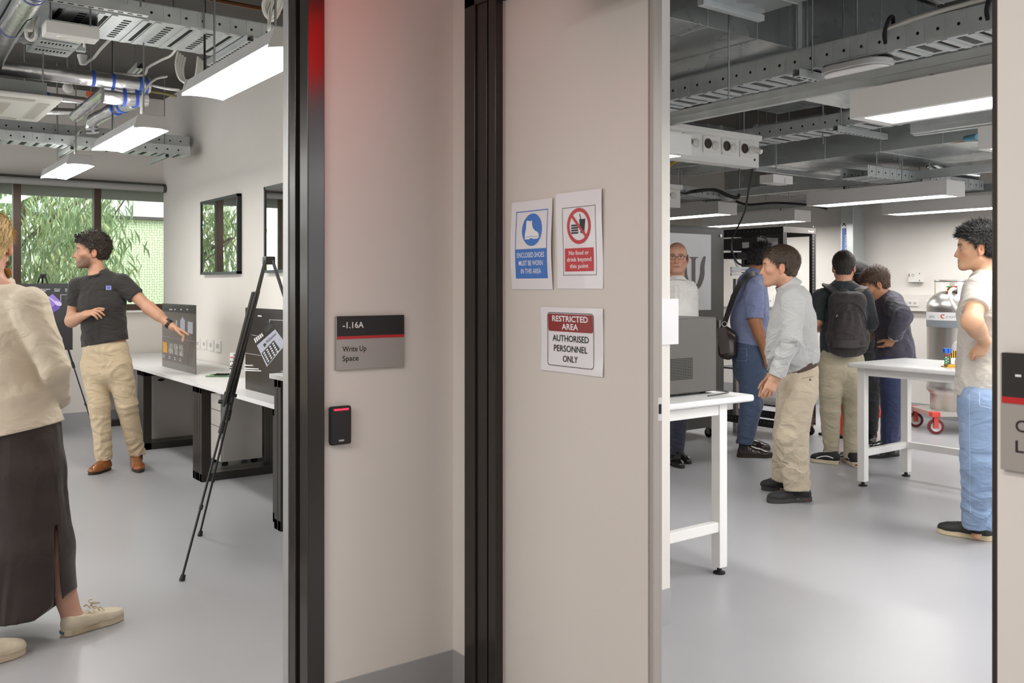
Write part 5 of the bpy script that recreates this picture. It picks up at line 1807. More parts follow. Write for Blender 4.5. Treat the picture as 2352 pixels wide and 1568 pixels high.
def cone(a, b, ra, rb, cut=None):
    a, b = V(a), V(b)
    m = max(ra, rb)
    lo, hi = np.minimum(a, b) - m, np.maximum(a, b) + m
    ab = b - a
    L2 = float(ab @ ab) + 1e-9

    def fn(X, Y, Z):
        x, y, z = X - a[0], Y - a[1], Z - a[2]
        t = np.clip((x * ab[0] + y * ab[1] + z * ab[2]) / L2, 0, 1)
        d = np.sqrt((x - t * ab[0]) ** 2 + (y - t * ab[1]) ** 2 + (z - t * ab[2]) ** 2) - (ra + t * (rb - ra))
        if cut is not None:
            for p, n in cut:
                p, n = V(p), nz(V(n))
                d = np.maximum(d, (X - p[0]) * n[0] + (Y - p[1]) * n[1] + (Z - p[2]) * n[2])
        return d
    return lo, hi, fn


def ecap(a, b, ea, eb, side):
    """elliptical capsule; ea, eb = (half width along side, half depth)."""
    a, b = V(a), V(b)
    ab = b - a
    L = float(np.linalg.norm(ab)) + 1e-9
    w = ab / L
    u = V(side)
    u = nz(u - w * (u @ w))
    v = np.cross(w, u)
    m = max(*ea, *eb)
    lo, hi = np.minimum(a, b) - m, np.maximum(a, b) + m

    def fn(X, Y, Z):
        x, y, z = X - a[0], Y - a[1], Z - a[2]
        t = np.clip((x * w[0] + y * w[1] + z * w[2]) / L, 0, 1)
        qx, qy, qz = x - t * ab[0], y - t * ab[1], z - t * ab[2]
        ru = ea[0] + t * (eb[0] - ea[0])
        rv = ea[1] + t * (eb[1] - ea[1])
        qu = qx * u[0] + qy * u[1] + qz * u[2]
        qv = qx * v[0] + qy * v[1] + qz * v[2]
        qw = qx * w[0] + qy * w[1] + qz * w[2]
        rm = np.minimum(ru, rv)
        k = np.sqrt((qu / ru) ** 2 + (qv / rv) ** 2 + (qw / rm) ** 2)
        k1 = np.sqrt((qu / ru ** 2) ** 2 + (qv / rv ** 2) ** 2 + (qw / rm ** 2) ** 2) + 1e-6
        return k * (k - 1) / k1
    return lo, hi, fn


def ell(c, ax, r):
    c = V(c)
    A = [nz(V(q)) for q in ax]
    m = max(r)
    lo, hi = c - m, c + m

    def fn(X, Y, Z):
        x, y, z = X - c[0], Y - c[1], Z - c[2]
        q = [(x * A[i][0] + y * A[i][1] + z * A[i][2]) for i in range(3)]
        k = np.sqrt(sum((q[i] / r[i]) ** 2 for i in range(3)))
        k1 = np.sqrt(sum((q[i] / r[i] ** 2) ** 2 for i in range(3))) + 1e-6
        return k * (k - 1) / k1
    return lo, hi, fn


class Field:
    def __init__(s, prims, h, pad=0.03):
        lo = np.min([p[0] for p in prims], axis=0) - pad
        hi = np.max([p[1] for p in prims], axis=0) + pad
        s.lo, s.h = lo.astype(np.float32), h
        s.n = np.ceil((hi - lo) / h).astype(int) + 1
        s.v = np.full(s.n, 1.0, dtype=np.float32)
        s.ax = [s.lo[i] + h * np.arange(s.n[i], dtype=np.float32) for i in range(3)]

    def blk(s, lo, hi, m):
        i0 = np.clip(np.floor((lo - m - s.lo) / s.h).astype(int), 0, s.n - 1)
        i1 = np.clip(np.ceil((hi + m - s.lo) / s.h).astype(int) + 1, 1, s.n)
        sl = tuple(slice(i0[k], i1[k]) for k in range(3))
        X, Y, Z = s.ax[0][sl[0]][:, None, None], s.ax[1][sl[1]][None, :, None], s.ax[2][sl[2]][None, None, :]
        return sl, X, Y, Z

    def add(s, prim, k=0.02):
        sl, X, Y, Z = s.blk(prim[0], prim[1], k + 3 * s.h)
        d = prim[2](X, Y, Z)
        v = s.v[sl]
        if k > 0:
            q = np.maximum(k - np.abs(v - d), 0) / k
            s.v[sl] = np.minimum(v, d) - q * q * k * 0.25
        else:
            s.v[sl] = np.minimum(v, d)
        return s

    def sub(s, prim, k=0.008):
        sl, X, Y, Z = s.blk(prim[0], prim[1], k + 2 * s.h)
        d = -prim[2](X, Y, Z)
        v = s.v[sl]
        q = np.maximum(k - np.abs(v - d), 0) / k
        s.v[sl] = np.maximum(v, d) + q * q * k * 0.25
        return s

    def cut(s, p, n):
        """remove everything on the side n points to."""
        p, n = V(p), nz(V(n))
        X, Y, Z = s.ax[0][:, None, None], s.ax[1][None, :, None], s.ax[2][None, None, :]
        s.v = np.maximum(s.v, (X - p[0]) * n[0] + (Y - p[1]) * n[1] + (Z - p[2]) * n[2])
        return s

    def folds(s, amp, seed=0, kz=70, kx=22, amt=None):
        idx = np.nonzero(np.abs(s.v) < 0.03)
        x, y, z = (s.ax[i][idx[i]] for i in range(3))
        ph = seed * 1.7
        w = 1.5 * np.sin(kx * x + ph) + 1.5 * np.sin(kx * y * 1.1 - ph) + 0.9 * np.sin(kz * 0.45 * z + 2 * ph)
        r1 = 1 - 2 * np.abs(np.sin(kz * 0.42 * z + w + 6 * x + 5 * y))
        r2 = 1 - 2 * np.abs(np.sin(kz * 0.30 * z - 1.2 * w + 14 * y - 9 * x + ph))
        r3 = np.sin(29 * x + 25 * y + 14 * z + 1.5 * np.sin(11 * z + ph) + ph)
        g = 0.5 + 0.5 * np.sin(10 * x - 8 * y + 7 * z + ph)
        g2 = 0.5 + 0.5 * np.sin(9 * y - 7 * x - 9 * z + 2 * ph)
        f = -(r1 * r1 * np.sign(r1) * g + r2 * r2 * np.sign(r2) * g2) * 0.75 + r3 * 0.35
        a = amp * 1.25
        if amt is not None:
            a = a * amt(x, y, z)
        s.v[idx] += a * f
        return s

    def mesh(s):
        v, h, lo = s.v, s.h, s.lo
        sg = v < 0
        c = [sg[a:sg.shape[0] - 1 + a, b:sg.shape[1] - 1 + b, d:sg.shape[2] - 1 + d] for a in (0, 1) for b in (0, 1) for d in (0, 1)]
        an, al = c[0].copy(), c[0].copy()
        for q in c[1:]:
            an |= q
            al &= q
        mask = an & ~al
        I = np.argwhere(mask)
        ids = np.full(mask.shape, -1, dtype=np.int32)
        ids[mask] = np.arange(len(I))
        off = np.array([(a, b, d) for a in (0, 1) for b in (0, 1) for d in (0, 1)])
        cv = [v[I[:, 0] + o[0], I[:, 1] + o[1], I[:, 2] + o[2]] for o in off]
        acc = np.zeros((len(I), 3), np.float32)
        cnt = np.zeros(len(I), np.float32)
        for a in range(8):
            for b in range(a + 1, 8):
                if np.abs(off[a] - off[b]).sum() != 1:
                    continue
                m = (cv[a] < 0) != (cv[b] < 0)
                t = cv[a][m] / (cv[a][m] - cv[b][m])
                acc[m] += off[a] + (off[b] - off[a]) * t[:, None]
                cnt[m] += 1
        P = lo + h * (I + acc / cnt[:, None])
        Q = []
        for axis in range(3):
            o1, o2 = [k for k in range(3) if k != axis]
            s0 = [slice(None)] * 3
            s1 = [slice(None)] * 3
            s0[axis], s1[axis] = slice(0, -1), slice(1, None)
            df = sg[tuple(s0)] != sg[tuple(s1)]
            E = np.argwhere(df)
            ok = (E[:, o1] > 0) & (E[:, o2] > 0) & (E[:, o1] < mask.shape[o1]) & (E[:, o2] < mask.shape[o2])
            E = E[ok]
            inside = sg[E[:, 0], E[:, 1], E[:, 2]]
            q = []
            for da, db in ((-1, -1), (0, -1), (0, 0), (-1, 0)):
                T = E.copy()
                T[:, o1] += da
                T[:, o2] += db
                q.append(ids[T[:, 0], T[:, 1], T[:, 2]])
            q = np.stack(q, 1)
            flip = inside if axis != 1 else ~inside
            q[~flip] = q[~flip][:, ::-1]
            Q.append(q)
        Q = np.concatenate(Q)
        Q = Q[(Q >= 0).all(1)]
        return P.astype(np.float32), Q.astype(np.int32)


def np_obj(name, P, Q, m, parent, col=None):
    off = np.array(origin_of(parent), dtype=np.float32)
    me = bpy.data.meshes.new(name)
    me.vertices.add(len(P))
    me.vertices.foreach_set('co', (P - off).ravel())
    me.loops.add(Q.size)
    me.loops.foreach_set('vertex_index', Q.ravel())
    me.polygons.add(len(Q))
    me.polygons.foreach_set('loop_start', np.arange(0, Q.size, 4, dtype=np.int32))
    me.polygons.foreach_set('loop_total', np.full(len(Q), 4, dtype=np.int32))
    me.polygons.foreach_set('use_smooth', np.ones(len(Q), dtype=bool))
    me.update(calc_edges=True)
    me.validate()
    if col is not None:
        at_ = me.attributes.new('Col', 'FLOAT_COLOR', 'POINT')
        at_.data.foreach_set('color', np.concatenate([col, np.ones((len(col), 1), np.float32)], 1).astype(np.float32).ravel())
    me.materials.append(m)
    o = bpy.data.objects.new(name, me)
    COL.objects.link(o)
    o.parent = parent
    return o


M_skin = mat('skin', '#c99a7c', 0.5, attr='Col', noise=0.05, nscale=40, sss=0.08)
def fabric(name, color, rough=0.85, weave=0.15, sc=420, noise=0.05, sheen=0.15, wr=0.45):
    return mat(name, color, rough, noise=noise, nscale=5, bump=weave, bscale=sc, sheen=sheen, wrinkle=wr)


def hand(w, d, pn, s, curl, L=1.0, thumb=0.3, tcurl=0.4, tdir=None):
    """wrist w, direction d, palm normal pn, thumb side s, curl per finger (radians over three joints)."""
    w, d, pn, s = V(w), nz(d), nz(pn), nz(s)
    out = [(ecap(w + d * 0.008 * L, w + d * 0.082 * L, (0.031 * L, 0.019 * L), (0.040 * L, 0.0145 * L), s), 0.02)]
    bx = (0.031, 0.0105, -0.010, -0.029)
    bd = (0.088, 0.092, 0.088, 0.08)
    ln = (0.076, 0.084, 0.078, 0.06)
    for i in range(4):
        p = w + d * bd[i] * L + s * bx[i] * L
        sp = (1.5 - i) * 0.05
        dr = nz(d + s * sp)
        c = curl[i]
        for j, (f, r0, r1) in enumerate(((0.44, 0.0092, 0.0084), (0.31, 0.0082, 0.0075), (0.25, 0.0074, 0.0064))):
            a = c * (0.9, 1.15, 0.75)[j] * 0.42
            dr = nz(dr * math.cos(a) + pn * math.sin(a))
            q = p + dr * ln[i] * f * L
            out.append((cone(p, q, r0 * L, r1 * L), 0.004))
            p = q
    p = w + d * 0.028 * L + s * 0.026 * L
    dr = nz(d * 0.62 + s * 0.75 * (1 - tcurl * 0.5) + pn * (0.25 + thumb)) if tdir is None else nz(tdir)
    for f, r0, r1 in ((0.044, 0.0145, 0.0105), (0.032, 0.0104, 0.0092), (0.024, 0.009, 0.0075)):
        q = p + dr * f * L
        out.append((cone(p, q, r0 * L, r1 * L), 0.008))
        p = q
        dr = nz(dr + (d * 0.35 - s * 0.25 * tcurl) * 1.0)
    return out


class Head:
    def __init__(s, c, fwd, up=(0, 0, 1), sc=1.0, hair='#3a2a20', skin='#c99a7c'):
        s.c = V(c)
        s.y = nz(fwd)
        u = V(up)
        s.z = nz(u - s.y * (u @ s.y))
        s.x = np.cross(s.y, s.z)
        s.s = sc
        s.hair = np.array(lin(hair), np.float32)
        s.skin = np.array(lin(skin), np.float32)

    def p(s, x, y, z):
        return s.c + (s.x * x + s.y * y + s.z * z) * s.s

    def local(s, P):
        q = (P - s.c) / s.s
        return q @ s.x, q @ s.y, q @ s.z

    def prims(s, nose=1.0, jaw=1.0):
        p, k, A = s.p, s.s, (s.x, s.y, s.z)
        o = [(ell(p(0, -0.014, 0.030), A, (0.0755 * k, 0.099 * k, 0.086 * k)), 0.01),
             (ell(p(0, 0.026, -0.030), A, (0.062 * k, 0.066 * k, 0.082 * k)), 0.03),
             (ell(p(0, 0.052, 0.038), A, (0.058 * k, 0.040 * k, 0.045 * k)), 0.03)]
        for q in (-1, 1):
            o.append((cone(p(q * 0.052 * jaw, -0.004, -0.058), p(q * 0.024 * jaw, 0.064, -0.104), 0.017 * k, 0.017 * k), 0.035))
            o.append((ell(p(q * 0.044, 0.060, -0.022), A, (0.021 * k, 0.021 * k, 0.018 * k)), 0.025))
            o.append((cone(p(q * 0.012, 0.087, 0.020), p(q * 0.046, 0.070, 0.022), 0.0095 * k, 0.009 * k), 0.016))
        o.append((ell(p(0, 0.079, -0.102), A, (0.024 * k, 0.017 * k, 0.017 * k)), 0.025))
        o.append((ell(p(0, 0.079, -0.066), A, (0.030 * k, 0.018 * k, 0.024 * k)), 0.022))
        o.append((cone(p(0, 0.086, 0.006), p(0, 0.086 + 0.0215 * nose, -0.039), 0.0085 * k, 0.0112 * k), 0.012))
        for q in (-1, 1):
            o.append((ell(p(q * 0.0118, 0.091, -0.0445), A, (0.0078 * k, 0.011 * k, 0.0078 * k)), 0.008))
        o.append((cone(p(-0.016, 0.092, -0.0665), p(0.016, 0.092, -0.0665), 0.0058 * k, 0.0058 * k), 0.007))
        o.append((cone(p(-0.014, 0.0905, -0.077), p(0.014, 0.0905, -0.077), 0.0064 * k, 0.0064 * k), 0.007))
        return o

    def sculpt(s, F, ears=True):
        p, k, A = s.p, s.s, (s.x, s.y, s.z)
        for q in (-1, 1):
            F.sub(ell(p(q * 0.032, 0.100, 0.002), A, (0.017 * k, 0.016 * k, 0.011 * k)), 0.012)
            F.add(ell(p(q * 0.031, 0.0775, 0.001), A, (0.0125 * k, 0.0125 * k, 0.0125 * k)), 0.004)
            F.add(cone(p(q * 0.018, 0.087, 0.0095), p(q * 0.044, 0.080, 0.0075), 0.0042 * k, 0.004 * k), 0.006)
        F.sub(cone(p(-0.021, 0.099, -0.0717), p(0.021, 0.099, -0.0717), 0.0022 * k, 0.0022 * k), 0.004)
        if ears:
            for q in (-1, 1):
                ax = (nz(s.x * 0.93 - s.y * 0.36 * q), nz(s.y * 0.93 + s.x * 0.36 * q), s.z)
                F.add(ell(p(q * 0.0815, -0.014, -0.010), ax, (0.0085 * k, 0.019 * k, 0.032 * k)), 0.008)
                F.sub(ell(p(q * 0.0905, -0.009, -0.004), ax, (0.0085 * k, 0.0105 * k, 0.019 * k)), 0.004)
                F.add(ell(p(q * 0.083, -0.018, -0.006), ax, (0.006 * k, 0.006 * k, 0.012 * k)), 0.003)
                F.add(ell(p(q * 0.080, -0.006, -0.037), ax, (0.007 * k, 0.009 * k, 0.010 * k)), 0.006)

    def paint(s, P, col, beard=0.0, brow=True, scalp=0.0, bl=-0.035, lip='#a8655a'):
        x, y, z = s.local(P)
        near = (np.abs(x) < 0.11) & (np.abs(y) < 0.16) & (z > -0.17) & (z < 0.16)
        # warmer cheeks, nose and ears
        ear = near & (np.abs(x) > 0.074)
        col[ear] = col[ear] * np.array([1.05, 0.86, 0.82], np.float32)
        warm = np.exp(-((np.abs(x) - 0.040) ** 2 + (z + 0.035) ** 2) / 0.0007) * (y > 0.03) * near
        warm = np.maximum(warm, np.exp(-(x ** 2 + (z + 0.045) ** 2) / 0.0003) * (y > 0.09) * near)
        col *= 1 - warm[:, None] * np.array([0.0, 0.13, 0.15], np.float32)
        if scalp:
            ln = np.interp(y, [-0.12, -0.03, 0.02, 0.05, 0.09], [-0.06, -0.05, -0.005, 0.05, 0.092])
            thin = np.clip(1 - (z - 0.06) / 0.05, 0.25, 1)
            w = (scalp * near * np.clip((z - ln) / 0.012, 0, 1) * thin * (np.abs(x) < 0.082))[:, None]
            col[:] = col * (1 - w) + s.hair * w
        if beard:
            ed = np.clip((bl - z + 0.012 * np.sin(x * 60)) / 0.03, 0, 1) * np.clip((y + 0.012) / 0.03, 0, 1) * np.clip((z + 0.145) / 0.03, 0, 1)
            mouth = np.clip(1 - np.exp(-((x / 0.024) ** 2 + ((z + 0.072) / 0.011) ** 2)), 0, 1)
            cheek = np.clip((np.abs(x) - 0.01) / 0.02, 0.85, 1)
            sp = np.random.RandomState(5).uniform(0.68, 1.0, len(P))
            w = (beard * ed * mouth * cheek * near * sp)[:, None]
            col[:] = col * (1 - w) + s.hair * 0.9 * w
        w = near & (y > 0.07) & ((x / 0.0235) ** 2 + ((z + 0.072) / 0.0095) ** 2 < 1)
        col[w] = np.array(lin(lip), np.float32)
        if brow:
            bz = 0.0215 - 0.9 * (np.abs(x) - 0.032) ** 2 * 8
            w = near & (y > 0.055) & (np.abs(x) > 0.011) & (np.abs(x) < 0.052) & (np.abs(z - bz) < 0.0052)
            col[w] = col[w] * 0.25 + s.hair * 0.75
        ax = np.abs(x) - 0.031
        eye = near & (y > 0.074) & ((ax / 0.0125) ** 2 + ((z - 0.0005) / 0.0046) ** 2 < 1)
        col[eye] = np.array(lin('#bdb0a8'), np.float32)
        iris = eye & (ax ** 2 + (z - 0.001) ** 2 < 0.0050 ** 2)
        col[iris] = np.array(lin('#2a211c'), np.float32)
        lid = near & (y > 0.07) & (np.abs(ax) < 0.014) & (np.abs(z - 0.0072) < 0.0022)
        col[lid] = col[lid] * 0.35
        return col

    def hair_mesh(s, parent, m, thick=0.012, front=0.062, temple=0.0, nape=-0.06, top=0.0, h=0.0035, rough=0.0015, curl=0, fringe=None, name='hair', strands=None):
        p, k, A = s.p, s.s, (s.x, s.y, s.z)
        pr = [ell(p(0, -0.016, 0.032 + top * 0.5), A, ((0.0765 + thick) * k, (0.101 + thick) * k, (0.087 + thick + top * 0.5) * k)),
              ell(p(0, -0.060, -0.030), A, ((0.052 + thick * 0.6) * k, (0.040 + thick * 0.6) * k, (0.055 + thick * 0.5) * k)),
              ell(p(0, 0.046, 0.044), A, ((0.060 + thick * 0.7) * k, (0.044 + thick * 0.7) * k, (0.043 + thick * 0.9) * k))]
        ex = []
        rd = random.Random(int(thick * 1e5) + curl)
        if fringe:
            for i in range(fringe[0]):
                a = rd.uniform(-1, 1)
                y0 = rd.uniform(0.02, 0.085)
                b = (a * 0.05, y0, 0.10 + thick + rd.uniform(-0.012, 0.004) - y0 * 0.25)
                e = (b[0] + rd.uniform(-0.02, 0.02), b[1] + fringe[1] * rd.uniform(0.4, 1), b[2] + fringe[2] * rd.uniform(0.3, 1))
                ex.append(cone(p(*b), p(*e), 0.010 * k, 0.0035 * k))
        F = Field(pr + ex, h * k, 0.03)
        for q in pr:
            F.add(q, 0.02)
        for q in ex:
            F.add(q, 0.008)
        X, Y, Z = np.meshgrid(*F.ax, indexing='ij')
        P = np.stack([X, Y, Z], -1).reshape(-1, 3)
        x, y, z = s.local(P)
        line = np.interp(y, [-0.12, -0.05, -0.022, -0.016, 0.012, 0.020, 0.050, 0.070, 0.12], [nape, nape, nape + 0.01, temple + 0.004, temple - 0.012, temple + 0.012, front - 0.012, front, front + 0.004])
        # keep clear of the ears
        earz = (np.abs(x) > 0.066) & (y > -0.036) & (y < 0.008)
        line = np.where(earz, np.maximum(line, temple + 0.016), line)
        g = (line + 0.003 * np.sin(x * 300 + 2) - z) * 0.8 * k
        n = rough * (np.sin(x * 310 + 3 * np.sin(z * 120)) * np.sin(z * 190 + 4 * np.sin(y * 90)) + 0.8 * np.sin(y * 260 + x * 140 + 3 * np.sin(z * 90)))
        if curl:
            n = n + 0.0065 * np.sin(x * 190 + 2 * np.sin(y * 130)) * np.sin(y * 170 + 2 * np.sin(z * 150)) * np.sin(z * 160 + 1.5)
        v = np.maximum(F.v.reshape(-1) + n * k, g)
        F.v = v.reshape(F.v.shape).astype(np.float32)
        Pm, Q = F.mesh()
        o = np_obj(name, Pm, Q, m, parent)
        if strands:
            n, ln, lift, flow, jit, wd = strands
            x, y, z = s.local(Pm)
            inner = (x / 0.076) ** 2 + ((y + 0.014) / 0.099) ** 2 + ((z - 0.03) / 0.086) ** 2
            rd = np.random.RandomState(n)
            cand = np.nonzero((inner > 1.02))[0]
            pick = cand[rd.randint(0, len(cand), n)]
            fl = s.x * flow[0] + s.y * flow[1] + s.z * flow[2]
            vs, fs = [], []
            for i in pick:
                c = Pm[i]
                nn = nz(c - s.p(0, -0.016, 0.02))
                side_down = -s.z * min(1.0, max(0.0, 0.09 - z[i]) / 0.06) * 0.9
                d = fl + side_down + rd.normal(0, jit, 3)
                d = nz(d - nn * float(d @ nn) * (1 - lift * 0.3) + nn * lift)
                L = ln * rd.uniform(0.5, 1.15) * s.s
                if z[i] < 0.03:
                    L *= 0.55
                w = nz(np.cross(d, nn)) * wd * rd.uniform(0.6, 1.2)
                b0 = c - nn * 0.002
                m_ = b0 + d * L * 0.55 + nn * 0.002
                t_ = b0 + d * L - nn * 0.001 * (1 - lift)
                k_ = len(vs)
                vs += [b0 - w, b0 + w, m_ + w * 0.7, m_ - w * 0.7, t_]
                fs += [(k_, k_ + 1, k_ + 2, k_ + 3), (k_ + 3, k_ + 2, k_ + 4)]
            mbs = MB().add(vs, fs)
            obj('hair_strands', mbs, m, o)
        return o


def shoe(parent, ankle, heel, toe, style, scale=1.0, name='shoe'):
    """heel and toe: ground points; builds upper and sole."""
    heel, toe = V(heel), V(toe)
    heel[2] = toe[2] = 0
    d = nz(toe - heel)
    sd = np.cross(d, V((0, 0, 1)))
    L = float(np.linalg.norm(toe - heel))
    up = V((0, 0, 1))
    sh = style.get('sole', 0.028)
    w = 0.047 * style.get('w', 1.0)

    def q(t, s_, z):
        return heel + d * (L * t) + sd * s_ + up * z
    ank = V(ankle)
    pr = [ecap(q(0.12, 0, sh + 0.012), q(0.40, 0, sh + 0.014), (0.034, 0.03), (0.040, 0.032), sd),
          ecap(q(0.40, 0, sh + 0.012), q(0.78, 0, sh + 0.004), (0.040, 0.034), (w * 0.93, 0.030), sd),
          ecap(q(0.72, 0, sh + 0.004), q(0.905, 0, sh + 0.002), (w * 0.93, style.get('toe_h', 0.030)), (w * style.get('toe_w', 0.62), style.get('toe_h', 0.030) * 0.85), sd),
          cone(q(0.17, 0, sh + 0.03), V((ank[0], ank[1], 0)) * np.array([1, 1, 0], np.float32) + up * style.get('collar', 0.085), 0.036, 0.040),
          cone(q(0.30, 0, sh + 0.05), q(0.62, 0, sh + 0.022), 0.030, 0.026)]
    F = Field(pr, 0.003, 0.02)
    for a in pr:
        F.add(a, 0.03)
    F.cut(q(0.5, 0, sh - 0.004), -up)
    F.cut(V((ank[0], ank[1], style.get('collar', 0.085))), nz(up * 1.0 + d * 0.15))
    P, Q = F.mesh()
    up_o = np_obj(name, P, Q, style['m'], parent)
    out = []
    n = 40
    for i in range(n):
        a = 2 * math.pi * i / n
        t = 0.5 + 0.5 * math.cos(a)
        prof = np.interp(t, [0, 0.06, 0.2, 0.45, 0.75, 0.93, 1.0], [0.012, 0.03, 0.037, 0.036, w * 1.0, w * style.get('toe_w', 0.62) * 1.0, 0.012])
        out.append((float(L * t), float(math.copysign(prof, math.sin(a)) if abs(math.sin(a)) > 1e-6 else 0)))
    mb = MB().prism(out, heel + up * 0.0005, Vector(d), Vector(sd), Vector((0, 0, sh)))
    so = obj('sole', mb, style['ms'], up_o, bevel=0.004)
    if 'lace' in style:
        lm = MB()
        for k in range(4):
            t = 0.40 + 0.075 * k
            zz = sh + 0.0735 - 0.0085 * k
            lm.tube([Vector(q(t, -0.022, zz - 0.012)), Vector(q(t, 0, zz)), Vector(q(t + 0.02, 0.022, zz - 0.012))], 0.0032, 6)
        obj('lace', lm, style['lace'], up_o)
    if 'extra' in style:
        style['extra'](q, up_o, sh, L)
    if style.get('sock', 0.15):
        obj('sock', MB().tube([Vector((ank[0], ank[1], 0.05)), Vector((ank[0], ank[1], 0.1)), Vector((ank[0], ank[1], style.get('sock', 0.15)))], [0.046, 0.043, 0.043], 18), mat('sock_dark', '#242325', 0.9), parent)
    return up_o


class Person:
    """Joints are world points; body, garments and hair become children of one Empty at the feet."""

    def __init__(s, label, ground, skin='#c99a7c'):
        g = Vector(ground)
        s.t = thing('person', label, 'person', (g.x, g.y, 0))
        s.skin = np.array(lin(skin), np.float32)
        s.parts = []

    def torso(s, secs, off=0.0):
        """secs: list of (centre, half width, half depth, side axis)."""
        return [(ecap(a[0], b[0], (a[1] + off, a[2] + off), (b[1] + off, b[2] + off), np.asarray(V(a[3])) + V(b[3])), 0.03) for a, b in zip(secs, secs[1:])]

    def limb(s, pts, rs, k=0.02):
        return [(cone(a, b, ra, rb), k) for a, b, ra, rb in zip(pts, pts[1:], rs, rs[1:])]

    def body(s, prims, head, h=0.004, hands=(), **paint):
        allp = [q for q, _ in prims] + [q for q, _ in head.prims()] + [q for hd in hands for q, _ in hd]
        F = Field(allp, h)
        for q, k in prims:
            F.add(q, k)
        for q, k in head.prims(paint.pop('nose', 1.0), paint.pop('jaw', 1.0)):
            F.add(q, k)
        head.sculpt(F, paint.pop('ears', True))
        for hd in hands:
            for q, k in hd:
                F.add(q, k)
        P, Q = F.mesh()
        col = np.tile(s.skin, (len(P), 1))
        for hd in hands:
            pass
        head.paint(P, col, **paint)
        return np_obj('body', P, Q, M_skin, s.t, col)

    def garment(s, name, prims, m, h=0.0055, cuts=(), folds=0.0, seed=1, kz=70, subs=(), amt=None, kx=22):
        F = Field([q for q, _ in prims], h)
        for q, k in prims:
            F.add(q, k)
        for q, k in subs:
            F.sub(q, k)
        if folds:
            F.folds(folds, seed, kz, kx, amt)
        for p, n in cuts:
            F.cut(p, n)
        P, Q = F.mesh()
        return np_obj(name, P, Q, m, s.t)


def lerp(a, b, t):
    return Vector(a).lerp(Vector(b), t)


def sleeve(sh, el, wr, r0, r1, r2, upto):
    """sleeve prims from shoulder to parameter upto along shoulder-elbow-wrist (0..2), ending in a clean cut."""
    sh, el, wr = Vector(sh), Vector(el), Vector(wr)
    if upto <= 1:
        e = lerp(sh, el, upto)
        n = (el - sh).normalized()
        return [(cone(sh, e + n * 0.03, r0, r0 + (r1 - r0) * upto, cut=[(e, n)]), 0.016)], e, n
    e = lerp(el, wr, upto - 1)
    n = (wr - el).normalized()
    return [(cone(sh, el, r0, r1), 0.014), (cone(el, e + n * 0.03, r1, r1 + (r2 - r1) * (upto - 1), cut=[(e, n)]), 0.009)], e, n


def leg_prims(hip, kn, an, rs):
    """trouser leg ending in a clean hem at an."""
    n = (Vector(an) - Vector(kn)).normalized()
    an2 = Vector(an) + n * 0.05
    return [(cone(hip, kn, rs[0], rs[1]), 0.03), (cone(kn, an2, rs[1], rs[2], cut=[(an, n + Vector((0, 0, -0.6)))]), 0.02)]


def bare_leg(hip, kn, an, foot):
    m = lerp(kn, an, 0.3)
    return [(cone(hip, kn, 0.075, 0.05), 0.03), (cone(kn, m, 0.048, 0.052), 0.02), (cone(m, an, 0.052, 0.036), 0.02), (cone(an, foot, 0.034, 0.026), 0.02)]


from mathutils.bvhtree import BVHTree


def project(o, fn, nu, nv, lift=0.002):
    """patch of cloth lying on object o: fn(i, j) gives photo pixels, cast from the eye onto the surface."""
    off = origin_of(o)
    t = BVHTree.FromPolygons([v.co + off for v in o.data.vertices], [tuple(p.vertices) for p in o.data.polygons])
    eye = Vector((0, 0, H))
    last = [4.0]

    def q(i, j):
        r = ray(*fn(i, j)).normalized()
        h = t.ray_cast(eye, r)
        if h[0] is not None:
            last[0] = h[3]
            nrm = h[1] if h[1].dot(r) < 0 else -h[1]
            return h[0] + nrm * lift
        return eye + r * last[0]
    return MB().grid(q, nu, nv)


def rectpx(x0, x1, y0, y1, dy=0.0):
    return lambda i, j: (x0 + (x1 - x0) * i, y1 + (y0 - y1) * j + dy * i)


def strip(pts, w, h, up):
    mb = MB()
    P = curve_pts(pts, 5)
    ups = up if isinstance(up, list) else [up] * len(P)
    for i in range(len(P)):
        pass
    vs, fs = [], []
    for i, p in enumerate(P):
        d = (P[min(i + 1, len(P) - 1)] - P[max(i - 1, 0)]).normalized()
        n = Vector(up)
        n = (n - d * n.dot(d)).normalized()
        s_ = d.cross(n)
        for a, b in ((-1, -1), (1, -1), (1, 1), (-1, 1)):
            vs.append(p + s_ * w / 2 * a + n * h / 2 * b)
    for i in range(len(P) - 1):
        for k in range(4):
            fs.append((i * 4 + k, i * 4 + (k + 1) % 4, i * 4 + 4 + (k + 1) % 4, i * 4 + 4 + k))
    fs += [(3, 2, 1, 0), tuple(len(P) * 4 - 4 + k for k in range(4))]
    return mb.add(vs, fs)


def belt(pn, pts_c, side, fw, w, d, z0, z1, m, tilt=0.0):
    """elliptical band around the waist."""
    mb = MB()
    n = 48
    side, fw = Vector(side), Vector(fw)
    c = Vector(pts_c)
    vs = []
    for r in (0.0, 0.006):
        for z in (z0, z1):
            for k in range(n):
                a = 2 * math.pi * k / n
                vs.append(Vector((c.x, c.y, z)) + side * (w + r) * math.cos(a) + fw * (d + r) * math.sin(a) + UP * tilt * math.sin(a))
    fs = []
    for k in range(n):
        j = (k + 1) % n
        fs += [(k, j, n + j, n + k), (2 * n + j, 2 * n + k, 3 * n + k, 3 * n + j), (n + k, n + j, 3 * n + j, 3 * n + k), (j, k, 2 * n + k, 2 * n + j)]
    mb.add(vs, fs)
    return obj('belt', mb, m, pn)


def gnd(px, py):
    return at(px, py, z=0)


R, A_, U = RIGHT, AWAY, UP
def at_d(d0):
    return lambda px, py, f=0.0: at(px, py, d=d0 + f)


def hair_m(c):
    return mat('hair_' + c.strip('#'), c, 0.55, noise=0.35, nscale=60, bump=0.5, bscale=140, stretch=(1, 1, 0.4))


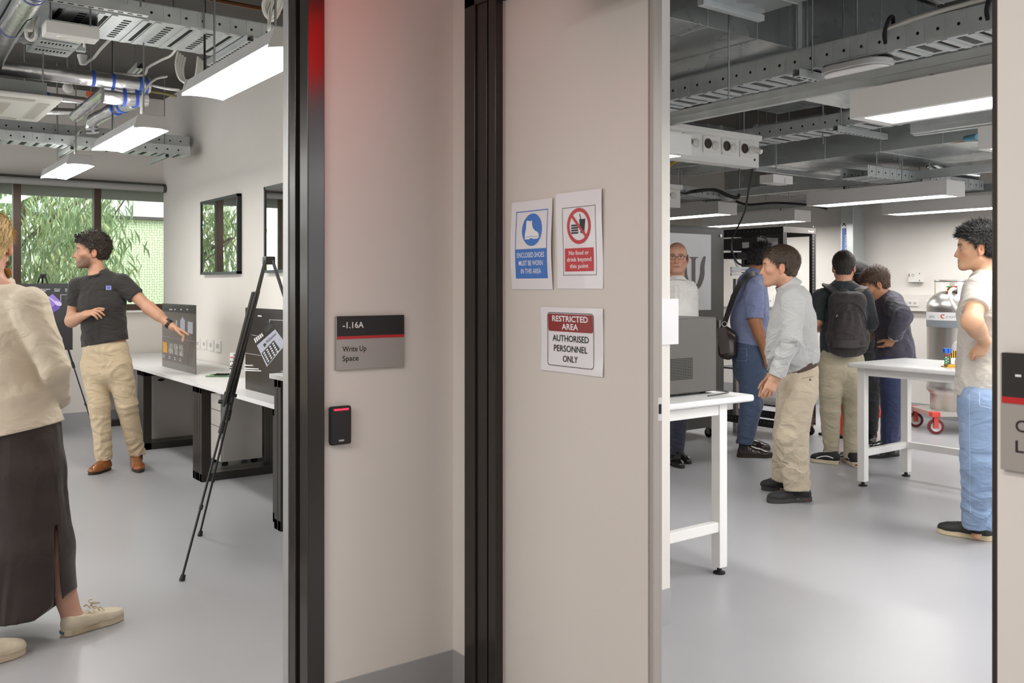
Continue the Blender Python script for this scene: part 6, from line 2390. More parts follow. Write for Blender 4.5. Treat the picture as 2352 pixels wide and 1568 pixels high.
M_soleb = mat('sole_black', '#191817', 0.6)
M_soled = mat('sole_dark_brown', '#2b1d14', 0.6)
M_leatherb = mat('shoe_black', '#151415', 0.22, coat=0.3)
M_leatherbr = mat('shoe_tan', '#8a4f1f', 0.32, coat=0.25, noise=0.12, nscale=14)
M_leathd = mat('shoe_dark_brown', '#2a1d18', 0.25, coat=0.3)
M_runner = mat('runner_black', '#282727', 0.7, bump=0.2, bscale=200)

# ---------------------------------------------------------------- 1. the man who points
J = at_d(7.1)
p = Person('man in dark grey T-shirt and beige chinos pointing at the desk panels', J(270, 1085), '#c8977a')
hd = Head(J(210, 577), -R * 0.87 - A_ * 0.48, U + R * 0.04, 1.1, '#2a1f19', '#c8977a')
secs = [(J(245, 848), 0.155, 0.105, R), (J(242, 800), 0.16, 0.105, R), (J(239, 758), 0.148, 0.10, R), (J(235, 700), 0.163, 0.112, R), (J(230, 662), 0.150, 0.09, R)]
shA, shB = J(180, 657), J(279, 650)
elA, elB = J(164, 737, 0.02), J(341, 706)
wrA, wrB = J(197, 722, -0.19), J(396, 750, -0.02)
nb = J(224, 640)
hips = (J(216, 838), J(271, 836))
kns = (J(229, 932, -0.03), J(292, 930, 0.03))
ans = (J(239, 1056, -0.02), J(314, 1043, 0.17))
dA = (J(222, 713, -0.24) - wrA).normalized()
dB = (J(427, 767, -0.03) - wrB).normalized()
hA = hand(wrA, dA, A_ * 0.55 - U * 0.8, A_ * 0.8 + U * 0.55, (0.45, 1.2, 1.5, 1.6), 1.0)
hB = hand(wrB, dB, -U * 0.8 - A_ * 0.45 - R * 0.2, -A_ * 0.8 + U * 0.5, (0.10, 2.0, 2.15, 2.3), 1.0, tdir=dB * 0.85 - U * 0.35 - A_ * 0.45)
body = p.torso(secs) + [(cone(nb, hd.p(0, -0.02, -0.05), 0.060, 0.058), 0.03)]
body += [(cone(nb, shA + U * 0.005, 0.05, 0.045), 0.03), (cone(nb, shB + U * 0.005, 0.05, 0.045), 0.03)]
body += p.limb([shA, elA, wrA], [0.055, 0.043, 0.030]) + [(cone(lerp(elA, wrA, 0.05), lerp(elA, wrA, 0.4), 0.044, 0.042), 0.03)]
body += p.limb([shB, elB, wrB], [0.055, 0.043, 0.029]) + [(cone(lerp(elB, wrB, 0.05), lerp(elB, wrB, 0.4), 0.044, 0.041), 0.03)]
for i in (0, 1):
    body += bare_leg(hips[i], kns[i], ans[i], ans[i] - U * 0.07)
p.body(body, hd, 0.0034, (hA, hB), beard=0.85, bl=-0.030, lip='#a05a50')
hd.hair_mesh(p.t, hair_m('#30251d'), 0.021, 0.060, 0.004, -0.055, 0.012, curl=3, fringe=(10, 0.014, -0.008), strands=(2600, 0.026, 0.55, (0, 0.3, 0.2), 0.9, 0.0016))
s1, e1_, n1_ = sleeve(shA, elA, wrA, 0.076, 0.058, 0.05, 0.55)
s2, e2_, n2_ = sleeve(shB, elB, wrB, 0.078, 0.06, 0.05, 0.54)
sh_secs = [(J(243, 806), 0.182, 0.125, R), (J(241, 775), 0.172, 0.118, R), (J(239, 745), 0.168, 0.116, R)] + [(c, w + 0.014, d + 0.014, q) for c, w, d, q in secs[3:]]
tee = p.garment('t_shirt', p.torso(sh_secs) + [(cone(J(214, 643), shA, 0.056, 0.062), 0.04), (cone(J(239, 633), shB, 0.052, 0.062), 0.04)] + s1 + s2,
                fabric('tshirt_charcoal', '#2d2a28'), 0.0048, [(J(242, 788), -U * 117 + R * 22)], 0.0050, 2, 62,
                amt=lambda x, y, z: 0.35 + 1.1 * np.clip((1.12 - z) / 0.2, 0, 1))
nbc = J(224, 627)
obj('neck_band', MB().tube([Vector(nbc) + R * (0.074 * math.cos(a)) + A_ * (0.068 * math.sin(a)) + U * (0.024 * math.sin(a) + 0.017 * math.cos(a)) for a in [2 * math.pi * k / 36 for k in range(36)]], 0.0105, 10, closed=True), fabric('tshirt_charcoal', '#2d2a28'), p.t)
bg = obj('chest_badge', project(tee, rectpx(243.5, 255.5, 656, 665.5), 4, 4), mat('badge_lilac', '#8f8fe0', 0.5), p.t)
mb = project(tee, rectpx(248.8, 250.0, 657.5, 664), 1, 4, 0.003)
for a, b, c, d in ((246.2, 252.6, 661.3, 662.4), (246.2, 247.2, 658, 662), (251.6, 252.6, 658, 662)):
    q = project(tee, rectpx(a, b, c, d), 2, 2, 0.003)
    mb.add(q.v, q.f)
obj('badge_psi', mb, M_ink, bg)
M_chino = fabric('chino_beige', '#c9b596')
tr = p.torso([(J(245, 852), 0.168, 0.122, R), (J(243, 806), 0.168, 0.115, R), (J(242, 780), 0.160, 0.11, R)])
tr += leg_prims(hips[0], kns[0], ans[0], (0.103, 0.078, 0.060)) + leg_prims(hips[1], kns[1], ans[1], (0.106, 0.08, 0.062))
p.garment('trousers', tr, M_chino, 0.005, [(J(243, 784), U)], 0.0052, 5, 66, amt=lambda x, y, z: 0.45 + 0.9 * np.clip((0.35 - z) / 0.3, 0, 1) + 0.5 * np.exp(-((z - 0.5) / 0.07) ** 2))
st = dict(m=M_leatherbr, ms=M_soled, sole=0.024, toe_w=0.72, toe_h=0.028, lace=mat('lace_dark', '#2c1c12', 0.7), collar=0.115)
shoe(p.t, ans[0], gnd(251, 1078), gnd(207, 1091), st)
shoe(p.t, ans[1], gnd(308, 1062), gnd(321, 1086), st)
w0 = lerp(elB, wrB, 0.87)
dw = (wrB - elB).normalized()
obj('watch_strap', MB().tube([w0 - dw * 0.011, w0 + dw * 0.011], [0.036, 0.0355], 20), mat('watch_black', '#1c1918', 0.5), p.t)
obj('watch_face', MB().obox(w0 + (-A_ * 0.3 + U * 0.9).normalized() * 0.036, dw, (-A_ * 0.3 + U * 0.9).cross(dw).normalized(), (-A_ * 0.3 + U * 0.9).normalized(), 0.016, 0.016, 0.004), M_dark, p.t, bevel=0.003)
sg = MB()
for q in (-1, 1):
    sg.ball(hd.p(q * 0.031, 0.092, 0.108), (0.024, 0.010, 0.018), 14, 8)
    sg.tube([Vector(hd.p(q * 0.05, 0.088, 0.110)), Vector(hd.p(q * 0.094, 0.03, 0.075)), Vector(hd.p(q * 0.096, -0.02, 0.03))], 0.0035, 6)
obj('sunglasses', sg, mat('sunglass_black', '#101012', 0.15, coat=0.5), p.t)

# ---------------------------------------------------------------- 2. woman seen from behind
J = at_d(3.74)
p = Person('blonde woman seen from behind in cream linen jacket and long dark brown skirt', J(60, 1475), '#cfa08c')
hd = Head(J(-27, 562, 0.02), A_ * 0.9 - R * 0.42, U, 1.0, '#c9a76e', '#cf9a84')
sd = (R * 0.97 - A_ * 0.22).normalized()
secs = [(J(18, 1000), 0.16, 0.12, sd), (J(5, 900), 0.14, 0.105, sd), (J(-6, 780), 0.155, 0.11, sd), (J(-12, 705), 0.145, 0.085, sd)]
shA, shB = J(66, 702, -0.06), J(-95, 702, 0.12)
elA, wrA = J(124, 845, -0.06), J(132, 918, 0.14)
elB, wrB = J(-130, 850, 0.25), J(-70, 900, 0.42)
nb = J(-17, 655)
hips = (J(48, 1030, -0.06), J(-30, 1030, 0.08))
kns = (J(104, 1215, 0.0), J(0, 1235, 0.02))
ank1, ank2 = J(166, 1418, 0.045), J(-50, 1500, -0.12)
body = p.torso(secs) + [(cone(nb, hd.p(0, -0.025, -0.05), 0.052, 0.05), 0.03), (cone(nb, shA, 0.045, 0.045), 0.03), (cone(nb, shB, 0.045, 0.045), 0.03)]
body += p.limb([shA, elA, wrA], [0.05, 0.04, 0.027]) + p.limb([shB, elB, wrB], [0.05, 0.04, 0.027])
for i, a in enumerate((ank1, ank2)):
    m = lerp(kns[i], a, 0.33)
    body += [(cone(hips[i], kns[i], 0.085, 0.055), 0.03), (cone(kns[i], m, 0.052, 0.058), 0.02), (cone(m, a, 0.058, 0.038), 0.03), (cone(a, a - U * 0.06 + (A_ + R) * 0.03, 0.037, 0.03), 0.02)]
hA = hand(wrA, (A_ * 0.9 - U * 0.1 - R * 0.3), -R, A_ * 0.2 + U * 0.9, (1.0, 1.1, 1.2, 1.3), 0.9)
hB = hand(wrB, (A_ * 0.6 + R * 0.6), -U, A_ * 0.5 - R * 0.5, (1.0, 1.1, 1.2, 1.3), 0.9)
p.body(body, hd, 0.0045, (hA, hB), lip='#b06a62')
hd.hair_mesh(p.t, hair_m('#d3b67e'), 0.013, 0.05, 0.012, -0.085, 0.012, rough=0.0012, h=0.003, strands=(3500, 0.05, 0.05, (0, -0.8, -0.3), 0.12, 0.0012))
hb = Field([ell(hd.p(0, -0.115, -0.02), (hd.x, hd.y, hd.z), (0.045, 0.035, 0.045))], 0.004)
hb.add(ell(hd.p(0, -0.115, -0.02), (hd.x, hd.y, hd.z), (0.045, 0.035, 0.045)), 0)
P, Q = hb.mesh()
np_obj('hair_bun', P, Q, hair_m('#d3b67e'), p.t)
s1, _, _ = sleeve(shA, elA, wrA, 0.076, 0.061, 0.050, 2.0)
s2, _, _ = sleeve(shB, elB, wrB, 0.076, 0.064, 0.052, 1.9)
M_linen = fabric('linen_cream', '#d5c8b3', weave=0.25, sc=300, noise=0.07)
jk = p.torso([(J(22, 1010), 0.236, 0.19, sd), (J(12, 920), 0.205, 0.155, sd), (J(2, 850), 0.182, 0.135, sd), (J(-5, 780), 0.182, 0.13, sd), (J(-11, 712), 0.165, 0.10, sd)])
jk += [(cone(J(-16, 678), shA, 0.062, 0.066), 0.05), (cone(J(-20, 678), shB, 0.062, 0.066), 0.05)] + s1 + s2
p.garment('jacket', jk, M_linen, 0.0055, [(J(75, 982), -U * 157 + R * 34)], 0.0045, 3, 40, kx=10)
obj('jacket_collar', MB().lathe([(0.064, 0.0), (0.078, -0.012), (0.084, -0.045)], J(-16, 640), 32, U - A_ * 0.2, cap=False), M_linen, p.t)
M_skirt = fabric('skirt_dark_brown', '#2c201c', rough=0.55, weave=0.05, wr=0.12)
sk = p.torso([(J(26, 950), 0.20, 0.15, sd), (J(34, 1080), 0.208, 0.155, sd), (J(48, 1260), 0.212, 0.17, sd), (J(58, 1450), 0.222, 0.18, sd)])
vr = (R + A_ * 0.5).normalized()
slit = [(ecap(J(128, 1215, -0.12), J(133, 1400, -0.12), (0.005, 0.16), (0.017, 0.16), vr), 0.004), (ecap(J(133, 1385, -0.12), J(133, 1480, -0.12), (0.017, 0.16), (0.022, 0.16), vr), 0.004)]
sko = p.garment('skirt', sk, M_skirt, 0.005, [(J(70, 1401), -U + R * 0.12), (J(155, 1366), -U + R * 0.9), (J(0, 960), U)], 0.0025, 6, 12, slit, kx=30)
M_cream = mat('shoe_cream', '#d8ccb4', 0.5, noise=0.06, nscale=60, bump=0.3, bscale=260)
M_creams = mat('sole_cream', '#d3c5aa', 0.6)


def cream_extra(q, o, sh, L):
    mb = MB()
    for z in (0.008, 0.015, 0.022):
        mb.tube([Vector(q(t, 0.0382 if 0.1 < t < 0.8 else 0.036, z)) for t in (0.1, 0.3, 0.5, 0.8)], 0.0012, 5)
    obj('sole_line', mb, mat('sole_line', '#b9aa8d', 0.6), o)
    bw = MB()
    c = Vector(q(0.47, 0.0, sh + 0.071))
    for k in (-1, 1):
        bw.tube(curve_pts([c, c + U * 0.012 + Vector(q(0.47, k * 0.02, 0)) - Vector(q(0.47, 0, 0)), c + Vector(q(0.55, k * 0.03, 0)) - Vector(q(0.47, 0, 0)) + U * 0.006, c], 5), 0.003, 6)
    obj('bow', bw, M_cream, o)
    obj('heel_tab', MB().obox(Vector(q(0.002, 0.0, 0.016)), Vector(q(0, 1, 0)) - Vector(q(0, 0, 0)), Vector(q(1, 0, 0)) - Vector(q(0, 0, 0)), U, 0.018, 0.004, 0.0065), mat('tab_blue', '#5a6a80', 0.5), o)


st = dict(m=M_cream, ms=M_creams, sole=0.03, toe_w=0.7, toe_h=0.03, lace=M_creams, collar=0.078, sock=0, extra=cream_extra, w=0.95)
shoe(p.t, ank1, gnd(141, 1462), gnd(282, 1419), st)
shoe(p.t, ank2, gnd(-95, 1545), gnd(57, 1497), st)
obj('earring', MB().lathe([(0.0001, -0.002), (0.009, -0.002), (0.009, 0.002), (0.0001, 0.002)], J(19, 605, -0.01), 20, A_), mat('earring_wood', '#6d4a3c', 0.5), p.t)
obj('gold_disc', MB().lathe([(0.0001, -0.001), (0.021, -0.001), (0.021, 0.001), (0.0001, 0.001)], J(17, 626, 0.02), 28, A_ + R * 0.2), mat('earring_gold', '#b08a4e', 0.4, metal=0.5), p.t)

# ---------------------------------------------------------------- 3. bald man with glasses
J = at_d(7.3)
p = Person('bald man with glasses and white shirt standing behind the computer case', J(1548, 1065), '#c08f76')
hd = Head(J(1555, 591), -A_ * 0.97 - R * 0.20, U, 1.05, '#5a4a40', '#c08f76')
secs = [(J(1547, 845), 0.155, 0.11, R), (J(1548, 770), 0.16, 0.12, R), (J(1549, 715), 0.16, 0.115, R), (J(1551, 672), 0.14, 0.09, R)]
shA, shB = J(1511, 666), J(1583, 664)
elA, elB = J(1505, 745, 0.03), J(1588, 745, 0.03)
wrA, wrB = J(1506, 810, -0.05), J(1588, 812, -0.05)
nb = J(1553, 645)
hips = (J(1528, 850), J(1564, 850))
kns = (J(1528, 945), J(1560, 945))
ans = (J(1535, 1042), J(1551, 1036))
body = p.torso(secs) + [(cone(nb, hd.p(0, -0.02, -0.05), 0.063, 0.062), 0.03), (cone(nb, shA, 0.05, 0.045), 0.03), (cone(nb, shB, 0.05, 0.045), 0.03)]
body += p.limb([shA, elA, wrA], [0.055, 0.043, 0.03]) + p.limb([shB, elB, wrB], [0.055, 0.043, 0.03])
for i in (0, 1):
    body += bare_leg(hips[i], kns[i], ans[i], ans[i] - U * 0.06)
hs = [hand(w, -U, -R * s_, -A_, (0.6, 0.7, 0.8, 0.9)) for w, s_ in ((wrA, -1), (wrB, 1))]
p.body(body, hd, 0.0036, hs, beard=0.12, scalp=0.32, lip='#9c6a60', jaw=1.1)
s1, _, _ = sleeve(shA, elA, wrA, 0.07, 0.06, 0.05, 1.92)
s2, _, _ = sleeve(shB, elB, wrB, 0.07, 0.06, 0.05, 1.92)
M_wshirt = fabric('shirt_white', '#dcdad6', weave=0.05)
p.garment('shirt', p.torso([(c, w + 0.018, d + 0.018, q) for c, w, d, q in secs]) + [(cone(nb - U * 0.01, shA, 0.06, 0.06), 0.04), (cone(nb - U * 0.01, shB, 0.06, 0.06), 0.04)] + s1 + s2, M_wshirt, 0.006, [(J(1547, 850), -U)], 0.004, 4, 45)
co = obj('shirt_collar', MB().lathe([(0.068, 0.0), (0.074, -0.005), (0.084, -0.035), (0.078, -0.038)], nb + U * 0.022, 30, U + A_ * 0.35, cap=False), M_wshirt, p.t)
obj('placket', MB().bar(J(1554, 655, -0.118), J(1552, 735, -0.140), 0.03, 0.006, up=A_), M_wshirt, p.t)
p.garment('trousers', p.torso([(J(1547, 865), 0.165, 0.12, R), (J(1547, 835), 0.165, 0.12, R)]) + leg_prims(hips[0], kns[0], ans[0], (0.1, 0.078, 0.066)) + leg_prims(hips[1], kns[1], ans[1], (0.1, 0.078, 0.066)), fabric('trousers_navy_dark', '#1d2030'), 0.006, (), 0.003, 2, 50)
st = dict(m=M_leatherb, ms=M_soleb, sole=0.02, toe_w=0.6, toe_h=0.024, collar=0.075)
shoe(p.t, ans[1], gnd(1541, 1050), gnd(1585, 1066), st)
shoe(p.t, ans[0], gnd(1525, 1056), gnd(1569, 1076), st)
gl = MB()
for q in (-1, 1):
    c = [Vector(hd.p(q * 0.033 + 0.024 * math.cos(a), 0.105 - 0.006 * abs(math.cos(a)), -0.003 + 0.015 * math.sin(a))) for a in [2 * math.pi * k / 20 for k in range(20)]]
    gl.tube(c, 0.0016, 6, closed=True)
    gl.tube([Vector(hd.p(q * 0.057, 0.100, 0.004)), Vector(hd.p(q * 0.078, 0.04, 0.004)), Vector(hd.p(q * 0.084, -0.012, 0.006))], 0.0022, 6)
gl.tube([Vector(hd.p(-0.010, 0.109, 0.002)), Vector(hd.p(0.010, 0.109, 0.002))], 0.0018, 6)
obj('glasses', gl, mat('glasses_frame', '#2a2422', 0.3), p.t)

# ---------------------------------------------------------------- 4. man in blue shirt with satchel
J = at_d(7.73)
p = Person('man in blue shirt and jeans bending towards the rack with a satchel strap', J(1720, 1045), '#a8714f')
hd = Head(J(1751, 598, 0.02), R * 0.9 + A_ * 0.15 - U * 0.35, U + R * 0.3, 1.06, '#16120f', '#a8714f')
sd = (-A_ * 0.97 + R * 0.24)
secs = [(J(1722, 820), 0.155, 0.12, sd), (J(1724, 770), 0.15, 0.125, sd), (J(1722, 735), 0.155, 0.13, sd), (J(1721, 690), 0.165, 0.125, sd), (J(1727, 652), 0.15, 0.09, sd)]
shA, shB = J(1731, 660, -0.16), J(1738, 655, 0.17)
elA, elB = J(1733, 735, -0.21), J(1752, 735, 0.22)
wrA, wrB = J(1758, 812, -0.19), J(1775, 790, 0.15)
nb = J(1733, 632)
hips = (J(1722, 828, -0.09), J(1724, 828, 0.1))
kns = (J(1724, 930, -0.09), J(1730, 925, 0.12))
ans = (J(1709, 1020, -0.08), J(1714, 1008, 0.22))
body = p.torso(secs) + [(cone(nb, hd.p(0, -0.03, -0.05), 0.060, 0.058), 0.03), (cone(nb, shA, 0.05, 0.05), 0.03), (cone(nb, shB, 0.05, 0.05), 0.03)]
body += p.limb([shA, elA, wrA], [0.058, 0.047, 0.031]) + p.limb([shB, elB, wrB], [0.058, 0.047, 0.031]) + [(cone(lerp(elA, wrA, 0.05), lerp(elA, wrA, 0.4), 0.047, 0.044), 0.03)]
for i in (0, 1):
    body += bare_leg(hips[i], kns[i], ans[i], ans[i] - U * 0.05)
hs = [hand(wrA, (R * 0.35 - U * 0.9), A_, R, (0.5, 0.7, 0.8, 0.9)), hand(wrB, (R * 0.8 - U * 0.4), -U, -A_, (0.8, 0.9, 1.0, 1.1))]
p.body(body, hd, 0.004, hs)
hd.hair_mesh(p.t, hair_m('#14100e'), 0.02, 0.06, 0.0, -0.06, 0.008, strands=(2200, 0.034, 0.35, (0, 0.2, 0.3), 0.5, 0.0016))
s1, e1_, n1_ = sleeve(shA, elA, wrA, 0.08, 0.066, 0.05, 0.95)
s2, _, _ = sleeve(shB, elB, wrB, 0.08, 0.066, 0.05, 0.95)
M_blues = fabric('shirt_blue', '#7f88ab', weave=0.06)
blue_shirt = p.garment('shirt', p.torso([(J(1724, 810), 0.168, 0.146, sd), (J(1724, 770), 0.168, 0.148, sd)] + [(c, w + 0.018, d + 0.02, q) for c, w, d, q in secs[2:]]) + [(cone(nb - U * 0.02, shA, 0.058, 0.066), 0.04), (cone(nb - U * 0.02, shB, 0.058, 0.066), 0.04)] + s1 + s2, M_blues, 0.005, [(J(1724, 791), -U * 1.0 - R * 0.15)], 0.0055, 9, 40)
obj('rolled_cuff', MB().lathe([(0.064, -0.045), (0.070, -0.04), (0.071, -0.005), (0.066, 0.004), (0.055, 0.002)], e1_, 26, n1_, cap=False), M_blues, p.t)
obj('shirt_collar', MB().lathe([(0.066, 0.01), (0.065, 0.03), (0.072, 0.031), (0.090, -0.028), (0.086, -0.032)], J(1736, 630), 34, U + R * 0.75, cap=False), M_blues, p.t)
belt(p.t, J(1724, 776), sd.normalized(), R, 0.160, 0.137, J(1724, 781).z, J(1724, 770).z, M_black)
M_jean = fabric('jeans_dark_blue', '#46556f', weave=0.2, noise=0.18)
jn = p.garment('jeans', p.torso([(J(1722, 850), 0.165, 0.138, sd), (J(1723, 810), 0.165, 0.145, sd), (J(1724, 775), 0.158, 0.135, sd)]) + leg_prims(hips[0], kns[0], ans[0], (0.108, 0.086, 0.066)) + leg_prims(hips[1], kns[1], ans[1], (0.108, 0.086, 0.066)), M_jean, 0.005, [(J(1724, 772), U)], 0.005, 7, 62, amt=lambda x, y, z: 0.4 + 1.0 * np.clip((0.4 - z) / 0.3, 0, 1))
obj('leather_patch', project(jn, rectpx(1692, 1707, 777.5, 786), 4, 3), mat('patch_tan', '#b5702f', 0.6), p.t)
pk = MB()
for a, b, c, d in ((1688, 1716, 800, 801.2), (1715, 1716.2, 800, 828), (1691, 1700, 827, 828), (1700, 1716, 828, 829)):
    q = project(jn, rectpx(a, b, c, d), 8, 2, 0.0022)
    pk.add(q.v, q.f)
obj('pocket_stitch', pk, mat('stitch_pale', '#7c8fae', 0.8), p.t)
st = dict(m=M_leathd, ms=M_soled, sole=0.026, toe_w=0.55, toe_h=0.026, collar=0.12)
shoe(p.t, ans[0], gnd(1692, 1049), gnd(1777, 1050), st)
shoe(p.t, ans[1], gnd(1700, 1030), gnd(1770, 1034), st)
# the satchel
J2 = at_d(7.62)
sb = thing('satchel', 'dark brown leather satchel hanging at the back of the blue-shirted man', 'bag', J2(1668, 835))
bp_ = [(ecap(J2(1669, 768), J2(1670, 812), (0.07, 0.042), (0.074, 0.05), R), 0.02), (ecap(J2(1662, 755), J2(1684, 770), (0.03, 0.04), (0.03, 0.04), U), 0.03)]
Fb = Field([q for q, _ in bp_], 0.005)
for q, k in bp_:
    Fb.add(q, k)
Fb.folds(0.006, 3, 30)
Pm, Qm = Fb.mesh()
M_sat = mat('satchel_leather', '#2c1f18', 0.33, coat=0.2, noise=0.2, nscale=12)
np_obj('bag_body', Pm, Qm, M_sat, sb)
obj('flap', strip([J2(1655, 752, -0.055), J2(1662, 785, -0.062), J2(1666, 812, -0.066)], 0.085, 0.006, A_), M_sat, sb)
obj('strap', strip([J(1663, 747, -0.09), J(1676, 706, -0.13), J(1692, 666, -0.205), J(1708, 642, -0.225), J(1722, 631, -0.19), J(1733, 629, -0.13), J(1744, 641, -0.10), J(1752, 672, -0.10)], 0.042, 0.006, -A_ + U * 0.35), mat('strap_black', '#1d1715', 0.5), sb)
obj('buckle', MB().tube([J2(1664, 744, -0.06) + R * 0.02 * math.cos(a) + U * 0.02 * math.sin(a) for a in [2 * math.pi * k / 16 for k in range(16)]], 0.003, 6, closed=True), M_alu, sb)

# ---------------------------------------------------------------- 5. man in grey shirt
J = at_d(6.15)
p = Person('man in pale grey shirt and beige trousers in profile beside the white bench', J(1810, 1140), '#cf9f82')
hd = Head(J(1790, 613), -R * 0.965 + A_ * 0.25, U + R * 0.02, 1.09, '#4a3828', '#cf9f82')
secs = [(J(1832, 890), 0.155, 0.115, A_), (J(1826, 835), 0.155, 0.12, A_), (J(1819, 790), 0.16, 0.14, A_), (J(1821, 735), 0.16, 0.125, A_), (J(1822, 690), 0.155, 0.10, A_)]
shA, shB = J(1820, 688, -0.18), J(1818, 688, 0.18)
elA, elB = J(1819, 778, -0.23), J(1805, 780, 0.22)
wrA, wrB = J(1781, 866, -0.2), J(1775, 860, 0.2)
nb = J(1813, 662)
hips = (J(1832, 895, -0.09), J(1826, 895, 0.09))
kns = (J(1818, 1003, -0.10), J(1810, 992, 0.12))
ans = (J(1830, 1122, -0.09), J(1800, 1104, 0.14))
body = p.torso(secs) + [(cone(nb, hd.p(0, -0.022, -0.05), 0.064, 0.062), 0.03), (cone(nb, shA, 0.05, 0.05), 0.03), (cone(nb, shB, 0.05, 0.05), 0.03)]
body += p.limb([shA, elA, wrA], [0.058, 0.045, 0.031]) + p.limb([shB, elB, wrB], [0.058, 0.045, 0.031])
for i in (0, 1):
    body += bare_leg(hips[i], kns[i], ans[i], ans[i] - U * 0.05)
hs = [hand(wrA, (-R * 0.42 - U * 0.9), A_ * 0.9 + R * 0.2, -R * 0.9 + U * 0.3, (0.75, 0.85, 0.95, 1.05), 1.0, thumb=0.3, tcurl=1.0, tdir=-R * 0.5 - U * 0.85 + A_ * 0.25), hand(wrB, (-R * 0.42 - U * 0.9), -A_, -R, (0.6, 0.7, 0.8, 0.9), 1.05)]
p.body(body, hd, 0.0034, hs, beard=0.2, bl=-0.03, lip='#b07a68')
hd.hair_mesh(p.t, hair_m('#46372a'), 0.013, 0.064, 0.006, -0.055, 0.010, rough=0.0012, fringe=(8, 0.012, -0.004), strands=(3200, 0.028, 0.12, (0, 0.9, 0.0), 0.25, 0.0013))
s1, e1_, n1_ = sleeve(shA, elA, wrA, 0.080, 0.066, 0.050, 1.93)
s2, _, _ = sleeve(shB, elB, wrB, 0.076, 0.064, 0.048, 1.9)
M_greys = fabric('shirt_pale_grey', '#b9b9b8', weave=0.06)
p.garment('shirt', p.torso([(J(1826, 860), 0.165, 0.13, A_), (J(1820, 815), 0.178, 0.172, A_), (J(1818, 785), 0.182, 0.168, A_), (J(1821, 735), 0.182, 0.145, A_), (J(1822, 690), 0.172, 0.114, A_)]) + [(cone(nb - U * 0.02, shA, 0.06, 0.066), 0.04), (cone(nb - U * 0.02, shB, 0.06, 0.066), 0.04)] + s1 + s2, M_greys, 0.0048, [(J(1830, 842), -U * 1.0 + R * 0.33)], 0.0055, 11, 44, amt=lambda x, y, z: 0.6 + 0.7 * np.exp(-((z - 1.02) / 0.12) ** 2))
obj('cuff', MB().lathe([(0.047, -0.07), (0.051, -0.065), (0.052, 0.0), (0.047, 0.004), (0.036, 0.002)], e1_ + n1_ * 0.006, 26, n1_, cap=False), M_greys, p.t)
obj('shirt_collar', MB().lathe([(0.070, 0.010), (0.069, 0.030), (0.076, 0.031), (0.094, -0.026), (0.090, -0.030)], J(1809, 656), 36, U * 0.82 - R * 0.57, cap=False), M_greys, p.t)
M_tr5 = fabric('trousers_stone', '#c3b59e')
t5 = p.garment('trousers', p.torso([(J(1834, 900), 0.165, 0.128, A_), (J(1830, 860), 0.165, 0.135, A_), (J(1828, 830), 0.160, 0.125, A_)]) + leg_prims(hips[0], kns[0], ans[0], (0.122, 0.108, 0.082)) + leg_prims(hips[1], kns[1], ans[1], (0.118, 0.10, 0.078)), M_tr5, 0.005, [(J(1830, 841), U * 1.0 - R * 0.33)], 0.0065, 13, 52, amt=lambda x, y, z: 0.45 + 0.9 * np.clip((0.5 - z) / 0.4, 0, 1))
belt(p.t, J(1828, 840), A_, R, 0.166, 0.133, J(1828, 848).z, J(1828, 834).z, mat('belt_brown', '#4a3428', 0.45), 0.042)
obj('back_pocket', project(t5, rectpx(1841, 1866, 868, 869.5, -4), 8, 2, 0.0022), mat('pocket_edge_brown', '#8f7f66', 0.8), p.t)  # pocket opening drawn as a darker brown line
obj('pocket_button', project(t5, lambda i, j: (1860 + 2.4 * (0.2 + 0.8 * j) * math.cos(6.283 * i), 872 + 2.4 * (0.2 + 0.8 * j) * math.sin(6.283 * i)), 12, 2, 0.004), M_soled, p.t)


def runner_extra(q, o, sh, L):
    obj('red_flash', MB().obox(Vector(q(0.18, -0.040, 0.016)), Vector(q(1, 0, 0)) - Vector(q(0, 0, 0)), Vector(q(0, 1, 0)) - Vector(q(0, 0, 0)), U, 0.014, 0.003, 0.004), M_red, o)
    obj('red_flash', MB().obox(Vector(q(0.18, 0.040, 0.016)), Vector(q(1, 0, 0)) - Vector(q(0, 0, 0)), Vector(q(0, 1, 0)) - Vector(q(0, 0, 0)), U, 0.014, 0.003, 0.004), M_red, o)


st = dict(m=M_runner, ms=mat('sole_grey', '#3c3b38', 0.6), sole=0.034, toe_w=0.68, toe_h=0.032, lace=mat('lace_grey', '#55534f', 0.7), collar=0.105, extra=runner_extra)
shoe(p.t, ans[0], gnd(1864, 1150), gnd(1762, 1154), st)
shoe(p.t, ans[1], gnd(1822, 1128), gnd(1748, 1124), st)

# ---------------------------------------------------------------- 6. man with backpack
J = at_d(7.41)
p = Person('man seen from behind in dark jacket and khaki trousers wearing a backpack', J(1930, 1060), '#c8937a')
hd = Head(J(1938, 613, 0.02), A_ * 0.94 + R * 0.34, U, 1.02, '#2a2018', '#d09a82')
secs = [(J(1931, 835), 0.155, 0.11, R), (J(1936, 780), 0.155, 0.105, R), (J(1939, 720), 0.17, 0.115, R), (J(1938, 680), 0.155, 0.09, R)]
shA, shB = J(1886, 685), J(1984, 685)
elA, elB = J(1877, 738, -0.02), J(1998, 742, 0.0)
wrA, wrB = J(1886, 754, 0.16), J(1985, 760, 0.22)
nb = J(1937, 652)
hips = (J(1908, 832), J(1954, 832))
kns = (J(1907, 945, -0.02), J(1959, 945, -0.02))
ans = (J(1909, 1050), J(1955, 1052, -0.06))
body = p.torso(secs) + [(cone(nb, hd.p(0, -0.02, -0.05), 0.060, 0.057), 0.03), (cone(nb, shA, 0.05, 0.05), 0.03), (cone(nb, shB, 0.05, 0.05), 0.03)]
body += p.limb([shA, elA, wrA], [0.055, 0.045, 0.032]) + p.limb([shB, elB, wrB], [0.055, 0.045, 0.032])
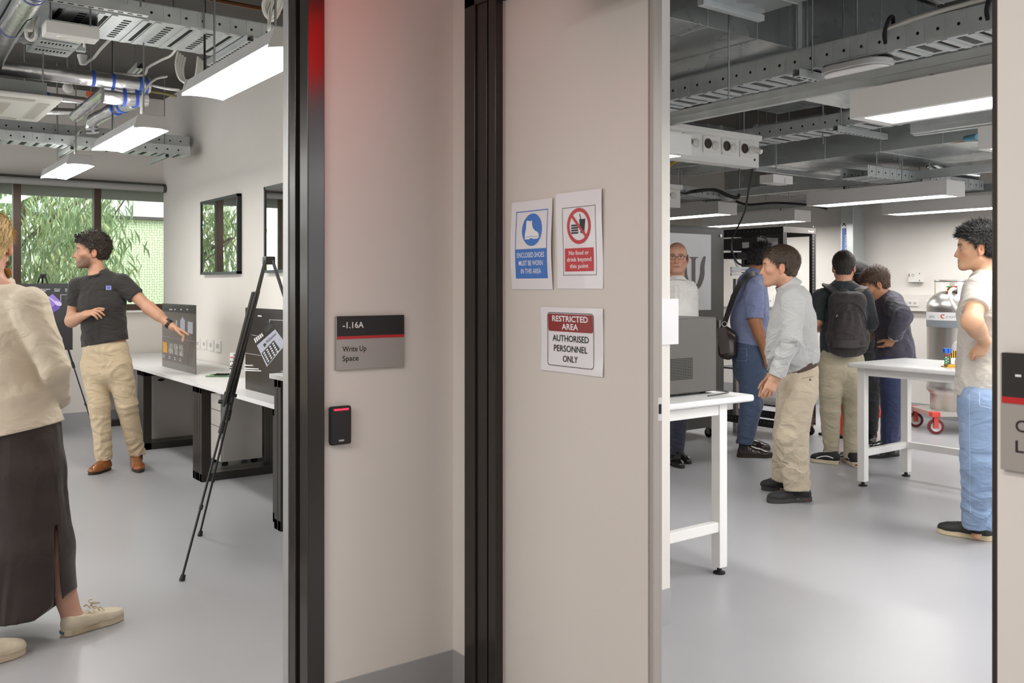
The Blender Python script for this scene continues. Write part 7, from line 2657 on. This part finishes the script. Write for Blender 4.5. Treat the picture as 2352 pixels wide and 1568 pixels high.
for i in (0, 1):
    body += bare_leg(hips[i], kns[i], ans[i], ans[i] - U * 0.05)
hs = [hand(wrA, A_ * 0.8 + R * 0.3, -U, R, (0.8, 0.9, 1, 1.1)), hand(wrB, A_ * 0.8 - R * 0.3, -U, -R, (0.8, 0.9, 1, 1.1))]
p.body(body, hd, 0.004, hs)
hd.hair_mesh(p.t, hair_m('#261e17'), 0.011, 0.06, 0.0, -0.058, 0.004, rough=0.001, strands=(3000, 0.016, 0.3, (0, -0.2, -0.2), 0.5, 0.0013))
s1, _, _ = sleeve(shA, elA, wrA, 0.076, 0.062, 0.055, 0.95)
s2, _, _ = sleeve(shB, elB, wrB, 0.078, 0.066, 0.055, 1.5)
M_jkt = fabric('jacket_dark_teal', '#272c2e')
p.garment('jacket', p.torso([(J(1928, 838), 0.175, 0.125, R), (J(1935, 780), 0.172, 0.12, R), (J(1939, 720), 0.186, 0.13, R), (J(1938, 680), 0.172, 0.105, R)]) + [(cone(nb - U * 0.012, shA, 0.062, 0.064), 0.04), (cone(nb - U * 0.012, shB, 0.062, 0.064), 0.04)] + s1 + s2, M_jkt, 0.0055, [(J(1930, 816), -U)], 0.005, 15, 45)
M_khaki = fabric('trousers_khaki', '#b2a890')
p.garment('trousers', p.torso([(J(1931, 850), 0.172, 0.13, R), (J(1931, 815), 0.165, 0.12, R), (J(1931, 790), 0.16, 0.115, R)]) + leg_prims(hips[0], kns[0], ans[0], (0.108, 0.08, 0.058)) + leg_prims(hips[1], kns[1], ans[1], (0.108, 0.08, 0.058)), M_khaki, 0.005, [(J(1931, 800), U)], 0.005, 17, 60, amt=lambda x, y, z: 0.4 + 0.9 * np.clip((0.4 - z) / 0.3, 0, 1) + 0.6 * np.exp(-((z - 0.5) / 0.06) ** 2))


def skate_extra(q, o, sh, L):
    mb = MB()
    for s_ in (-1, 1):
        mb.tube(curve_pts([Vector(q(0.15, s_ * 0.040, sh + 0.018)), Vector(q(0.35, s_ * 0.045, sh + 0.030)), Vector(q(0.55, s_ * 0.046, sh + 0.022)), Vector(q(0.72, s_ * 0.05, sh + 0.006))], 5), 0.0045, 6)
    obj('side_stripe', mb, M_inkw, o)
    obj('heel_tab', MB().obox(Vector(q(0.0, 0, 0.018)), Vector(q(0, 1, 0)) - Vector(q(0, 0, 0)), Vector(q(1, 0, 0)) - Vector(q(0, 0, 0)), U, 0.014, 0.004, 0.007), M_maroon, o)


st = dict(m=mat('skate_black', '#1b1a1a', 0.7), ms=mat('sole_offwhite', '#cdbfa8', 0.6), sole=0.036, toe_w=0.72, toe_h=0.026, lace=M_inkw, collar=0.095, extra=skate_extra)
shoe(p.t, ans[0], gnd(1928, 1067), gnd(1862, 1059), st)
shoe(p.t, ans[1], gnd(1968, 1073), gnd(1935, 1052), st)
bpk = thing('backpack', 'dark brown backpack worn by the man seen from behind', 'backpack', J(1948, 815, -0.2))
M_bpk = fabric('backpack_brown', '#2a2222', rough=0.75, weave=0.12)


def sdf_part(name, prims, m, parent, h=0.005, cuts=(), folds=0.0, seed=1, kz=30):
    Fq = Field([q for q, _ in prims], h)
    for q, k in prims:
        Fq.add(q, k)
    if folds:
        Fq.folds(folds, seed, kz)
    for a, b in cuts:
        Fq.cut(a, b)
    Pq, Qq = Fq.mesh()
    return np_obj(name, Pq, Qq, m, parent)


sdf_part('main_bag', [(ecap(J(1946, 702, -0.17), J(1947, 782, -0.2), (0.135, 0.085), (0.168, 0.095), R), 0.02), (ecap(J(1947, 770, -0.2), J(1948, 797, -0.2), (0.168, 0.09), (0.16, 0.085), R), 0.02), (cone(J(1925, 690, -0.17), J(1968, 690, -0.17), 0.07, 0.07), 0.05)], M_bpk, bpk, folds=0.004, seed=4)
sdf_part('front_pocket', [(ecap(J(1951, 725, -0.255), J(1953, 786, -0.275), (0.095, 0.045), (0.125, 0.05), R), 0.02)], M_bpk, bpk, folds=0.006, seed=6)
obj('bottom_band', strip([J(1912, 789, -0.27), J(1930, 790, -0.318), J(1952, 790, -0.332), J(1975, 789, -0.318), J(1992, 787, -0.27)], 0.06, 0.004, -A_), mat('band_charcoal', '#322d2d', 0.7), bpk)
obj('zip', MB().tube(curve_pts([J(1912, 762, -0.24), J(1913, 735, -0.25), J(1921, 712, -0.255), J(1935, 698, -0.255), J(1955, 696, -0.255), J(1975, 705, -0.255), J(1988, 730, -0.25), J(1992, 765, -0.24)], 6), 0.004, 6), M_black, bpk)
obj('zip_pull', MB().bar(J(1923, 722, -0.30), J(1921, 728, -0.305), 0.006, 0.004), M_alu, bpk)
obj('grab_handle', MB().tube(curve_pts([J(1925, 676, -0.14), J(1932, 668, -0.15), J(1945, 667, -0.15), J(1952, 675, -0.14)], 6), 0.011, 8), M_bpk, bpk)
for a, b, c in (((1898, 655), (1915, 668), (1930, 684)), ((1985, 660), (1972, 668), (1957, 684))):
    obj('shoulder_strap', strip([J(a[0] - 1, a[1] + 45, 0.12), J(a[0], a[1] + 4, 0.06), J(a[0], a[1], -0.02), J(b[0], b[1], -0.105), J(c[0], c[1], -0.14)], 0.062, 0.016, -A_ * 0.6 + U), M_bpk, bpk)

# ---------------------------------------------------------------- 7. man in navy jacket
J = at_d(7.64)
p = Person('man in navy suit jacket leaning forward with a hand on his hip', J(2040, 1045), '#c08a68')
hd = Head(J(2009, 652), -R * 0.9 + A_ * 0.15 - U * 0.38, U - R * 0.35, 1.06, '#4d382a', '#c08a66')
sd = (A_ * 0.97 - R * 0.2)
secs = [(J(2047, 840), 0.155, 0.115, sd), (J(2049, 780), 0.15, 0.11, sd), (J(2043, 730), 0.16, 0.115, sd), (J(2039, 698), 0.145, 0.09, sd)]
shA, shB = J(2054, 702, -0.17), J(2026, 702, 0.18)
elA, elB = J(2074, 726, -0.42), J(2022, 745, 0.3)
wrA, wrB = J(2053, 776, -0.24), J(2004, 765, 0.2)
nb = J(2031, 684)
hips = (J(2047, 845, -0.09), J(2049, 845, 0.1))
kns = (J(2048, 930, -0.09), J(2051, 925, 0.13))
ans = (J(2043, 1018, -0.07), J(2050, 1008, 0.3))
body = p.torso(secs) + [(cone(nb, hd.p(0, -0.03, -0.05), 0.058, 0.056), 0.03), (cone(nb, shA, 0.05, 0.05), 0.03), (cone(nb, shB, 0.05, 0.05), 0.03)]
body += p.limb([shA, elA, wrA], [0.055, 0.045, 0.03]) + p.limb([shB, elB, wrB], [0.055, 0.045, 0.03])
for i in (0, 1):
    body += bare_leg(hips[i], kns[i], ans[i], ans[i] - U * 0.05)
hs = [hand(wrA, (-R * 0.25 - U * 0.6 + A_ * 0.55), A_ * 0.6 + U * 0.5, -R, (0.9, 1.1, 1.3, 1.4)), hand(wrB, -R * 0.6 - U * 0.6, A_, -R, (0.6, 0.7, 0.8, 0.9))]
p.body(body, hd, 0.0036, hs, lip='#9a6454')
hd.hair_mesh(p.t, hair_m('#553f30'), 0.015, 0.055, 0.004, -0.06, 0.010, rough=0.0015, strands=(2800, 0.032, 0.3, (0.3, 0.5, 0.1), 0.5, 0.0015))
s1, e1_, n1_ = sleeve(shA, elA, wrA, 0.084, 0.074, 0.058, 1.9)
s2, _, _ = sleeve(shB, elB, wrB, 0.082, 0.07, 0.056, 1.9)
M_navyj = fabric('jacket_navy', '#4b4856')
js = p.torso([(J(2058, 850), 0.20, 0.165, sd), (J(2054, 800), 0.185, 0.142, sd), (J(2047, 755), 0.172, 0.13, sd), (J(2042, 722), 0.18, 0.134, sd), (J(2040, 695), 0.165, 0.105, sd)])
p.garment('suit_jacket', js + [(cone(nb - U * 0.016, shA, 0.064, 0.07), 0.04), (cone(nb - U * 0.016, shB, 0.064, 0.07), 0.04)] + s1 + s2, M_navyj, 0.005, [(J(2058, 823), -U)], 0.0055, 19, 36)
obj('jacket_collar', MB().lathe([(0.064, 0.03), (0.072, 0.026), (0.088, -0.03), (0.082, -0.034)], nb + U * 0.006, 30, U - R * 0.9, cap=False), M_navyj, p.t)
obj('shirt_collar', MB().lathe([(0.058, 0.026), (0.063, 0.024), (0.066, 0.0)], nb + U * 0.014 - R * 0.012, 28, U - R * 0.9, cap=False), M_wshirt, p.t)
obj('shirt_cuff', MB().lathe([(0.050, -0.008), (0.051, 0.0), (0.05, 0.012), (0.036, 0.012)], e1_, 22, n1_, cap=False), M_wshirt, p.t)
p.garment('trousers', p.torso([(J(2047, 860), 0.16, 0.125, sd), (J(2048, 815), 0.155, 0.12, sd)]) + leg_prims(hips[0], kns[0], ans[0], (0.108, 0.084, 0.07)) + leg_prims(hips[1], kns[1], ans[1], (0.108, 0.084, 0.07)), fabric('trousers_navy_blue', '#313a5c'), 0.0055, (), 0.004, 21, 50, amt=lambda x, y, z: 0.4 + 0.9 * np.clip((0.3 - z) / 0.25, 0, 1))
st = dict(m=M_leatherb, ms=M_soleb, sole=0.022, toe_w=0.6, toe_h=0.026, collar=0.09, lace=M_black)
shoe(p.t, ans[0], gnd(2064, 1046), gnd(1994, 1052), st)
shoe(p.t, ans[1], gnd(2070, 1028), gnd(1997, 1032), st)

# ---------------------------------------------------------------- 8. person with cap, mostly hidden
J = at_d(8.38)
p = Person('person in black cap and black trousers mostly hidden behind the backpack wearer', J(1998, 1010), '#b5856a')
hd = Head(J(1966, 634), -R * 0.5 + A_ * 0.8, U, 1.0, '#15110f', '#b5856a')
secs = [(J(1996, 840), 0.15, 0.11, R), (J(1994, 780), 0.145, 0.105, R), (J(1986, 725), 0.155, 0.11, R), (J(1976, 690), 0.145, 0.085, R)]
shA, shB = J(1938, 698), J(2014, 698)
elA, elB = J(1932, 770, 0.1), J(2018, 770, 0.12)
wrA, wrB = J(1950, 800, 0.28), J(2000, 800, 0.28)
nb = J(1972, 668)
hips = (J(1978, 845), J(2004, 845))
kns = (J(1980, 920), J(2003, 920))
ans = (J(1984, 988, 0.1), J(2003, 990))
body = p.torso(secs) + [(cone(nb, hd.p(0, -0.02, -0.05), 0.055, 0.053), 0.03), (cone(nb, shA, 0.05, 0.05), 0.03), (cone(nb, shB, 0.05, 0.05), 0.03)]
body += p.limb([shA, elA, wrA], [0.05, 0.042, 0.03]) + p.limb([shB, elB, wrB], [0.05, 0.042, 0.03])
for i in (0, 1):
    body += bare_leg(hips[i], kns[i], ans[i], ans[i] - U * 0.05)
hs = [hand(w, A_, -U, R * s_, (0.6, 0.7, 0.8, 0.9)) for w, s_ in ((wrA, 1), (wrB, -1))]
p.body(body, hd, 0.0045, hs)
hd.hair_mesh(p.t, hair_m('#14100e'), 0.014, 0.05, -0.03, -0.08, 0.0)
M_blk = fabric('cloth_black', '#1c1b1c')
s1, _, _ = sleeve(shA, elA, wrA, 0.07, 0.06, 0.05, 1.9)
s2, _, _ = sleeve(shB, elB, wrB, 0.07, 0.06, 0.05, 1.9)
p.garment('top', p.torso([(c, w + 0.015, d + 0.015, q) for c, w, d, q in secs]) + [(cone(nb - U * 0.01, shA, 0.06, 0.06), 0.04), (cone(nb - U * 0.01, shB, 0.06, 0.06), 0.04)] + s1 + s2, M_blk, 0.007, (), 0.004, 23, 40)
p.garment('trousers', p.torso([(J(1994, 860), 0.155, 0.118, R), (J(1996, 815), 0.155, 0.115, R)]) + leg_prims(hips[0], kns[0], ans[0], (0.098, 0.068, 0.05)) + leg_prims(hips[1], kns[1], ans[1], (0.098, 0.068, 0.05)), M_blk, 0.006, (), 0.003, 25, 50)
st = dict(m=M_leatherb, ms=M_soleb, sole=0.022, toe_w=0.65, toe_h=0.026, collar=0.08, lace=M_inkw)
shoe(p.t, ans[1], gnd(2004, 1008), gnd(1998, 1021), st)
shoe(p.t, ans[0], gnd(1990, 1000), gnd(1984, 1010), st)
cp_ = sdf_part('cap', [(ell(hd.p(0.0, -0.01, 0.055), (hd.x, hd.y, hd.z), (0.098, 0.118, 0.100)), 0.01)], M_blk, p.t, 0.004, [(hd.p(0, 0, 0.035), -hd.z)])
obj('visor', MB().grid(lambda i, j: Vector(hd.p(*(lambda a, r: (r * 0.098 * math.cos(a), -0.03 - r * 0.17 * math.sin(a), 0.042 - 0.02 * r * abs(math.cos(a))))(math.pi * i, 0.5 + 0.5 * j))), 16, 4), M_blk, p.t)

# ---------------------------------------------------------------- 9. young man at the dark jamb
J = at_d(5.17)
p = Person('young man in pale T-shirt and light blue jeans standing half behind the dark jamb', J(2240, 1235), '#d2a382')
hd = Head(J(2245, 570), -R * 0.91 + A_ * 0.38, U, 1.02, '#1b1917', '#d2a382')
secs = [(J(2254, 920), 0.15, 0.115, A_), (J(2257, 820), 0.145, 0.10, A_), (J(2258, 730), 0.16, 0.105, A_), (J(2259, 670), 0.15, 0.085, A_)]
shA, shB = J(2248, 664, -0.16), J(2254, 662, 0.17)
elA, elB = J(2232, 738, -0.34), J(2250, 745, 0.26)
wrA, wrB = J(2262, 783, -0.17), J(2262, 800, 0.2)
nb = J(2265, 627)
hips = (J(2254, 930, -0.09), J(2260, 930, 0.09))
kns = (J(2249, 1062, -0.10), J(2275, 1060, 0.10))
ans = (J(2243, 1208, -0.03), J(2290, 1190, 0.14))
body = p.torso(secs) + [(cone(nb, hd.p(0, -0.025, -0.05), 0.060, 0.057), 0.03), (cone(nb, shA, 0.05, 0.05), 0.03), (cone(nb, shB, 0.05, 0.05), 0.03)]
body += p.limb([shA, elA, wrA], [0.055, 0.047, 0.032]) + p.limb([shB, elB, wrB], [0.055, 0.045, 0.031]) + [(cone(lerp(elA, wrA, 0.05), lerp(elA, wrA, 0.4), 0.047, 0.045), 0.03)]
for i in (0, 1):
    body += bare_leg(hips[i], kns[i], ans[i], ans[i] - U * 0.05)
hs = [hand(wrA, (-R * 0.12 - U * 0.85 + A_ * 0.45), A_ * 0.75 + R * 0.4, -R * 0.8 - U * 0.1, (1.9, 2.0, 2.1, 2.1), 1.0, tcurl=0.9), hand(wrB, -U, -A_, -R, (0.8, 0.9, 1, 1.1))]
p.body(body, hd, 0.0032, hs, lip='#b5766a')
hd.hair_mesh(p.t, hair_m('#1c1a19'), 0.020, 0.064, 0.010, -0.05, 0.016, rough=0.0015, fringe=(14, 0.014, 0.010), strands=(4200, 0.034, 0.75, (0, 0.7, 0.3), 0.45, 0.0016))
s1, e1_, n1_ = sleeve(shA, elA, wrA, 0.076, 0.066, 0.05, 0.6)
s2, _, _ = sleeve(shB, elB, wrB, 0.076, 0.066, 0.05, 0.6)
M_pale = fabric('tshirt_pale', '#c9c2b9', weave=0.08)
p.garment('t_shirt', p.torso([(J(2252, 935), 0.178, 0.128, A_), (J(2256, 860), 0.168, 0.124, A_), (J(2258, 790), 0.165, 0.118, A_), (J(2258, 725), 0.176, 0.118, A_), (J(2259, 668), 0.165, 0.10, A_)]) + [(cone(nb - U * 0.018, shA, 0.06, 0.064), 0.04), (cone(nb - U * 0.018, shB, 0.06, 0.064), 0.04)] + s1 + s2, M_pale, 0.0045, [(J(2240, 905), -U * 1.0 + R * 0.12)], 0.006, 27, 26, kx=16)
obj('neck_band', MB().tube([Vector(nb) + R * (0.068 * math.cos(a)) + A_ * (0.066 * math.sin(a)) + U * (-0.012 + 0.022 * math.cos(a)) for a in [2 * math.pi * k / 30 for k in range(30)]], 0.006, 8, closed=True), M_pale, p.t)
M_ljean = fabric('jeans_light_blue', '#8399b8', weave=0.2, noise=0.12)
j9 = p.garment('jeans', p.torso([(J(2256, 945), 0.16, 0.125, A_), (J(2256, 890), 0.155, 0.118, A_)]) + leg_prims(hips[0], kns[0], ans[0], (0.118, 0.098, 0.076)) + leg_prims(hips[1], kns[1], ans[1], (0.112, 0.09, 0.074)), M_ljean, 0.0045, (), 0.006, 29, 62, amt=lambda x, y, z: 0.35 + 1.1 * np.clip((0.5 - z) / 0.3, 0, 1))
pk = MB()
for x0, y0, x1, y1 in ((2226, 905, 2228.5, 1180),):
    q = project(j9, lambda i, j: (x0 + (x1 - x0) * j + 1.3 * i, y0 + (y1 - y0) * j), 2, 60, 0.002)
    pk.add(q.v, q.f)
for a, b, c, d in ((2249, 2251, 900, 930), (2250, 2276, 930, 932.5)):
    q = project(j9, rectpx(a, b, c, d, 6 if a == 2250 else 0), 8, 6, 0.002)
    pk.add(q.v, q.f)
obj('seam_stitch', pk, mat('stitch_light', '#a9bddb', 0.8), p.t)


def court_extra(q, o, sh, L):
    mb = MB()
    text(mb, 'adidas', Vector(q(0.52, 0.0495, sh + 0.014)), Vector(q(-1, 0, 0)) - Vector(q(0, 0, 0)), U, 0.010, 0.045, bold=0.01)
    obj('side_lettering', mb, M_inkw, o)


st = dict(m=mat('court_shoe_black', '#2a2928', 0.6), ms=mat('sole_cream_gum', '#d6c5a3', 0.6), sole=0.032, toe_w=0.74, toe_h=0.03, lace=M_black, collar=0.095, extra=court_extra)
shoe(p.t, ans[0], gnd(2284, 1243), gnd(2152, 1221), st)
shoe(p.t, ans[1], gnd(2335, 1222), gnd(2215, 1200), st)
